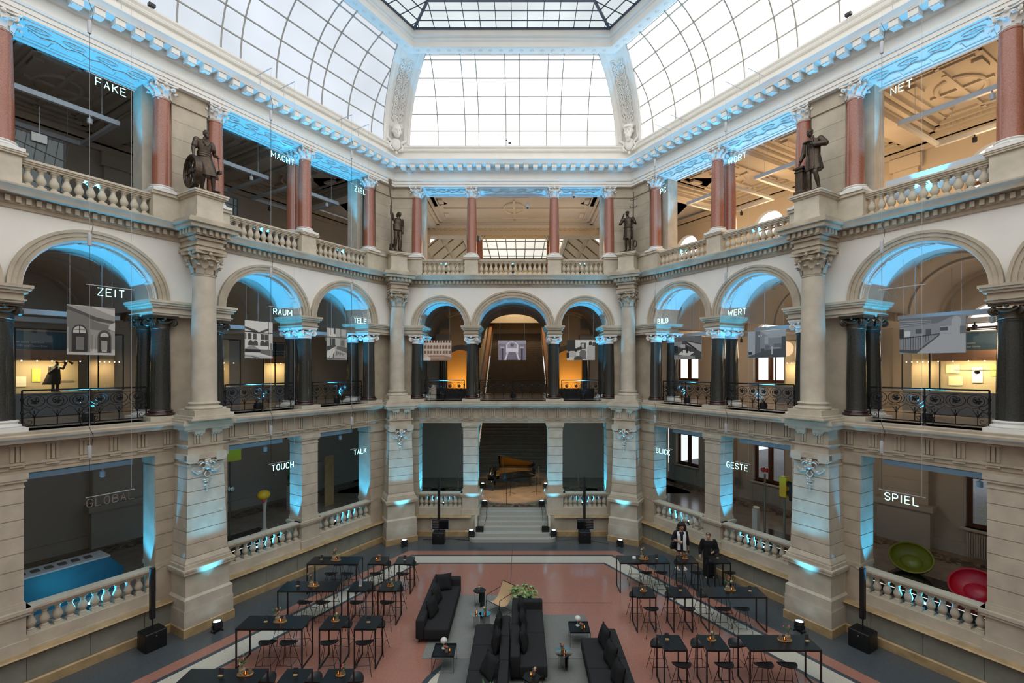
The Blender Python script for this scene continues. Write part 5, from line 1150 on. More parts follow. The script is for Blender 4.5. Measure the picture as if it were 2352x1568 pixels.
# ------------------------------------------------------------------ lounge: rugs, sofas, low tables, chairs, planters
for i, (x0_, x1_, y0_, y1_, c, lb) in enumerate(((-2.63, -.28, 12.42, 15.92, (.23, .235, .22), 'pale grey rug under the left sofa and the round blue tables'), (-.26, 2.02, 12.42, 14.64, (.20, .205, .19), 'grey rug under the right-facing centre sofa and black tray table'),
                                             (-2.05, .16, 9.0, 12.40, (.17, .18, .175), 'grey rug at the picture foot under the left-facing centre sofa'), (.18, 2.3, 9.0, 12.40, (.185, .19, .175), 'grey rug at the picture foot under the right sofa'))):
    tag(MB().box(((x0_ + x1_) / 2, (y0_ + y1_) / 2, .006), (x1_ - x0_, y1_ - y0_, .012)).obj('rug', mat('rug_weave_%d' % i, c, .95, scale=45, var=.18, bump=.2)), lb, 'rug', 'grey rugs')
def rbox(k, x0, x1, y0, y1, z0, z1, r=.05):
    """Soft box: rounded in plan and along its top and bottom edges."""
    def ring(i, z): 
        out = []
        for cx_, cy_, a0 in ((x1 - r, y1 - r, 0), (x0 + r, y1 - r, PI / 2), (x0 + r, y0 + r, PI), (x1 - r, y0 + r, 1.5 * PI)):
            for j in range(5): a = a0 + j * PI / 8; out.append((cx_ + (r - i) * math.cos(a), cy_ + (r - i) * math.sin(a), z))
        return out
    k.loft([ring(r * .7, z0), ring(r * .2, z0 + r * .3), ring(0, z0 + r * .8), ring(0, z1 - r), ring(r * .15, z1 - r * .4), ring(r * .5, z1 - r * .1), ring(r * .95, z1)])
def cushion(x, y, z, sz, rx, rz, label, thick=.09):
    k = MB(); n = 10; top = []; bot = []
    for i in range(n + 1):
        a = []; b = []
        for j in range(n + 1):
            u, v = i / n * 2 - 1, j / n * 2 - 1; e = (1 - u ** 4) * (1 - v ** 4); pin = 1 - .10 * (abs(u * v) < 0) - .06 * (1 - abs(u)) * 0
            px, pz = u * sz * (1 - .07 * (1 - v * v)), v * sz * (1 - .07 * (1 - u * u)); d = thick * max(0, e) ** .55 + .01 * math.sin(5 * u + 3 * v)
            a.append((px, d, pz)); b.append((px, -d, pz))
        top.append(a); bot.append(b)
    k.sheet(top); k.sheet(bot)
    k.v = [tuple(Matrix.Rotation(rz, 3, 'Z') @ (Matrix.Rotation(rx, 3, 'X') @ Vector(p))) for p in k.v]
    o = k.obj('cushion', CUSH, None, (x, y, z), recalc=True, ang=80); tag(o, label, 'cushion', 'black scatter cushions')
def sofa(name_lb, x0, x1, y0, y1, back, arm, ncush, legs=True):
    t = thing('sofa', name_lb, 'sofa', ((x0 + x1) / 2, (y0 + y1) / 2, 0), 0, 'charcoal sofas'); cx_, cy_ = (x0 + x1) / 2, (y0 + y1) / 2; a0, a1, b0, b1 = x0 - cx_, x1 - cx_, y0 - cy_, y1 - cy_
    bx0, bx1 = (a0, a0 + .24) if back == 'left' else (a1 - .24, a1)
    sx0, sx1 = (a0 + .23, a1) if back == 'left' else (a0, a1 - .23); L = (b1 - b0)
    for i in range(ncush):
        k = MB(); rbox(k, sx0, sx1, b0 + L * i / ncush + .003, b0 + L * (i + 1) / ncush - .003, .12, .42, .045); k.obj('seat', SOFA, t)
        k = MB(); rbox(k, bx0, bx1, b0 + L * i / ncush + .003, b0 + L * (i + 1) / ncush - .003, .12, .67, .05); k.obj('backrest', SOFA, t)
    if arm:
        k = MB(); rbox(k, sx0 - .02, sx1, b1 - .24, b1, .13, .66, .05); k.obj('armrest', SOFA, t)
    for x in (a0 + .08, a1 - .08):
        for y in (b0 + .1, b1 - .1): MB().tube([(x, y, .15), (x, y, 0)], .016, 6).obj('leg', BLACK, t)
sofa('charcoal sofa with three cushions on the left of the lounge', -2.95, -2.03, 13.08, 15.95, 'left', True, 1)
sofa('charcoal centre sofa facing right, its back against the left-facing one', -.26, .66, 11.45, 14.4, 'left', True, 2)
sofa('charcoal centre sofa facing left, running out at the picture foot', -1.28, -.29, 10.3, 13.38, 'right', False, 3)
sofa('charcoal sofa with back to the right-hand bar tables', 1.63, 2.57, 10.1, 12.7, 'right', False, 2)
cushion(-2.55, 15.45, .66, .27, -.35, .25, 'black cushion in the far corner of the left sofa'); cushion(-2.62, 14.6, .66, .26, -.25, 1.35, 'black middle cushion of the left sofa'); cushion(-2.62, 13.85, .66, .27, -.28, 1.3, 'black nearest cushion of the left sofa')
cushion(.03, 13.75, .67, .27, -.22, 1.45, 'black far cushion of the right-facing centre sofa'); cushion(.05, 13.05, .67, .28, -.22, 1.45, 'black middle cushion of the right-facing centre sofa'); cushion(.07, 12.2, .67, .28, -.22, 1.4, 'black nearest cushion of the right-facing centre sofa')
cushion(-.62, 12.95, .67, .27, -.22, -1.45, 'black far cushion of the left-facing centre sofa'); cushion(-.63, 12.15, .67, .28, -.24, -1.4, 'black middle cushion of the left-facing centre sofa'); cushion(-.75, 11.15, .62, .27, -.5, -.95, 'black slumped cushion of the left-facing sofa at the picture foot')
cushion(2.2, 12.3, .67, .27, -.25, -1.4, 'black far cushion of the right sofa'); cushion(2.22, 11.55, .67, .28, -.25, -1.35, 'black middle cushion of the right sofa'); cushion(2.25, 10.8, .66, .28, -.25, -1.4, 'black cushion of the right sofa cut by the picture foot')
def tray_table(x, y, lb, wb):
    t = thing('tray_table', lb, 'side table', (x, y, 0), 0, 'black tray tables'); s = .28; k = MB(); k.box((0, 0, .40), (2 * s, 2 * s, .012))
    for a in ((-s, -s + .012, -s, s), (s - .012, s, -s, s), (-s, s, -s, -s + .012), (-s, s, s - .012, s)): k.span(*a, .40, .435)
    k.obj('tray', BLKMATT, t); k = MB(); r = .006
    for sx in (-1, 1):
        k.tube([(sx * s, -s, .008), (sx * s, -s, .40), (sx * s, s, .40), (sx * s, s, .008)], r, 5, closed=True)
    for sy in (-1, 1): k.tube([(-s, sy * s, .008), (s, sy * s, .008)], r, 5)
    k.obj('wire_frame', BLACK, t)
    l = thing('table_lamp', 'small white mushroom lamp on %s' % wb, 'lamp', (x - .03, y + .10, .406), 0, 'white mushroom lamps'); MB().lathe([(.055, 0), (.055, .008), (.01, .012)], (0, 0, 0), 16).obj('base', mat('lamp_white', (.7, .7, .66), .4), l); MB().lathe([(.008, .01), (.008, .2)], (0, 0, 0), 10).obj('stem', mat('lamp_white', (.7, .7, .66), .4), l)
    MB().lathe([(.082, .17), (.088, .2), (.078, .24), (.045, .27), (0, .28)], (0, 0, 0), 20, cap=False).obj('shade', mat('lamp_white', (.7, .7, .66), .4), l)
    copy_tree(PROTO['vaseS'], (x + .07, y - .08, .406), 0, 'small clay vase on %s' % wb, 'small clay vases'); copy_tree(PROTO['flS1'], (x + .07, y - .08, .406), 0, 'coral flowers in the clay vase on %s' % wb, 'flowers in the lounge'); copy_tree(PROTO['tea'], (x + .15, y - .05, .406), 0, 'lit tealight on %s' % wb, 'tealights')
tray_table(-1.98, 12.12, 'black wire tray table at the near end of the left sofa', 'the tray table by the left sofa'); tray_table(1.65, 13.2, 'black wire tray table on the right grey rug', 'the tray table by the right sofa')
def hex_table(x, y, lb):
    t = thing('hexagonal_table', lb, 'side table', (x, y, 0), .2, 'black hexagonal tables'); k = MB(); k.lathe([(.21, .47), (.21, .50)], (0, 0, 0), 6); k.obj('tabletop', BLKMATT, t)
    for i in range(3):
        a = i * 2 * PI / 3 + .5; b = a + 2 * PI / 6 * 1.0; MB().poly([(.17 * math.cos(a), .17 * math.sin(a), .0), (.17 * math.cos(b), .17 * math.sin(b), .0), (.18 * math.cos(b), .18 * math.sin(b), .47), (.18 * math.cos(a), .18 * math.sin(a), .47)], (.004, .004, 0)).obj('leg_panel', BLKMATT, t)
hex_table(-1.34, 15.24, 'black hexagonal side table left of the leather chair'); hex_table(.25, 10.95, 'black hexagonal side table at the picture foot')
copy_tree(PROTO['vaseS'], (-1.36, 15.22, .5), 0, 'small clay vase on the hexagonal table by the left sofa', 'small clay vases'); copy_tree(PROTO['flS2'], (-1.36, 15.22, .5), 0, 'pale sprig in the vase on the hexagonal table', 'flowers in the lounge')
copy_tree(PROTO['vaseS'], (.30, 11.0, .5), 0, 'small clay vase on the hexagonal table at the picture foot', 'small clay vases'); copy_tree(PROTO['tea'], (.24, 10.98, .5), 0, 'lit tealight on the hexagonal table at the picture foot', 'tealights'); copy_tree(PROTO['flS3'], (.30, 11.0, .5), 0, 'sprig in the vase at the picture foot', 'flowers in the lounge')
def plate_table(tops, x, y, lb):
    t = thing('mirror_table', lb, 'side table', (x, y, 0), 0, 'mirrored round tables')
    for dx, dy, r in tops: MB().lathe([(r, .445), (r, .452)], (dx, dy, 0), 36).obj('round_top', CHROME, t)
    for a, b in ((tops[0][:2], -.9), (tops[-1][:2], .3), (tops[-1][:2], 1.7)):
        d = Vector((math.cos(b), math.sin(b), 0)); p = Vector((a[0], a[1], 0)); MB().poly([tuple(p - d * .15), tuple(p + d * .15), tuple(p + d * .15 + Vector((0, 0, .444))), tuple(p - d * .15 + Vector((0, 0, .444)))], (.004, .004, 0)).obj('leg_plate', STEEL, t)
plate_table(((-.14, 0, .17), (.13, .02, .17)), -1.19, 13.85, 'mirror table of two overlapping round blue-reflecting tops'); plate_table(((0, 0, .225),), 1.1, 12.0, 'mirror table with one round top on the right rug')
copy_tree(PROTO['tea'], (-1.31, 13.84, .453), 0, 'lit tealight on the double round mirror table, left', 'tealights'); copy_tree(PROTO['vaseS'], (-1.05, 13.87, .453), 0, 'small clay vase on the double round mirror table', 'small clay vases'); copy_tree(PROTO['flS0'], (-1.05, 13.87, .453), 0, 'red flower on the double round mirror table', 'flowers in the lounge'); copy_tree(PROTO['tea'], (-1.06, 13.76, .453), 0, 'lit tealight before the vase on the double mirror table', 'tealights')
copy_tree(PROTO['vaseS'], (1.07, 12.05, .453), 0, 'small clay vase on the single round mirror table', 'small clay vases'); copy_tree(PROTO['flS1'], (1.07, 12.05, .453), 1, 'coral flower on the single round mirror table', 'flowers in the lounge'); copy_tree(PROTO['tea'], (1.11, 11.93, .453), 0, 'lit tealight on the single round mirror table', 'tealights')
def sling_chair(x, y, rz, lb):
    t = thing('sling_chair', lb, 'chair', (x, y, 0), rz, 'leather sling chairs')                     # faces -y
    pr = [(.34, .80), (.27, .66), (.19, .50), (.10, .37), (.0, .30), (-.12, .29), (-.24, .33), (-.34, .38)]
    k = MB(); top = [[(xx, yy, zz) for yy, zz in pr] for xx in (-.27, -.1, .1, .27)]; k.sheet(top); k.sheet([[(a, b, c - .008) for a, b, c in r] for r in top]); k.obj('sling_seat', LEATHER, t)
    for sx in (-1, 1):
        k = MB(); x_ = sx * .29; k.tube([(x_, .34, .80), (x_, .30, .70), (x_, .22, .01), (x_, -.40, .01), (x_, -.36, .56), (x_, .29, .62)], .010, 6); k.tube([(x_, -.34, .38), (x_, -.39, .32)], .010, 6); k.obj('side_frame', BLACK, t)
    for yy, zz in ((.34, .80), (-.34, .38), (.22, .01)): MB().tube([(-.29, yy, zz), (.29, yy, zz)], .010, 6).obj('cross_bar', BLACK, t)
sling_chair(-.62, 14.85, -.75, 'tan leather sling chair on a black wire frame, beside the planter'); sling_chair(.52, 10.42, 2.5, 'tan leather sling chair seen from behind at the picture foot')
def planter(x, y, lb, big, seed):
    rnd = random.Random(seed); t = thing('planter', lb, 'planter', (x, y, 0), 0, 'black planters'); k = MB(); k.span(-.24, .24, -.15, .15, 0, .5); k.obj('box', BLKMATT, t)
    a = MB(); b = MB()
    for i in range(150):
        k = a if i % 2 else b; ang = rnd.random() * 2 * PI; d = rnd.random() ** .5; bx, by = .22 * d * math.cos(ang), .14 * d * math.sin(ang); h = rnd.uniform(.08, .34) * (1.3 - .5 * d); out = .20 * d
        px, py, pz = bx + out * math.cos(ang), by + out * math.sin(ang), .5 + h
        if big == 'grass' or (i % 5 == 0): 
            pts = [(bx, by, .48), (bx + out * .5 * math.cos(ang), by + out * .5 * math.sin(ang), .5 + h * .9), (px * 1.15, py * 1.15, pz * 1.0), (px * 1.5, py * 1.5, pz - .05)]
            for q in range(4):
                tt = .3 + q * .2; c = Vector(pts[1]).lerp(Vector(pts[3]), tt)
                k.ball(tuple(c), (.075, .010, .004), 6, 4, Matrix.Rotation(ang + rnd.uniform(-.9, .9), 3, 'Z') @ Matrix.Rotation(rnd.uniform(-.5, .3), 3, 'Y'))
        else: k.ball((px, py, pz), (rnd.uniform(.04, .075), rnd.uniform(.03, .05), .005), 7, 4, Matrix.Rotation(ang, 3, 'Z') @ Matrix.Rotation(rnd.uniform(-.2, 1.0), 3, 'Y') @ Matrix.Rotation(rnd.uniform(-.6, .6), 3, 'X'))
    a.obj('leaves', LEAF2 if big != 'grass' else LEAF, t); b.obj('leaves', LEAF if big == 'grass' else mat('mid_leaf', (.12, .26, .07), .55), t)
planter(.12, 14.72, 'black planter of pale and dark leaves behind the centre sofas', 'leaf', 3); planter(-.88, 10.0, 'planter of palm-like leaves at the picture foot', 'grass', 5)
for o in list(PROTO.values()): purge(o)
# ------------------------------------------------------------------ figures: statues and visitors
def fuse(k, name, m, voxel=.009, smooth=4):
    """One continuous surface from overlapping limbs."""
    me = k.data(name + '_raw', m); o = bpy.data.objects.new(name + '_raw', me); COL.objects.link(o)
    r = o.modifiers.new('fuse', 'REMESH'); r.mode = 'VOXEL'; r.voxel_size = voxel
    s = o.modifiers.new('soften', 'SMOOTH'); s.factor = .5; s.iterations = smooth
    dg = bpy.context.evaluated_depsgraph_get(); out = bpy.data.meshes.new_from_object(o.evaluated_get(dg)); bpy.data.objects.remove(o); bpy.data.meshes.remove(me)
    out.polygons.foreach_set('use_smooth', [True] * len(out.polygons)); out.name = name
    if not out.materials: out.materials.append(m)
    return out
def ell(c, rx, ry, n=16, rz=0.0, tilt=0.0): return [(c[0] + rx * math.cos(a) * math.cos(rz) - ry * math.sin(a) * math.sin(rz), c[1] + rx * math.cos(a) * math.sin(rz) + ry * math.sin(a) * math.cos(rz), c[2] + tilt * math.cos(a)) for a in [2 * PI * j / n for j in range(n)]]
def limb(k, pts, rs, seg=10):
    P_ = []; R_ = []
    for i in range(len(pts) - 1):
        for j in range(5): t = j / 5; P_.append(Vector(pts[i]).lerp(Vector(pts[i + 1]), t)); R_.append(rs[i] + (rs[i + 1] - rs[i]) * t)
    P_.append(Vector(pts[-1])); R_.append(rs[-1]); k.tube(P_, R_, seg)
    for p, r in zip(pts, rs): k.ball(p, r, 10, 6)
def hand(k, p, d, side, curl=.6):
    """Palm at p, fingers along d, thumb leaving the palm's side."""
    d = Vector(d).normalized(); p = Vector(p); up = Vector((0, -1, 0)) if abs(d.y) < .8 else Vector((0, 0, 1)); x = d.cross(up).normalized(); n = x.cross(d).normalized()
    limb(k, [p - d * .02, p + d * .05], [.028, .034])
    for i in range(4):
        b = p + d * .07 + x * (i - 1.5) * .018; L = (.062, .072, .068, .052)[i]; k.tube([b, b + d * L * .5 - n * .004, b + d * L * (.5 + .5 * (1 - curl)) - n * L * .5 * curl], [.010, .009, .0075], 6)
    t = p + d * .01 + x * side * .03; k.tube([t, t + x * side * .025 + d * .03, t + x * side * .022 + d * .06 - n * .015], [.011, .010, .008], 6)
def head(k, c, yaw=0.0, tilt=0.0, beard=0, hat=None):
    M = Matrix.Rotation(yaw, 3, 'Z') @ Matrix.Rotation(tilt, 3, 'X'); c = Vector(c)
    def b(p, r): k.ball(tuple(c + M @ Vector(p)), r, 12, 8, M)
    b((0, .012, .02), (.076, .096, .10)); b((0, -.02, -.045), (.060, .070, .068)); b((0, -.038, -.085), (.036, .036, .03))
    b((0, -.10, -.015), (.013, .02, .026)); b((0, -.088, .025), (.05, .014, .012))
    for sx in (-1, 1): b((sx * .076, .01, -.01), (.012, .022, .032)); b((sx * .030, -.084, .005), (.012, .008, .008)); b((sx * .035, -.07, -.03), (.022, .02, .02))
    b((0, -.088, -.052), (.026, .010, .007)); b((0, -.084, -.066), (.022, .010, .008))
    if beard: b((0, -.075, -.085), (.05, .04, .055)); b((0, -.06, -.13), (.04, .03, .05)); b((0, -.095, -.045), (.042, .014, .012))
    if hat == 'cap': b((0, .01, .075), (.098, .11, .045)); b((0, -.10, .055), (.06, .05, .010)); b((0, 0, .05), (.084, .102, .03))
    if hat == 'sou': b((0, .02, .06), (.095, .115, .075)); b((0, .03, .03), (.125, .16, .018)); b((0, .13, -.04), (.10, .05, .08))
    if hat == 'bald': b((0, .015, .03), (.078, .098, .098))
    if hat == 'hair': b((0, .02, .045), (.085, .10, .085))
def human(k, J, w=1.0):
    V = lambda n: Vector(J[n]); pel, che, nec = V('pelvis'), V('chest'), V('neck'); ax = Matrix.Rotation(J.get('yaw', 0), 3, 'Z') @ Vector((1, 0, 0)); rz = J.get('yaw', 0)
    k.loft([ell(pel - Vector((0, 0, .10)), .13 * w, .10 * w, rz=rz), ell(pel, .165 * w, .125 * w, rz=rz), ell(pel.lerp(che, .35), .145 * w, .11 * w, rz=rz), ell(che - Vector((0, 0, .06)), .175 * w, .125 * w, rz=rz), ell(che + Vector((0, 0, .06)), .19 * w, .12 * w, rz=rz), ell(che + Vector((0, 0, .13)), .15 * w, .09 * w, rz=rz), ell(nec, .065, .065, rz=rz), ell(nec + Vector((0, 0, .08)), .055, .058, rz=rz)])
    for sd, sx in (('L', 1), ('R', -1)):
        sh = che + ax * sx * .195 * w + Vector((0, 0, .09)); el, ha = V('elb' + sd), V('hand' + sd)
        limb(k, [sh, el, ha], [.066 * w, .050 * w, .032]); hand(k, ha, ha - el, -sx if J.get('thumb' + sd, 1) > 0 else sx, J.get('curl' + sd, .6))
        hp = pel + ax * sx * .088 - Vector((0, 0, .06)); kn, an = V('knee' + sd), V('ank' + sd)
        limb(k, [hp, hp.lerp(kn, .5), kn], [.10 * w, .085 * w, .062 * w]); mid = kn.lerp(an, .35); limb(k, [kn, mid, an], [.060 * w, .062 * w, .042])
        fd = Vector(J.get('toe' + sd, (0, -1, 0))).normalized(); limb(k, [an + Vector((0, 0, -.03)), an + fd * .10 + Vector((0, 0, -.055)), an + fd * .19 + Vector((0, 0, -.06))], [.05, .042, .032])
def statue(name, label, loc, rz, J, extra, hd, sc=1.0, voxel=.010):
    t = thing(name, label, 'statue', loc, rz, 'bronze statues')
    k = MB(); human(k, J, 1.08); head(k, *hd); extra(k); k.v = [tuple(Vector(v) * sc) for v in k.v]
    put('figure', fuse(k, 'bronze_figure', BRONZE, voxel), t, (0, 0, .10)); MB().box((0, 0, .05), (.66, .50, .10)).obj('base', BRONZE, t); return t
def skirt(k, c0, c1, r0, r1, ry0, ry1, folds=.02, n=28, ph=0):
    rings = []
    for i in range(7):
        t = i / 6; c = Vector(c0).lerp(Vector(c1), t); rings.append([(c.x + (r0 + (r1 - r0) * t + folds * t * math.sin(6 * a + ph)) * math.cos(a), c.y + (ry0 + (ry1 - ry0) * t + folds * t * math.cos(5 * a + ph)) * math.sin(a), c.z) for a in [2 * PI * j / n for j in range(n)]])
    k.loft(rings)
sl = lambda w, s, dc: (P(w, s) + Matrix.Rotation(R(w), 3, 'Z') @ Vector((0, -dc, 12.93)))
# the wheelwright
def ex1(k):
    skirt(k, (.03, -.02, 1.06), (.12, -.10, .46), .17, .24, .13, .18, .03)
    k.loft([ell((.0, 0, 1.18), .19, .15), ell((.0, 0, 1.10), .20, .155), ell((0, 0, 1.02), .185, .145)])
    for z in (1.04, 1.10, 1.16): k.tube([tuple(p) for p in ell((.0, 0, z), .185, .148)], .018, 6, closed=True)
    limb(k, [(-.21, .0, 1.50), (-.26, 0, 1.30)], [.085, .085]); limb(k, [(.21, 0, 1.50), (.25, -.02, 1.34)], [.08, .075])
    for sx in (-1, 1): k.tube([(sx * .04, -.10, 1.58), (sx * .09, -.13, 1.46), (sx * .03, -.145, 1.36)], .02, 6)
    k.tube([(.30, -.16, 1.18), (.34, -.18, .68)], .017, 8); k.box((.345, -.18, .66), (.07, .17, .10))
    M = Matrix.Rotation(-.10, 3, 'Z')                                  # spoked wheel leaning at his side
    c = Vector((-.34, -.06, .47))
    for off in (-.06, 0, .06): k.tube([tuple(c + M @ Vector((off, .45 * math.cos(a), .45 * math.sin(a)))) for a in [2 * PI * j / 36 for j in range(36)]], .038, 8, closed=True)
    for j in range(6): a = j * PI / 3; k.tube([tuple(c), tuple(c + M @ Vector((0, .44 * math.cos(a), .44 * math.sin(a))))], .03, 6)
    k.tube([tuple(c + M @ Vector((-.09, 0, 0))), tuple(c + M @ Vector((.09, 0, 0)))], .08, 10)
statue('wheelwright_statue', 'bronze statue of a bearded man with one hand on a big wheel', sl('left', 8.43, .62), R('left'),
       dict(pelvis=(0, 0, .98), chest=(.0, -.01, 1.40), neck=(.02, -.02, 1.57), elbR=(-.30, .0, 1.20), handR=(-.32, -.07, .98), elbL=(.31, .02, 1.20), handL=(.30, -.14, 1.12), kneeR=(-.06, -.10, .52), ankR=(-.06, .02, .09), kneeL=(.16, -.16, .53), ankL=(.20, -.12, .09), toeL=(.5, -1, 0), toeR=(-.2, -1, 0)), ex1, ((.03, -.05, 1.74), .15, .12, 1, 'bald'), 1.0)
# the reader
def ex2(k):
    skirt(k, (0, .0, 1.10), (.02, .02, .62), .19, .25, .145, .19, .015)
    k.loft([ell((0, 0, 1.52), .20, .12), ell((0, 0, 1.30), .21, .15), ell((0, 0, 1.08), .20, .15)])
    limb(k, [(.21, 0, 1.50), (.36, -.02, 1.30), (.14, -.22, 1.30)], [.085, .085, .06]); limb(k, [(-.21, 0, 1.50), (-.27, 0, 1.22), (-.30, -.1, 1.0)], [.085, .075, .055])
    for x in (-.06, .07): k.tube([(x, -.15, 1.5), (x * 1.4, -.17, 1.2), (x * 1.8, -.2, .64)], .022, 6)
    k.box((.0, -.30, 1.38), (.22, .16, .03), -.25); k.box((-.36, .02, .40), (.22, .26, .80)); k.box((-.36, .02, .80), (.30, .34, .07)); k.box((-.36, .02, .70), (.26, .30, .04)); k.box((-.36, .02, .06), (.28, .32, .12))
statue('reader_statue', 'bronze statue of a man in a long coat reading a book', sl('right', 8.43, .62), R('right'),
       dict(pelvis=(0, 0, .98), chest=(.0, -.01, 1.40), neck=(-.01, -.03, 1.57), elbR=(-.28, .02, 1.20), handR=(-.33, -.06, .97), elbL=(.36, -.04, 1.28), handL=(.10, -.24, 1.33), kneeR=(-.09, -.06, .52), ankR=(-.10, -.02, .09), kneeL=(.12, -.10, .52), ankL=(.17, .0, .09), toeL=(.3, -1, 0), toeR=(-.4, -1, 0)), ex2, ((-.04, -.09, 1.72), -.25, .45, 0, 'hair'), 1.02)
# the fisherman with an oar
def ex3(k):
    skirt(k, (0, 0, 1.28), (.03, 0, .98), .19, .21, .14, .16, .012); limb(k, [(-.2, 0, 1.5), (-.26, -.06, 1.72)], [.08, .075])
    for s_ in (-.1, .1): limb(k, [(s_, -.04, .52), (s_ * 1.1, -.03, .12)], [.085, .072])
    k.tube([(-.30, -.12, 0.0), (-.30, -.12, 2.25), (-.34, -.12, 2.6)], [.022, .024, .03], 8); k.loft([ell((-.34, -.12, 2.5), .03, .02), ell((-.35, -.12, 2.75), .05, .02), ell((-.36, -.12, 3.22), .085, .016), ell((-.36, -.12, 3.26), .08, .012)])
    for j in range(6): k.ball((-.28 + .02 * (j % 2), .10 - .03 * j, .06 + .05 * j), (.09, .09, .05), 8, 5)
statue('fisherman_statue', 'bronze statue of a fisherman in a rain hat raising a tall oar', CL + Matrix.Rotation(B30, 3, 'Z') @ Vector((0, -.46, 12.93)), B30,
       dict(pelvis=(.03, 0, .98), chest=(.03, -.01, 1.40), neck=(.06, -.03, 1.57), elbR=(-.30, -.08, 1.70), handR=(-.31, -.10, 1.98), elbL=(.28, .04, 1.20), handL=(.26, -.02, .96), kneeR=(-.09, -.12, .52), ankR=(-.10, -.04, .09), kneeL=(.14, -.08, .53), ankL=(.15, .0, .09)), ex3, ((.09, -.06, 1.72), .30, .1, 0, 'sou'), .98)
# the lineman with a telegraph pole
def ex4(k):
    skirt(k, (0, 0, 1.08), (.0, -.02, .58), .18, .22, .14, .17, .02, ph=1); k.tube([tuple(p) for p in ell((0, 0, 1.10), .185, .145)], .03, 6, closed=True)
    k.loft([ell((0, 0, 1.5), .19, .12), ell((0, 0, 1.28), .20, .145), ell((0, 0, 1.10), .175, .135)])
    limb(k, [(-.21, 0, 1.5), (-.36, -.02, 1.32)], [.078, .07]); limb(k, [(.21, 0, 1.5), (.32, -.06, 1.28)], [.078, .07])
    k.tube([(.24, -.10, 0), (.26, -.06, 2.62)], [.030, .024], 8); k.ball((.26, -.06, 2.64), (.03, .03, .04), 8, 5)
    for z in (1.95, 2.28):
        k.tube([(.09, -.06, z), (.43, -.06, z + .04)], .014, 6)
        for x in (.10, .42): k.ball((x, -.06, z + .07), (.022, .022, .05), 8, 6)
    for j in range(5): k.tube([(.30 + .07 * math.cos(a), .0 + .02 * j, .34 + .16 * math.sin(a)) for a in [2 * PI * i / 14 for i in range(14)]], .018, 5, closed=True)
    limb(k, [(.33, -.05, .2), (.30, -.12, .02)], [.03, .02]); k.ball((-.16, -.09, 1.72), (.022, .03, .05), 8, 5)
statue('lineman_statue', 'bronze statue of a capped man holding a telegraph pole, hand to ear', CR + Matrix.Rotation(-B30, 3, 'Z') @ Vector((0, -.46, 12.93)), -B30,
       dict(pelvis=(0, 0, .98), chest=(.0, -.01, 1.40), neck=(-.02, -.03, 1.57), elbR=(-.38, -.02, 1.30), handR=(-.22, -.08, 1.62), elbL=(.34, -.02, 1.24), handL=(.26, -.12, 1.36), kneeR=(-.09, -.05, .52), ankR=(-.11, .02, .09), kneeL=(.10, -.14, .53), ankL=(.10, -.06, .09)), ex4, ((-.03, -.06, 1.72), .2, .02, 0, 'cap'), 1.0)

# ------------------------------------------------------------------ two visitors by the right wall
SKIN = mat('warm_skin', (.36, .19, .12), .5); SKIN2 = mat('light_skin', (.55, .33, .25), .5); HAIR = mat('dark_curls', (.018, .010, .008), .75); HAIR2 = mat('brown_hair', (.10, .055, .03), .6)
NAVY = mat('navy_dress_cloth', (.008, .010, .022), .85); BLKCLOTH = mat('black_clothes', (.005, .005, .006), .9); SCARF = mat('white_scarf_cloth', (.68, .68, .66), .85); SHOE = mat('white_shoe', (.7, .7, .7), .5)
wp = Vector((6.18, 18.05, 0)); wr = math.radians(-6)
t = thing('person', 'woman with long dark curls, navy dress and white scarf, standing with a cup', 'person', wp, wr)
J = dict(pelvis=(0, 0, .93), chest=(0, 0, 1.30), neck=(0, -.01, 1.46), elbR=(-.30, .02, 1.12), handR=(-.10, -.24, 1.10), elbL=(.27, .03, 1.06), handL=(.27, -.04, .80), kneeR=(-.10, -.03, .49), ankR=(-.12, .0, .08), kneeL=(.10, -.02, .49), ankL=(.12, .0, .08), toeR=(-.25, -1, 0), toeL=(.3, -1, 0))
k = MB(); human(k, J, .95); head(k, (0.02, -.03, 1.60), .45, .12); put('body', fuse(k, 'woman_body', SKIN, .008), t)
k = MB(); k.loft([ell((0, 0, .70), .205, .15), ell((0, 0, .93), .20, .152), ell((0, 0, 1.10), .165, .132), ell((0, 0, 1.27), .195, .15), ell((0, 0, 1.38), .20, .135), ell((0, 0, 1.44), .12, .09)])
limb(k, [(-.19, 0, 1.39), (-.29, .02, 1.14)], [.085, .078]); limb(k, [(.19, 0, 1.39), (.265, .02, 1.06), (.268, -.01, .95)], [.082, .066, .058]); put('dress', fuse(k, 'dress', NAVY, .012), t)
k = MB(); rnd = random.Random(4)
for i in range(70):
    a = rnd.random() * 2 * PI; zz = rnd.uniform(1.40, 1.74); 
    if math.sin(a) < -.55 and zz < 1.68: continue
    rr = .13 if zz < 1.62 else .10; k.ball((.02 + rr * math.cos(a) * 1.1, .02 + rr * math.sin(a), zz), rnd.uniform(.045, .065), 8, 6)
k.ball((.02, .02, 1.68), (.12, .13, .09), 12, 8); put('hair', fuse(k, 'curls', HAIR, .013, 2), t)
for sx, e in ((-1, .78), (1, .76)):
    k = MB(); k.sheet([[(sx * x + d, y - .006 * j % 2, z) for x, y, z in ((.075, .06, 1.46), (.11, -.05, 1.44), (.11, -.155, 1.32), (.10, -.165, 1.1), (.11, -.17, e))] for j, d in enumerate((-.055, -.03, 0, .03, .055))]); k.sheet([[(sx * x + d, y + .012, z) for x, y, z in ((.075, .06, 1.46), (.11, -.05, 1.44), (.11, -.155, 1.32), (.10, -.165, 1.1), (.11, -.17, e))] for d in (-.055, 0, .055)]); k.obj('scarf', SCARF, t)
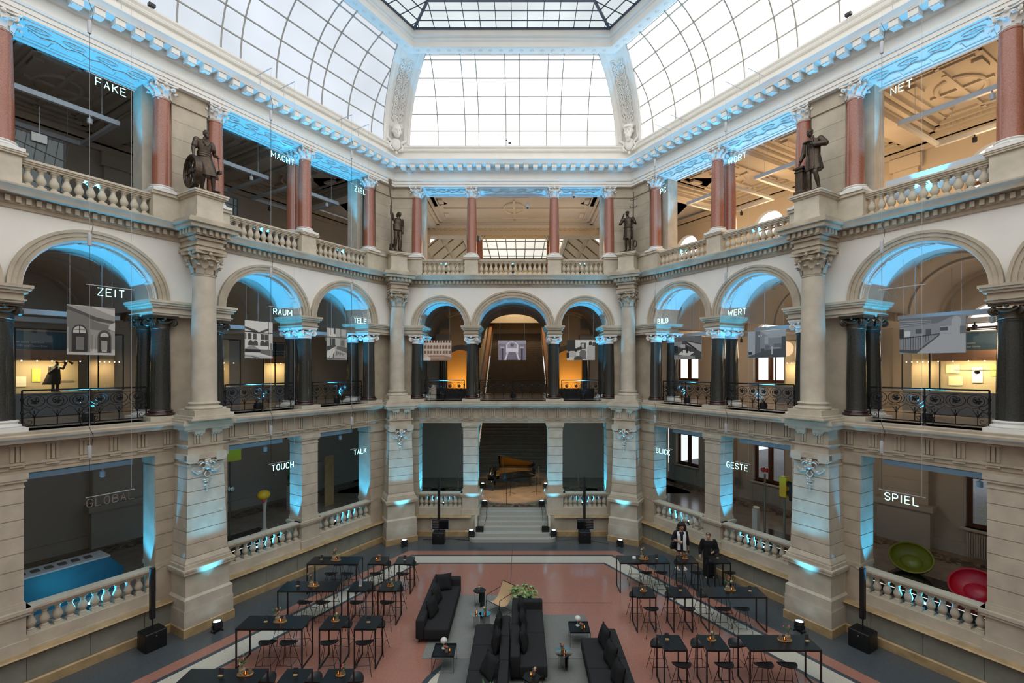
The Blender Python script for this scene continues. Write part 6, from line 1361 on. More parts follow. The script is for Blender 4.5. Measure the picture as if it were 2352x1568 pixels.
for sx in (-1, 1):
    k = MB(); limb(k, [(sx * .12, .03, .05), (sx * (.12 + .03), -.08, .04), (sx * (.12 + .05), -.17, .035)], [.052, .05, .038]); k.box((sx * .14, -.06, .012), (.09, .27, .024), -sx * .28); k.obj('shoe', SHOE, t)
rot = Matrix.Rotation(wr, 3, 'Z')
b = thing('handbag', 'black handbag hanging from the arm of the woman with the scarf', 'bag', wp + rot @ Vector((-.30, -.06, .78)), wr + .5); k = MB(); k.loft([ell((0, 0, 0), .13, .05), ell((0, 0, .08), .15, .06), ell((0, 0, .22), .12, .045), ell((0, 0, .25), .10, .03)]); k.obj('body', mat('bag_leather', (.012, .013, .016), .35), b); MB().tube([(-.08, 0, .24), (-.05, 0, .36), (.05, 0, .36), (.08, 0, .24)], .010, 6).obj('handle', mat('bag_leather', (.012, .013, .016), .35), b)
MB().ball((.04, -.05, .17), .012, 8, 5).obj('clasp', STEEL, b)
c = tag(MB().lathe([(.02, 0), (.03, .05), (.032, .055), (.027, .05), (.0, .008)], (0, 0, 0), 14).obj('coffee_cup', SHOE, None, wp + rot @ Vector((-.04, -.31, 1.10))), 'small white cup held by the woman with the scarf', 'cup')
c = tag(MB().box((0, 0, 0), (.012, .07, .14)).obj('mobile_phone', BLACK, None, wp + rot @ Vector((.275, -.06, .70))), 'dark phone in the lowered hand of the woman with the scarf', 'phone')
mp = Vector((6.97, 17.35, 0)); mr = math.radians(-12)
t = thing('person', 'person with short brown hair in loose black clothes, holding a glass', 'person', mp, mr)
J = dict(pelvis=(0, 0, .88), chest=(0, -.03, 1.24), neck=(-.01, -.06, 1.39), elbR=(-.28, .02, 1.02), handR=(-.30, -.08, .80), elbL=(.29, .0, 1.0), handL=(.10, -.24, .99), kneeR=(-.10, -.03, .46), ankR=(-.11, 0, .08), kneeL=(.10, -.03, .46), ankL=(.13, 0, .08), toeL=(.3, -1, 0))
k = MB(); human(k, J, 1.0); head(k, (-.03, -.10, 1.53), -.25, .30); put('body', fuse(k, 'visitor_body', SKIN2, .008), t)
k = MB(); k.loft([ell((0, 0, .72), .215, .17), ell((0, 0, .90), .21, .165), ell((0, -.01, 1.08), .195, .16), ell((0, -.03, 1.24), .215, .165), ell((0, -.03, 1.33), .20, .135), ell((-.01, -.05, 1.38), .10, .085)])
limb(k, [(-.20, -.02, 1.32), (-.285, .02, 1.02), (-.30, -.05, .87)], [.088, .078, .062]); limb(k, [(.20, -.02, 1.32), (.30, 0, 1.0), (.18, -.16, .985)], [.088, .08, .062]); put('shirt', fuse(k, 'shirt', BLKCLOTH, .012), t)
k = MB(); skirt(k, (0, 0, .90), (.01, 0, .06), .19, .23, .15, .16, .012); put('trousers', fuse(k, 'trousers', BLKCLOTH, .014), t)
k = MB(); k.ball((-.025, -.08, 1.585), (.086, .10, .07), 12, 8); k.ball((-.01, -.04, 1.55), (.085, .075, .085), 12, 8); k.ball((-.045, -.155, 1.60), (.055, .03, .025), 8, 6); put('hair', fuse(k, 'short_hair', HAIR2, .010, 2), t)
MB().lathe([(.02, 0), (.018, .005), (.004, .01), (.004, .06), (.028, .09), (.03, .14), (.024, .17), (.022, .17), (.028, .14), (.026, .09)], (0, 0, 0), 14)
c = tag(MB().lathe([(.026, 0), (.004, .006), (.004, .07), (.030, .11), (.032, .15), (.026, .19)], (0, 0, 0), 14, cap=False).obj('wine_glass', clear_glass('wine_glass_clear', (.9, .9, .9), .2), None, mp + Matrix.Rotation(mr, 3, 'Z') @ Vector((.035, -.30, .97))), 'stemmed glass held by the person in black', 'glass')
for sx in (-1, 1):
    k = MB(); limb(k, [(sx * .11, .02, .045), (sx * .12, -.13, .035)], [.045, .035]); k.obj('shoe', BLACK, t)
# ------------------------------------------------------------------ grand piano and stage gear
LACQ = mat('piano_lacquer', (.006, .006, .007), .06, coat=1.0); GOLD = mat('gilded_plate', (.75, .48, .14), .3, metal=.9)
pt = thing('grand_piano', 'black concert grand piano with lid raised before the grand stair', 'piano', (-1.78, 26.05, 1.05))
out = [(0, -.75), (.62, -.75)] + [(.62 + 1.35 * t, -.75 + .62 * (3 * t * t - 2 * t ** 3)) for t in (.15, .3, .45, .6, .75, .9)] + [(2.2, -.10), (2.45, .05), (2.6, .28), (2.6, .48), (2.48, .66), (2.2, .75), (0, .75)]
k = MB(); k.poly([(x, y, .62) for x, y in out], (0, 0, .06)); n_ = len(out)
for i in range(1, n_ - 1):
    a, b = out[i], out[i + 1]; c_ = lambda p, s: (p[0] + (1.2 - p[0]) * s, p[1] * (1 - s))
    k.add([(a[0], a[1], .62), (b[0], b[1], .62), (b[0], b[1], 1.0), (a[0], a[1], 1.0), (*c_(a, .03), .62), (*c_(b, .03), .62), (*c_(b, .03), 1.0), (*c_(a, .03), 1.0)], [(0, 1, 2, 3), (5, 4, 7, 6), (3, 2, 6, 7)])
k.span(0, .30, -.75, .75, .62, .72); k.span(.0, .32, -.75, -.66, .62, .92); k.span(0, .32, .66, .75, .62, .92); k.span(.26, .36, -.7, .7, .7, 1.0); k.obj('case', LACQ, pt)
k = MB(); k.poly([(1.2 + (x - 1.2) * .95 if x > .4 else .42, y * .95, .86) for x, y in out if True], (0, 0, .02)); k.obj('iron_plate', GOLD, pt)
k = MB(); k.span(.04, .22, -.64, .64, .73, .755); k.obj('white_keys', mat('ivory_keys', (.75, .72, .65), .3), pt)
k = MB(); [k.span(.12, .22, -.62 + i * .035, -.605 + i * .035, .755, .77) for i in range(36) if i % 7 not in (2, 6)]; k.obj('black_keys', LACQ, pt)
k = MB(); th = math.radians(37); ly = [(x, y) for x, y in out if x >= .6] + [(.55, .75), (.55, -.75)]
k.poly([(x, .75 - (.75 - y) * math.cos(th), 1.01 + (.75 - y) * math.sin(th)) for x, y in ly], (0, .02, .03)); k.obj('lid', LACQ, pt)
MB().tube([(.9, -.66, .98), (.75, .75 - 1.42 * math.cos(th), 1.0 + 1.42 * math.sin(th))], .014, 6).obj('lid_prop', LACQ, pt)
k = MB(); k.poly([(.42, -.42, 1.0), (.42, .42, 1.0), (.60, .42, 1.24), (.60, -.42, 1.24)], (.012, 0, 0)); k.obj('music_desk', LACQ, pt)
for x, y in ((.28, -.62), (.28, .62), (2.3, .32)):
    MB().lathe([(.04, .05), (.05, .1), (.075, .5), (.085, .62)], (x, y, 0), 8).obj('leg', LACQ, pt); MB().lathe([(.025, 0), (.03, .025), (.02, .06)], (x, y, 0), 8).obj('caster', GOLD, pt)
k = MB(); k.tube([(.36, -.1, .62), (.36, -.07, .15)], .018, 6); k.tube([(.36, .1, .62), (.36, .07, .15)], .018, 6); k.span(.28, .44, -.14, .14, .08, .15); k.obj('pedal_lyre', LACQ, pt)
bt = thing('piano_bench', 'black piano bench left of the grand piano', 'bench', (-2.12, 26.0, 1.05)); MB().box((0, 0, .46), (.36, .72, .08)).obj('seat', SOFA, bt)
for sx in (-1, 1):
    for sy in (-1, 1): MB().lathe([(.018, 0), (.028, .42)], (sx * .14, sy * .3, 0), 8).obj('leg', LACQ, bt)
def mic_stand(x, y, z, h, boom, lb):
    t = thing('microphone_stand', lb, 'microphone stand', (x, y, z), 0, 'microphone stands'); MB().tube([(0, 0, .06), (0, 0, h)], .010, 6).obj('pole', BLACK, t)
    for i in range(3): a = i * 2.094 + .5; MB().tube([(0, 0, .10), (.30 * math.cos(a), .30 * math.sin(a), .012)], .009, 5).obj('foot', BLACK, t)
    if boom: MB().tube([(-.25 * boom, 0, h - .06), (.45 * boom, .1, h + .10)], .008, 5).obj('boom', BLACK, t); MB().tube([(.42 * boom, .1, h + .09), (.53 * boom, .12, h + .10)], .018, 8).obj('microphone', BLACK, t)
    else: MB().tube([(0, 0, h - .01), (0, -.03, h + .13)], .02, 8).obj('microphone', BLACK, t)
mic_stand(-.69, 22.75, 1.05, 1.2, 0, 'black microphone stand at the top of the steps'); mic_stand(-.55, 24.75, 1.05, 1.0, .5, 'low black boom stand in front of the piano'); mic_stand(.85, 25.0, 1.05, .95, -.7, 'black boom stand at the tail of the piano')
for x, y, lb in ((-1.75, 27.2, 'left of the piano'), (-.35, 27.25, 'behind the piano'), (1.05, 27.2, 'right of the piano'), (-3.4, 25.4, 'in the dark opening left of the steps'), (3.15, 25.4, 'in the dark opening right of the steps')):
    t = thing('barrier_post', 'steel barrier post %s' % lb, 'barrier', (x, y, 1.05), 0, 'steel barrier posts'); MB().lathe([(.15, 0), (.15, .015), (.02, .03)], (0, 0, 0), 16).obj('base', STEEL, t); MB().lathe([(.022, .02), (.022, .95), (.028, .96), (.028, 1.0)], (0, 0, 0), 12).obj('post', STEEL, t)
    MB().box((.68 if x > -1 else .7, 0, .92), (1.3, .004, .05)).obj('belt', BLACK, t) if x < 1 and y > 26 else None
def column_speaker(x, y, rz, htot, lb):
    t = thing('column_speaker', lb, 'loudspeaker', (x, y, 0), rz, 'black column loudspeakers'); k = MB(); rbox(k, -.26, .26, -.25, .25, 0, .5, .03); k.obj('subwoofer', BLACK, t)
    MB().ball((0, -.252, .38), (.012, .006, .012), 8, 5).obj('badge', STEEL, t); MB().tube([(0, 0, .5), (0, 0, htot * .38)], .018, 8).obj('pole', BLACK, t); k = MB(); rbox(k, -.055, .055, -.07, .07, htot * .36, htot, .012); k.obj('column_array', BLACK, t)
    k = MB(); [k.box((0, -.071, htot * .4 + i * (htot * .58) / 24), (.09, .004, .014)) for i in range(24)]; k.obj('grille', mat('grille_black', (.015, .015, .016), .6), t); return t
column_speaker(-3.63, 20.75, 0, 2.88, 'black column speaker left of the steps'); column_speaker(2.84, 20.85, 0, 2.88, 'black column speaker right of the steps')
p_ = P('left', 9.75, -.62); column_speaker(p_.x, p_.y, R('left'), 2.2, 'black column speaker beside the left pier'); p_ = P('right', 9.75, -.62); column_speaker(p_.x, p_.y, R('right'), 2.2, 'black column speaker beside the right pier')
for sx, sd in ((-1, 'left'), (1, 'right')): tag(MB().box((0, 0, .11), (.34, .2, .22)).obj('monitor_speaker', BLACK, None, (xm + sx * 1.5, 21.3, .30)), 'small black box speaker on the second step, %s end' % sd, 'loudspeaker', 'small stage boxes')
for pts, lb in (([(-1.6, 22.45, 1.06), (-1.63, 22.2, .95), (-1.60, 21.9, .8), (-1.7, 21.5, .35), (-1.95, 21.2, .17), (-2.2, 20.95, .012), (-3.2, 21.2, .012), (-4.4, 21.1, .012)], 'black cable running from the left top step lamp to the floor'), ([(1.0, 22.45, 1.06), (1.02, 22.1, .9), (1.05, 21.7, .5), (1.25, 21.3, .18), (1.55, 20.95, .012), (2.6, 21.2, .012), (3.9, 20.6, .012)], 'black cable running from the right top step lamp to the floor')):
    tag(MB().tube(pts, .010, 5).obj('power_cable', BLACK), lb, 'cable', 'stage cables')

# ------------------------------------------------------------------ daylight windows on the right and the street beyond
wid = 10
PANE = clear_glass('window_pane', (.97, .98, 1), .06)
BLIND = emis('daylit_white_blind', (1.0, .97, .9), 1.5)
u = 1
for s in RWIN:
    for z0, z1, rd, kind in ((2.05, 4.35, False, 'street'), (7.0, 9.2, True, 'blind'), (12.8, 14.7, True, 'blind')):
        hw = .8; o = bpy.data.objects.new('window_%d' % wid, None); COL.objects.link(o); o.location = P('right', s, 7.05, z0); o.rotation_euler = (0, 0, R('right')); o['kind'] = 'structure'; wid += 1; h = z1 - z0
        k = MB(); fr = .07
        for a in ((-hw, -hw + fr, 0, h), (hw - fr, hw, 0, h), (-.06, .06, 0, h), (-hw, hw, 0, fr), (-hw, hw, h - fr, h), (-hw, hw, h * .80 - .04, h * .80 + .04)): k.span(a[0], a[1], -.04, .05, a[2], a[3])
        k.obj('frame', DKWOOD, o)
        for sx in (-1, 1):
            k = MB(); x0_, x1_ = (sx * .06, sx * (hw - fr)); x0_, x1_ = min(x0_, x1_), max(x0_, x1_)
            for a in ((x0_, x0_ + .07, fr, h * .8), (x1_ - .07, x1_, fr, h * .8), (x0_, x1_, fr, fr + .08), (x0_, x1_, h * .8 - .1, h * .8 - .04)): k.span(a[0], a[1], -.02, .03, a[2], a[3])
            k.obj('sash', DKWOOD, o)
        k = MB(); k.span(-hw, hw, .01, .016, 0, h); k.obj('pane', PANE if kind == 'street' else BLIND, o)
        if rd: k = MB(); k.poly([(p[0], .02, p[2]) for p in arc(0, h, hw, hw, 0, PI, 16)], (0, .01, 0)); k.obj('fanlight', BLIND, o)
        k = MB(); k.span(-hw - .1, hw + .1, -.42, .05, -.06, 0); k.obj('sill', STONE2, o)
for s, nm in ((-2.6, 'BLICK'), (2.35, 'GESTE'), (10.5, 'SPIEL')):
    t = thing('radiator', 'grey ribbed radiator below the window behind the sign %s' % nm, 'radiator', P('right', s, 6.66, 1.15), R('right'), 'radiators under the windows')
    for i in range(22): MB().span(-.7 + i * .064, -.7 + i * .064 + .045, -.08, .05, 0, .78).obj('rib', GALWALL, t)
k = MB(); a = P('right', -12, 7.4, -.3); b = P('right', 24, 7.4, -.3); c = P('right', 24, 60, -.3); d = P('right', -12, 60, -.3); k.add([tuple(a), tuple(b), tuple(c), tuple(d)], [(0, 1, 2, 3)]); struct('street_ground', k, mat('street_asphalt', (.25, .25, .25), .9, scale=3, var=.2), recalc=False)
k = MB()
for y0_, y1_ in ((9.6, 9.8), (15.5, 15.7)): k.add([tuple(P('right', s, y, -.29)) for s, y in ((-12, y0_), (24, y0_), (24, y1_), (-12, y1_))], [(0, 1, 2, 3)])
k.add([tuple(P('right', s, y, -.285)) for s, y in ((-12, 7.4), (24, 7.4), (24, 9.6), (-12, 9.6))], [(0, 1, 2, 3)]); struct('street_pavement', k, mat('pale_paving', (.55, .54, .5), .9, scale=2, var=.15), recalc=False)
k = MB(); [k.box((0, 0, 2.5 + i * .55), (40, .3, .52)) for i in range(22)]; o = struct('street_facade', k, mat('street_house_stone', (.6, .55, .45), .9), None, tuple(P('right', 6, 26, 0)), R('right'))
k = MB(); [k.box((-12 + i * 3.2, -.2, 4 + j * 4), (1.3, .1, 2.2)) for i in range(8) for j in range(3)]; k.obj('house_windows', mat('house_window', (.1, .12, .14), .1), o)
rnd = random.Random(9)
for s, y, h_, lb in ((9.9, 8.6, 2.6, 'leafy green shrub outside the SPIEL window'), (2.9, 8.9, 3.9, 'green branches outside the GESTE window')):
    t = thing('street_shrub', lb, 'shrub', P('right', s, y, -.28), 0); MB().tube([(0, 0, 0), (.05, .03, h_ * .5), (0, .1, h_ * .9)], [.04, .03, .015], 6).obj('stem', mat('bark', (.12, .09, .06), .9), t); k = MB()
    for i in range(140): k.ball((rnd.gauss(0, .34), rnd.gauss(0, .34), h_ * rnd.uniform(.4, 1.05)), (.07, .03, .012), 6, 4, Matrix.Rotation(rnd.random() * 6, 3, 'Z') @ Matrix.Rotation(rnd.uniform(-.8, .8), 3, 'X'))
    k.obj('leaves', mat('street_leaf', (.25, .42, .10), .6), t)

# ------------------------------------------------------------------ ground-floor exhibits
def EX(w, s, y, z=1.05): return P(w, s, y, z)
t = thing('counter', 'slanted teal-blue counter in the bay of the unlit sign GLOBAL', 'counter', EX('left', 10.75, 2.1), R('left')); TEAL = mat('teal_panel', (.015, .10, .17), .35)
k = MB(); k.poly([(-1.25, -.35, 0), (1.05, -.35, 0), (1.25, -.30, .55), (.9, -.22, 1.0), (-1.25, -.22, 1.0)], (0, .65, 0)); k.obj('front_panel', TEAL, t); k = MB(); k.span(-1.28, .92, -.24, .5, 1.0, 1.04); k.obj('worktop', GRAYMET, t)
k = MB(); [k.box((-.9 + i * .28, .1, 1.06), (.16, .2, .03)) for i in range(6)]; k.obj('leaflets', GRAYS[1], t)
PLB = mat('black_plinth_gloss', (.012, .011, .011), .12); ORG = mat('lit_orange_edge', (.75, .42, .12), .5)
def exhibit_plinth(w, s, y, wd, dp, lb):
    t = thing('display_plinth', lb, 'plinth', EX(w, s, y), R(w), 'black display plinths'); k = MB(); k.span(-wd / 2, wd / 2, -dp / 2, dp / 2, .04, .22); k.obj('platform', PLB, t); k = MB(); k.span(-wd / 2 + .08, wd / 2 - .08, -dp / 2 + .08, dp / 2 - .08, 0, .05); k.obj('base', ORG, t)
    k = MB(); k.span(-wd / 2, wd / 2, -dp / 2 - .002, -dp / 2 + .02, .215, .226); k.obj('light_edge', emis('plinth_light_line', (1, .93, .8), .9), t); return t
exhibit_plinth('left', 6.1, 1.95, 2.75, 1.7, 'black display plinth with light edge behind the sign TOUCH'); exhibit_plinth('right', 6.1, 1.95, 2.75, 1.7, 'black display plinth with light edge behind the sign GESTE'); exhibit_plinth('right', 10.75, 2.0, 3.1, 1.8, 'black display plinth under the two ball chairs')
RED = mat('glossy_red_plastic', (.62, .012, .012), .15, coat=.6); YEL = mat('signal_yellow', (.80, .48, .02), .35); LIME = mat('lime_pad', (.55, .55, .03), .5)
t = thing('bubble_car', 'red bubble-shaped ride seat with lime cushion behind the sign TOUCH', 'ride', EX('left', 7.0, 2.0, 1.27), R('left'))
k = MB(); k.loft([ell((0, 0, .02), .34, .40), ell((0, 0, .10), .46, .55), ell((0, 0, .22), .48, .58), ell((0, 0, .30), .44, .54)]); k.obj('shell', RED, t); k = MB(); k.ball((-.05, -.1, .33), (.26, .24, .05)); k.obj('seat_pad', LIME, t)
for sx in (-1, 1): MB().tube([(sx * .42, -.1, .24), (sx * .44, -.05, .65), (sx * .30, 0, .98), (0, .02, 1.05)], .055, 8).obj('roof_post', RED, t)
MB().tube([(0, .5, .25), (0, .45, .75), (0, .2, 1.0), (0, 0, 1.05)], .06, 8).obj('roof_post', RED, t); k = MB(); k.ball((0, .1, 1.02), (.40, .42, .12), 18, 8); k.obj('roof', RED, t)
t = thing('arrow_model', 'flat red arrow lying on the plinth behind the sign TOUCH', 'arrow', EX('left', 5.75, 1.75, 1.272), R('left')); MB().poly([(-.4, -.02, 0), (.2, -.02, 0), (.2, -.06, 0), (.42, 0, 0), (.2, .06, 0), (.2, .02, 0), (-.4, .02, 0)], (0, 0, .012)).obj('arrow', RED, t)
t = thing('signal_pole', 'tall pole with square yellow flag behind the sign TOUCH', 'pole', EX('left', 6.0, 2.55, 1.27), R('left')); MB().lathe([(.035, 0), (.03, 3.0)], (0, 0, 0), 10).obj('pole', mat('dull_bronze_pole', (.10, .08, .06), .4, metal=.5), t); MB().box((.16, -.03, 3.15), (.5, .02, .48)).obj('flag', YEL, t); k = MB(); k.ball((.06, -.08, 1.85), (.10, .06, .12)); k.ball((-.06, -.05, 1.88), (.06, .06, .12)); k.obj('horn', STEEL, t)
t = thing('hair_dryer_stand', 'yellow hood on a pale stand at the right end behind TOUCH', 'exhibit', EX('left', 4.85, 2.2, 1.27), R('left')); MB().lathe([(.16, 0), (.12, .04), (.07, .1), (.06, .9), (.10, 1.25)], (0, 0, 0), 14).obj('stand', GALWALL, t); k = MB(); k.ball((-.08, -.08, 1.45), (.24, .22, .19), 16, 10); k.obj('hood', YEL, t); k = MB(); k.ball((-.16, -.2, 1.25), (.05, .05, .09)); k.obj('tassel', RED, t)
t = thing('info_stand', 'white cabinet with a green leaf picture behind the sign TALK', 'cabinet', EX('left', 1.95, 4.4), R('left')); k = MB(); k.span(-.35, .35, -.25, .25, 0, 1.15); k.obj('cabinet', mat('cabinet_white', (.55, .55, .53), .4), t); k = MB(); k.span(-.35, .35, .1, .16, 1.15, 2.35); k.obj('picture_panel', mat('leaf_picture', (.10, .28, .05), .4, scale=5, col2=(.01, .02, .01)), t); k = MB(); k.span(-.12, .12, -.255, -.25, .75, .85); k.obj('slot', BLACK, t)
tag(MB().box((0, 0, 1.2), (.5, .06, 2.4)).obj('timber_panel', mat('lit_timber', (.55, .33, .15), .6, scale=4, var=.2), None, EX('left', .75, 3.6), R('left')), 'pale timber panel right of the white cabinet behind TALK', 'panel')
PO = mat('post_metal', (.22, .18, .13), .4, metal=.4)
for s, y, h_, nm, kind in ((7.05 - 1.85, 2.5, 2.35, 'left', 'red'), (5.75, 2.35, 2.2, 'middle', None), (6.32, 1.6, 2.45, 'right', 'box')):
    pass
t = thing('signal_post', 'post with a red ball lamp, leftmost behind the sign GESTE', 'exhibit', EX('right', 5.05, 2.3, 1.27), R('right')); MB().lathe([(.04, 0), (.035, 2.3)], (0, 0, 0), 10).obj('post', PO, t); k = MB()
for i in range(8): k.ball((.09 * math.cos(i * .785), .09 * math.sin(i * .785), 2.42 + .04 * (i % 2)), .07, 8, 5)
k.obj('red_lamp', RED, t); MB().box((-.2, -.25, .45), (.2, .2, .9)).obj('telephone_stand', GALWALL, t); k = MB(); k.ball((-.2, -.25, .95), (.13, .10, .06)); k.obj('telephone', CRM, t)
t = thing('traffic_light', 'yellow traffic light with black hoods behind the sign GESTE', 'traffic light', EX('right', 5.95, 2.0, 1.27), R('right')); MB().lathe([(.045, 0), (.04, 1.7)], (0, .1, 0), 10).obj('post', PO, t); k = MB(); rbox(k, -.14, .14, -.02, .26, 1.62, 2.38, .03); k.obj('signal_case', YEL, t)
for z in (1.8, 2.15): MB().tube([(.14, .1, z), (.36, .0, z - .02)], [.10, .12], 10).obj('hood', BLACK, t)
MB().lathe([(.045, 0), (.04, 2.3)], (.62, -.2, 0), 10).obj('post', PO, t); k = MB(); k.span(.36, .56, -.22, .05, 1.6, 2.2); k.obj('rear_case', BLACK, t); k = MB(); k.tube([(.56, -.1, 1.65), (.62, -.2, 1.65)], .02, 6); k.tube([(.56, -.1, 2.15), (.62, -.2, 2.15)], .02, 6); k.obj('bracket', BLACK, t)
t = thing('studio_microphone', 'large golden microphone on a yellow stand behind GESTE', 'microphone', EX('right', 6.75, 2.05, 1.27), R('right')); MB().lathe([(.022, 0), (.02, .95)], (0, 0, 0), 10).obj('stand', YEL, t); k = MB(); k.tube([(-.10, 0, 1.12), (-.09, 0, 1.02), (0, 0, .95), (.09, 0, 1.02), (.10, 0, 1.12)], .014, 6); k.obj('yoke', GOLD, t); k = MB(); k.ball((-.03, -.03, 1.25), (.10, .07, .17), 14, 10); k.obj('capsule', mat('gold_mesh', (.8, .7, .45), .35, metal=.4), t); k = MB(); k.ball((.07, .05, 1.25), (.07, .07, .11)); k.obj('rear_shell', BLACK, t)
tag(MB().poly([(-.42, -.3, 0), (.42, -.26, .02), (.36, .3, .06), (-.38, .24, .04)], (0, 0, .015)).obj('yellow_sheet', mat('yellow_sheet_lit', (.85, .58, .10), .5), None, EX('right', 7.0, 1.75, 1.55), R('right')), 'bright yellow square sheet lying beside the golden microphone', 'sheet')
tag(MB().poly([(-.35, -.02, 0), (.35, -.02, 0), (.35, .03, 0), (-.15, .04, 0), (-.4, .0, 0)], (0, 0, .01)).obj('arrow_model', RED, None, EX('right', 5.95, 1.6, 1.272), R('right')), 'small red arrow on the plinth behind the sign GESTE', 'arrow')
tag(MB().box((0, 0, .2), (.5, .3, .04)).obj('yellow_sheet_stand', BLACK, None, EX('right', 7.0, 1.78, 1.31), R('right')), 'low black stand under the bright yellow sheet', 'stand')
tag(MB().lathe([(.20, 0), (.20, .03), (.17, .035), (.0, .02)], (0, 0, 0), 24).obj('wall_disc', GRAYS[2], None, (0, 0, 0)), 'dark round disc on the back wall behind the sign GESTE', 'disc')
o = COL.objects['wall_disc']; o.location = P('right', .85, 6.5, 1.9); o.rotation_euler = (PI / 2, 0, R('right'))
tag(MB().box((0, 0, 0), (.02, .02, .02)).obj('floor_box', BLACK, None, EX('right', 3.9, 1.7, 1.06), R('right')), 'tiny black box on the floor behind the sign BLICK', 'box')
def ball_chair(s, y, rz, col, lb):
    t = thing('ball_chair', lb, 'chair', EX('right', s, y, 1.27), R('right') + rz, 'shell chairs'); Rr = .50; rows = []; rows2 = []; tiltM = Matrix.Rotation(math.radians(-52), 3, 'X')
    for i in range(13):
        a = math.radians(84) + (PI - math.radians(84)) * i / 12
        ring = []; ring2 = []
        for j in range(33):
            b = 2 * PI * j / 32; p = Vector((Rr * 1.15 * math.sin(a) * math.cos(b), Rr * 1.0 * math.sin(a) * math.sin(b), .62 * Rr * math.cos(a) - .02)); ring.append(tuple(tiltM.inverted() @ p + Vector((0, 0, .43)))); ring2.append(tuple(tiltM.inverted() @ (p * .93 + Vector((0, 0, .02))) + Vector((0, 0, .43))))
        rows.append(ring); rows2.append(ring2)
    k = MB(); k.sheet(rows); k.obj('shell', LACQ, t); k = MB(); k.sheet(rows2); k.obj('lining', col, t)
    k = MB(); k.tube([tuple(Vector(p).lerp(Vector(q), .5)) for p, q in zip(rows[0][:-1], rows2[0][:-1])], .028, 8, closed=True); k.obj('rim', col, t)
    k = MB(); c_ = tiltM.inverted() @ Vector((0, -.06, -.22)) + Vector((0, 0, .43)); k.ball(tuple(c_), (.30, .24, .11), 16, 8, tiltM.inverted()); k.obj('seat_cushion', col, t); return t
ball_chair(9.55, 2.9, .25, mat('olive_velvet', (.22, .20, .015), .4), 'olive-green ball chair in a black shell, left behind the balustrade under SPIEL'); ball_chair(11.3, 2.0, -.15, mat('crimson_velvet', (.50, .008, .02), .4), 'crimson ball chair in a black shell under the sign SPIEL')

# ------------------------------------------------------------------ showcases of the middle and upper galleries
HEAD = mat('blue_header_panel', (.035, .085, .13), .5); CASEW = mat('case_lining', (.42, .34, .22), .7)
def text_mesh(s, size, m, parent, loc, rot=(PI / 2, 0, 0), name='lettering'):
    cu = bpy.data.curves.new('t', 'FONT'); cu.body = s; cu.size = size; cu.extrude = .001; o = bpy.data.objects.new('t', cu); COL.objects.link(o)
    me = bpy.data.meshes.new_from_object(o.evaluated_get(bpy.context.evaluated_depsgraph_get())); bpy.data.objects.remove(o); me.materials.clear(); me.materials.append(m); q = put(name, me, parent, loc); q.rotation_euler = rot; return q
def showcase(w, s, y, wd, dp, lb, lines, glow, power, header=True, zb=6.2, h=2.75):
    t = thing('showcase', lb, 'showcase', P(w, s, y, zb), R(w), 'glazed showcases of the galleries'); k = MB(); k.span(-wd / 2, wd / 2, -dp / 2, dp / 2, 0, .75); k.obj('base_cabinet', mat('case_base_grey', (.16, .17, .18), .5), t)
    k = MB(); k.span(-wd / 2, wd / 2, dp / 2 - .05, dp / 2, .75, h); k.obj('back_panel', CASEW, t)
    k = MB(); zt = h
    for x in (-wd / 2, wd / 2):
        for yy in (-dp / 2, dp / 2): k.span(x - .018, x + .018, yy - .018, yy + .018, .75, zt)
    for yy in (-dp / 2, dp / 2): k.span(-wd / 2, wd / 2, yy - .018, yy + .018, zt - .03, zt)
    for x in (-wd / 2, wd / 2): k.span(x - .018, x + .018, -dp / 2, dp / 2, zt - .03, zt)
    k.obj('frame', BLACK, t)
    if header:
        k = MB(); k.span(-wd / 2 + .05, wd / 2 - .05, dp / 2 - .075, dp / 2 - .055, h - .62, h - .04); k.obj('header_panel', HEAD, t)
        for i, l in enumerate(lines): text_mesh(l, .085, GRAYS[4], t, (-wd / 2 + .12, dp / 2 - .078, h - .42 - i * .12))
        k = MB(); k.span(-wd / 2 + .03, wd / 2 - .03, -dp / 2 + .1, dp / 2 - .08, h - .98, h - .66); k.obj('light_box', mat('case_top_brown', (.32, .17, .10), .6), t)
    k = MB(); k.span(-wd / 2, wd / 2, -dp / 2 - .003, -dp / 2 + .003, .75, zt - .03); k.obj('glass', clear_glass('showcase_glass', (.97, .98, .98), .04), t)
    k = MB()
    for i in range(5): k.ball((-wd / 2 + wd * (i + .5) / 5, -dp / 2 + .12, h - 1.0), .018, 8, 5)
    k.obj('spot_lamps', WARMHOT, t)
    l_ = light('showcase_lamp', 'AREA', P(w, s, y - dp * .12, zb + h - 1.04), power, glow, target=P(w, s, y + dp * .25, zb + .8), size=wd * .7, size_y=.15)
    return t
def exhibit_sheets(w, s, y, zb, spec, lb, grp='mounted documents in the showcases'):
    for i, (dx, dz, a, b, c) in enumerate(spec): tag(MB().box((0, 0, 0), (a, .012, b)).obj('mounted_document', mat('paper_%d' % c, ((.75, .6, .38), (.8, .75, .62), (.25, .2, .14), (.55, .62, .12))[c], .7), None, P(w, s + dx * usign(w), y, zb + dz), R(w)), lb % ('first', 'second', 'third', 'fourth', 'fifth')[i], 'document', grp)
showcase('left', 10.45, 4.7, 1.7, .9, 'showcase with blue header and a horn player figure behind ZEIT', ['Über Stock und Stein', 'Up Hill and Down Dale'], (1, .78, .42), 26)
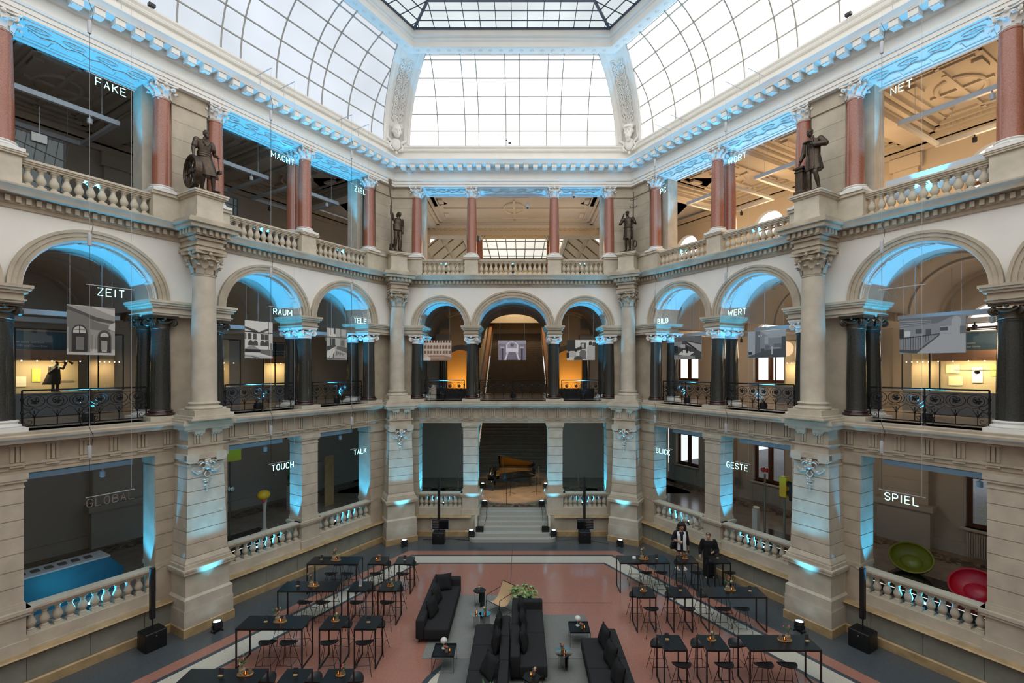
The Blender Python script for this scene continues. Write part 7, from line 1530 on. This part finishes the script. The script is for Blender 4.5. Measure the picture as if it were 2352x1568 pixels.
k = MB(); kk = dict(pelvis=(0, 0, .5), chest=(.0, 0, .72), neck=(.02, 0, .82), elbR=(-.15, -.05, .62), handR=(-.05, -.15, .75), elbL=(.18, -.05, .75), handL=(.22, -.1, .90), kneeR=(-.05, -.02, .26), ankR=(-.05, 0, .05), kneeL=(.06, -.02, .26), ankL=(.06, 0, .05)); human(k, kk, .62); k.ball((.04, -.02, .92), (.06, .07, .075)); k.tube([(.1, -.05, .95), (.3, -.06, 1.0), (.42, -.06, .92)], [.012, .016, .045], 8)
k.loft([ell((0, 0, .78), .12, .09), ell((-.03, .02, .5), .18, .12), ell((-.08, .03, .25), .22, .12)])
t = thing('horn_player_figure', 'dark figure blowing a horn inside the showcase behind ZEIT', 'figurine', P('left', 10.32, 4.6, 6.95), R('left')); put('figure', fuse(k, 'horn_player', mat('dark_figure', (.015, .013, .012), .6), .012), t)
exhibit_sheets('left', 10.45, 5.08, 6.95, ((-.62, .35, .42, .32, 1), (-.18, .55, .20, .42, 3), (.5, .35, .45, .05, 2)), '%s lit sheet on the back of the showcase behind ZEIT')
showcase('left', 8.75, 5.4, .7, .8, 'narrow dim showcase behind the black columns right of ZEIT', [], (1, .72, .40), 9, header=False)
showcase('left', 5.55, 4.9, 2.0, .9, 'long warm-lit showcase behind the canvas-roof print', [], (1, .74, .38), 30, header=False)
for i, (s, kind) in enumerate(((6.15, 'bowl'), (5.55, 'rod'), (5.15, 'bust'))):
    t = thing(('stone_bowl', 'carved_rod', 'clay_bust')[i], ('small stone bowl on a foot', 'tall carved rod', 'small clay bust')[i] + ' in the warm-lit showcase below the canvas-roof print', 'exhibit', P('left', s, 4.8, 6.95), R('left')); k = MB()
    if kind == 'bowl': k.lathe([(.10, 0), (.05, .05), (.05, .12), (.18, .2), (.2, .24), (.17, .24), (.0, .16)], (0, 0, 0), 18)
    elif kind == 'rod': k.lathe([(.05, 0), (.02, .1), (.025, .4), (.04, .45), (.02, .5), (.03, .62), (0, .66)], (0, 0, 0), 12)
    else: k.box((0, 0, .1), (.16, .14, .2)); k.ball((0, 0, .28), (.08, .07, .10)); k.ball((0, 0, .42), (.05, .055, .065))
    k.obj('exhibit', mat('exhibit_brown', (.20, .11, .05), .6), t)
exhibit_sheets('left', 5.55, 5.28, 6.95, ((-.7, .6, .28, .16, 1), (-.3, .7, .16, .28, 3), (.55, .75, .5, .08, 0)), '%s lit item on the back of the warm showcase below the canvas-roof print')
showcase('left', 2.2, 5.2, 1.2, .9, 'showcase with blue header behind the column left of TELE', ['Das Postschiff zur See'][:0] + ['Vom Postboten zum Telegramm', 'From Messenger to Telegram'], (1, .78, .42), 22)
t = thing('stage_spotlight', 'black spotlight with barn doors clamped beside the columns right of RAUM', 'lamp', P('left', 3.6, 1.5, 8.35), R('left'), 'clamped spotlights'); MB().tube([(0, 0, 0), (0, -.22, -.08)], [.06, .09], 12).obj('body', BLACK, t); k = MB(); k.box((0, -.28, .02), (.2, .01, .12)); k.box((.1, -.28, -.08), (.01, .1, .16)); k.obj('barn_door', BLACK, t)
t = thing('stage_spotlight', 'black spotlight with barn doors clamped beside the columns left of WERT', 'lamp', P('right', 3.85, 1.5, 8.05), R('right'), 'clamped spotlights'); MB().tube([(0, 0, 0), (0, -.22, -.08)], [.06, .09], 12).obj('body', BLACK, t); k = MB(); k.box((0, -.28, .02), (.2, .01, .12)); k.box((.1, -.28, -.08), (.01, .1, .16)); k.obj('barn_door', BLACK, t)
showcase('right', 10.45, 4.9, 1.9, .95, 'showcase with blue header and a model aeroplane under the wide print', ['... versendet', 'is posted'][:0] + ['Grenzenlos verbunden', 'Connected without Limits'], (1, .80, .45), 42)
t = thing('model_aeroplane', 'cream model aeroplane hanging in the showcase beyond the wide print', 'model aircraft', P('right', 10.65, 4.55, 7.6), R('right') + .3); k = MB(); k.tube([(0, -.25, 0), (0, -.1, .0), (0, .25, .03)], [.05, .07, .025], 10); k.obj('fuselage', BLACK, t); k = MB(); k.loft([ell((-.55, -.08, .05), .0, .06), ell((-.5, -.08, .05), .02, .07), ell((.5, -.08, .05), .02, .07), ell((.55, -.08, .05), .0, .06)]); k.v = [(x, y, z) for x, y, z in k.v]; k = MB(); k.box((0, -.08, .06), (1.1, .18, .02)); k.box((0, .24, .05), (.35, .1, .012)); k.obj('wing', CRM, t); k = MB(); k.span(-.006, .006, .2, .3, .03, .14); k.obj('fin', CRM, t)
exhibit_sheets('right', 10.45, 5.3, 6.95, ((-.62, .75, .36, .30, 0), (-.55, .35, .36, .3, 0), (.0, .55, .26, .5, 1), (.45, .7, .3, .35, 3), (.62, .3, .25, .2, 1)), '%s lit sheet on the back of the showcase with the model aeroplane')
showcase('right', 8.85, 5.6, .8, .8, 'narrow showcase seen between the black columns left of the wide print', [], (1, .75, .42), 14, header=False)
showcase('right', 7.05, 4.9, 1.1, .9, 'showcase of pale documents behind the column right of WERT', [], (1, .86, .6), 26, header=False)
exhibit_sheets('right', 7.05, 5.28, 6.95, ((-.25, .65, .4, .55, 1), (.28, .5, .3, .7, 0)), '%s pale sheet in the showcase right of WERT')
showcase('right', 4.35, 5.3, .9, .8, 'tall glazed case of warm panels behind the columns left of WERT', [], (1, .78, .45), 18, header=False)
t = thing('television_set', 'old red portable television under the blue-grey chairs print', 'television', P('right', 6.55, 3.6, 6.95), R('right')); k = MB(); rbox(k, -.24, .24, -.16, .16, 0, .36, .04); k.obj('case', RED, t); k = MB(); k.span(-.20, .10, -.168, -.155, .05, .32); k.obj('screen', mat('tv_screen', (.25, .25, .22), .1), t); k = MB(); k.span(.13, .2, -.168, -.155, .06, .3); k.obj('control_strip', GRAYMET, t)
tag(MB().box((0, 0, .375), (.7, .5, .75)).obj('exhibit_pedestal', mat('case_base_grey', (.16, .17, .18), .5), None, P('right', 6.55, 3.6, 6.2), R('right')), 'grey pedestal carrying the red television', 'pedestal')
for s, d, lb in ((2.0, -.3, 'left'), (FARW - 2.0, .3, 'right')): tag(MB().box((0, 0, .24), (1.9, .5, .48)).obj('gallery_bench', BLACK, None, P('far', s + .3 * (1 if d < 0 else -1), 2.6, 6.2)), 'low black bench behind the far iron railing, %s one' % lb, 'bench', 'benches of the far gallery')
tag(MB().box((0, 0, .35), (.42, .3, .7)).obj('wall_cabinet', STONE2, None, P('far', 1.45, 1.5, 6.2)), 'pale box behind the iron railing below the sepia print', 'cabinet')
# upper left: dark glass cabins with hanging translucent sheets, uplit parapet panel on the right
def cabin(s, y, wd, h, lb, lit, grid=True):
    t = thing('glass_cabin', lb, 'display cabin', P('left', s, y, 12.02), R('left'), 'dark glazed cabins of the upper left gallery'); k = MB()
    for x in (-wd / 2, wd / 2):
        for yy in (-.7, .7): k.span(x - .02, x + .02, yy - .02, yy + .02, 0, h)
    for yy in (-.7, .7): k.span(-wd / 2, wd / 2, yy - .02, yy + .02, h - .04, h)
    for x in (-wd / 2, wd / 2): k.span(x - .02, x + .02, -.7, .7, h - .04, h)
    k.obj('frame', BLACK, t); k = MB(); k.span(-wd / 2, wd / 2, -.70, -.69, 0, h - .04); k.obj('front_pane', mat('translucent_grey_sheet', (.10, .115, .115) if not lit else (.75, .62, .36), .3, emit=(1, .85, .55) if lit else None, es=.25 if lit else 0), t)
    k = MB()
    for i in range(6): k.tube([(-wd / 2 + wd * i / 6, -.715, 0), (-wd / 2 + wd * (i + 1.4) / 6, -.715, h - .05)] if not lit else [(-wd / 2 + wd * (i % 3 + .6) / 3, -.715, 0), (-wd / 2 + wd * (i % 3 + .5) / 3, -.715, h - .05)], .008, 4)
    for i in range(5): k.tube([(-wd / 2, -.715, h * i / 5 + .2), (wd / 2, -.715, h * i / 5 - .1 + (.25 if lit else 0))], .008, 4)
    k.obj('ropes', BLACK, t)
    k = MB(); k.span(-wd / 2 - .5, -wd / 2 - .02, -.7, .7, 0, h); k.obj('dark_side', BLACK, t); return t
cabin(11.3, 3.3, 1.3, 2.35, 'dark glazed cabin with netted grey sheet behind FAKE', False); cabin(6.1, 3.4, .95, 2.3, 'glazed cabin glowing yellow with ropes, behind MACHT', True)
t = thing('dark_display_case', 'black display case behind the pair of red columns right of MACHT', 'showcase', P('left', 3.6, 3.6, 12.02), R('left')); k = MB(); k.span(-.5, .5, -.4, .4, 0, 1.6); k.obj('case', BLACK, t); k = MB(); k.span(-.4, .4, -.41, -.4, .9, 1.5); k.obj('glass', mat('dark_glass', (.02, .02, .03), .05), t); k = MB(); k.span(-.5, .5, -.42, -.40, .82, .85); k.obj('shelf_edge', GRAYMET, t)
t = thing('info_screen', 'white wall-hung box high behind FAKE', 'box', P('left', 11.2, 2.55, 14.25), R('left')); MB().box((0, 0, 0), (.32, .04, .24)).obj('box', mat('cabinet_white', (.55, .55, .53), .4), t); MB().tube([(0, .0, .1), (0, 0, .9)], .008, 4).obj('hanger', GRAYMET, t)
tag(MB().box((0, 0, .3), (2.3, .05, .6)).obj('parapet_panel', mat('pale_glass_panel', (.5, .55, .6), .3), None, P('right', 10.9, .75, 12.55), R('right')), 'long pale panel standing behind the balustrade under NET', 'panel')
for sx, sd in ((-1, 'left'), (1, 'right')):
    t = thing('projector', 'dark projector hung on a rod in the far upper gallery, %s one' % sd, 'projector', (xm + sx * 2.05, 25.2, 14.7), 0, 'hung projectors'); MB().tube([(0, 0, .1), (0, 0, 1.85)], .016, 6).obj('rod', BLACK, t); MB().box((0, 0, 0), (.42, .45, .22)).obj('body', mat('projector_grey', (.06, .065, .06), .5), t); MB().tube([(0, -.22, 0), (0, -.27, 0)], .06, 12).obj('lens', STEEL, t)
for w, s, y, z, lb in (('far', 6.2, 1.55, 15.75, 'small white dome camera under the soffit of the far upper gallery'), ('far', FARW - 2.6, .6, 15.95, 'tiny white camera under the right soffit of the far upper gallery'), ('left', 2.4, 3.2, 14.6, 'white spotlight camera behind ZIEL')):
    t = thing('dome_camera', lb, 'camera', P(w, s, y, z), R(w), 'dome cameras'); MB().lathe([(.03, .2), (.09, .16), (.10, .0), (.07, -.05)], (0, 0, 0), 14).obj('housing', WHITECAP, t); MB().ball((0, -.02, -.05), .06, 12, 8).obj('dome', BLACK, t)
t = thing('cove_camera', 'tiny dark camera on the sill of the far cove window', 'camera', P('far', 5.35, -.25, 18.02)); MB().box((0, 0, .04), (.12, .1, .06)).obj('body', BLACK, t); MB().ball((-.15, 0, .16), .035, 8, 6).obj('ball', BLACK, t)
for w, s in (('left', 9.6), ('right', 9.2)): tag(MB().box((0, 0, .03), (.16, .12, .08)).obj('cove_lamp', BLACK, None, P(w, s, -.2, 18.0), R(w)), 'small black lamp on the cove sill above %s' % NAMES[w]['c'], 'lamp')
# heads at the foot of the cove ribs
for side, hat, lb in (('left', None, 'white plaster woman\'s mask with shell hood at the foot of the left cove rib'), ('right', 'cap', 'white plaster bearded mask with cap at the foot of the right cove rib')):
    rz = B30 if side == 'left' else -B30; base = (CL if side == 'left' else CR) + Matrix.Rotation(rz, 3, 'Z') @ Vector((0, -.22, 18.55))
    t = thing('plaster_mask', lb, 'sculpture', base, rz, 'plaster masks of the cove'); k = MB(); head(k, (0, -.12, 0), 0, .15, 1 if side == 'right' else 0, hat); k.v = [(x * 2.7, (y + .12) * 2.2 - .18, z * 2.7) for x, y, z in k.v]; put('face', fuse(k, 'mask', STUCCO, .02, 3), t)
    k = MB()
    for i in range(9):
        a = PI * (i + .5) / 9; k.tube([(.14 * math.cos(a), -.05, .18 + .14 * math.sin(a)), (.42 * math.cos(a), -.10, .2 + .42 * math.sin(a))], [.05, .085], 7)
    k.obj('shell_hood', STUCCO, t); k = MB()
    for sx in (-1, 1):
        k.tube([(sx * .40, -.02, .25), (sx * .48, -.08, .0), (sx * .42, -.12, -.35), (sx * .22, -.12, -.5), (sx * .30, -.08, -.72), (sx * .12, -.1, -.86)], [.05, .09, .08, .07, .07, .04], 8); k.ball((sx * .46, -.06, .02), (.08, .10, .22), 10, 6); k.ball((sx * .25, -.1, -.78), .08, 8, 5)
    k.ball((0, -.1, -.55), (.22, .09, .28)); k.ball((0, -.1, -.95), .07, 8, 5); k.obj('cartouche', STUCCO, t)
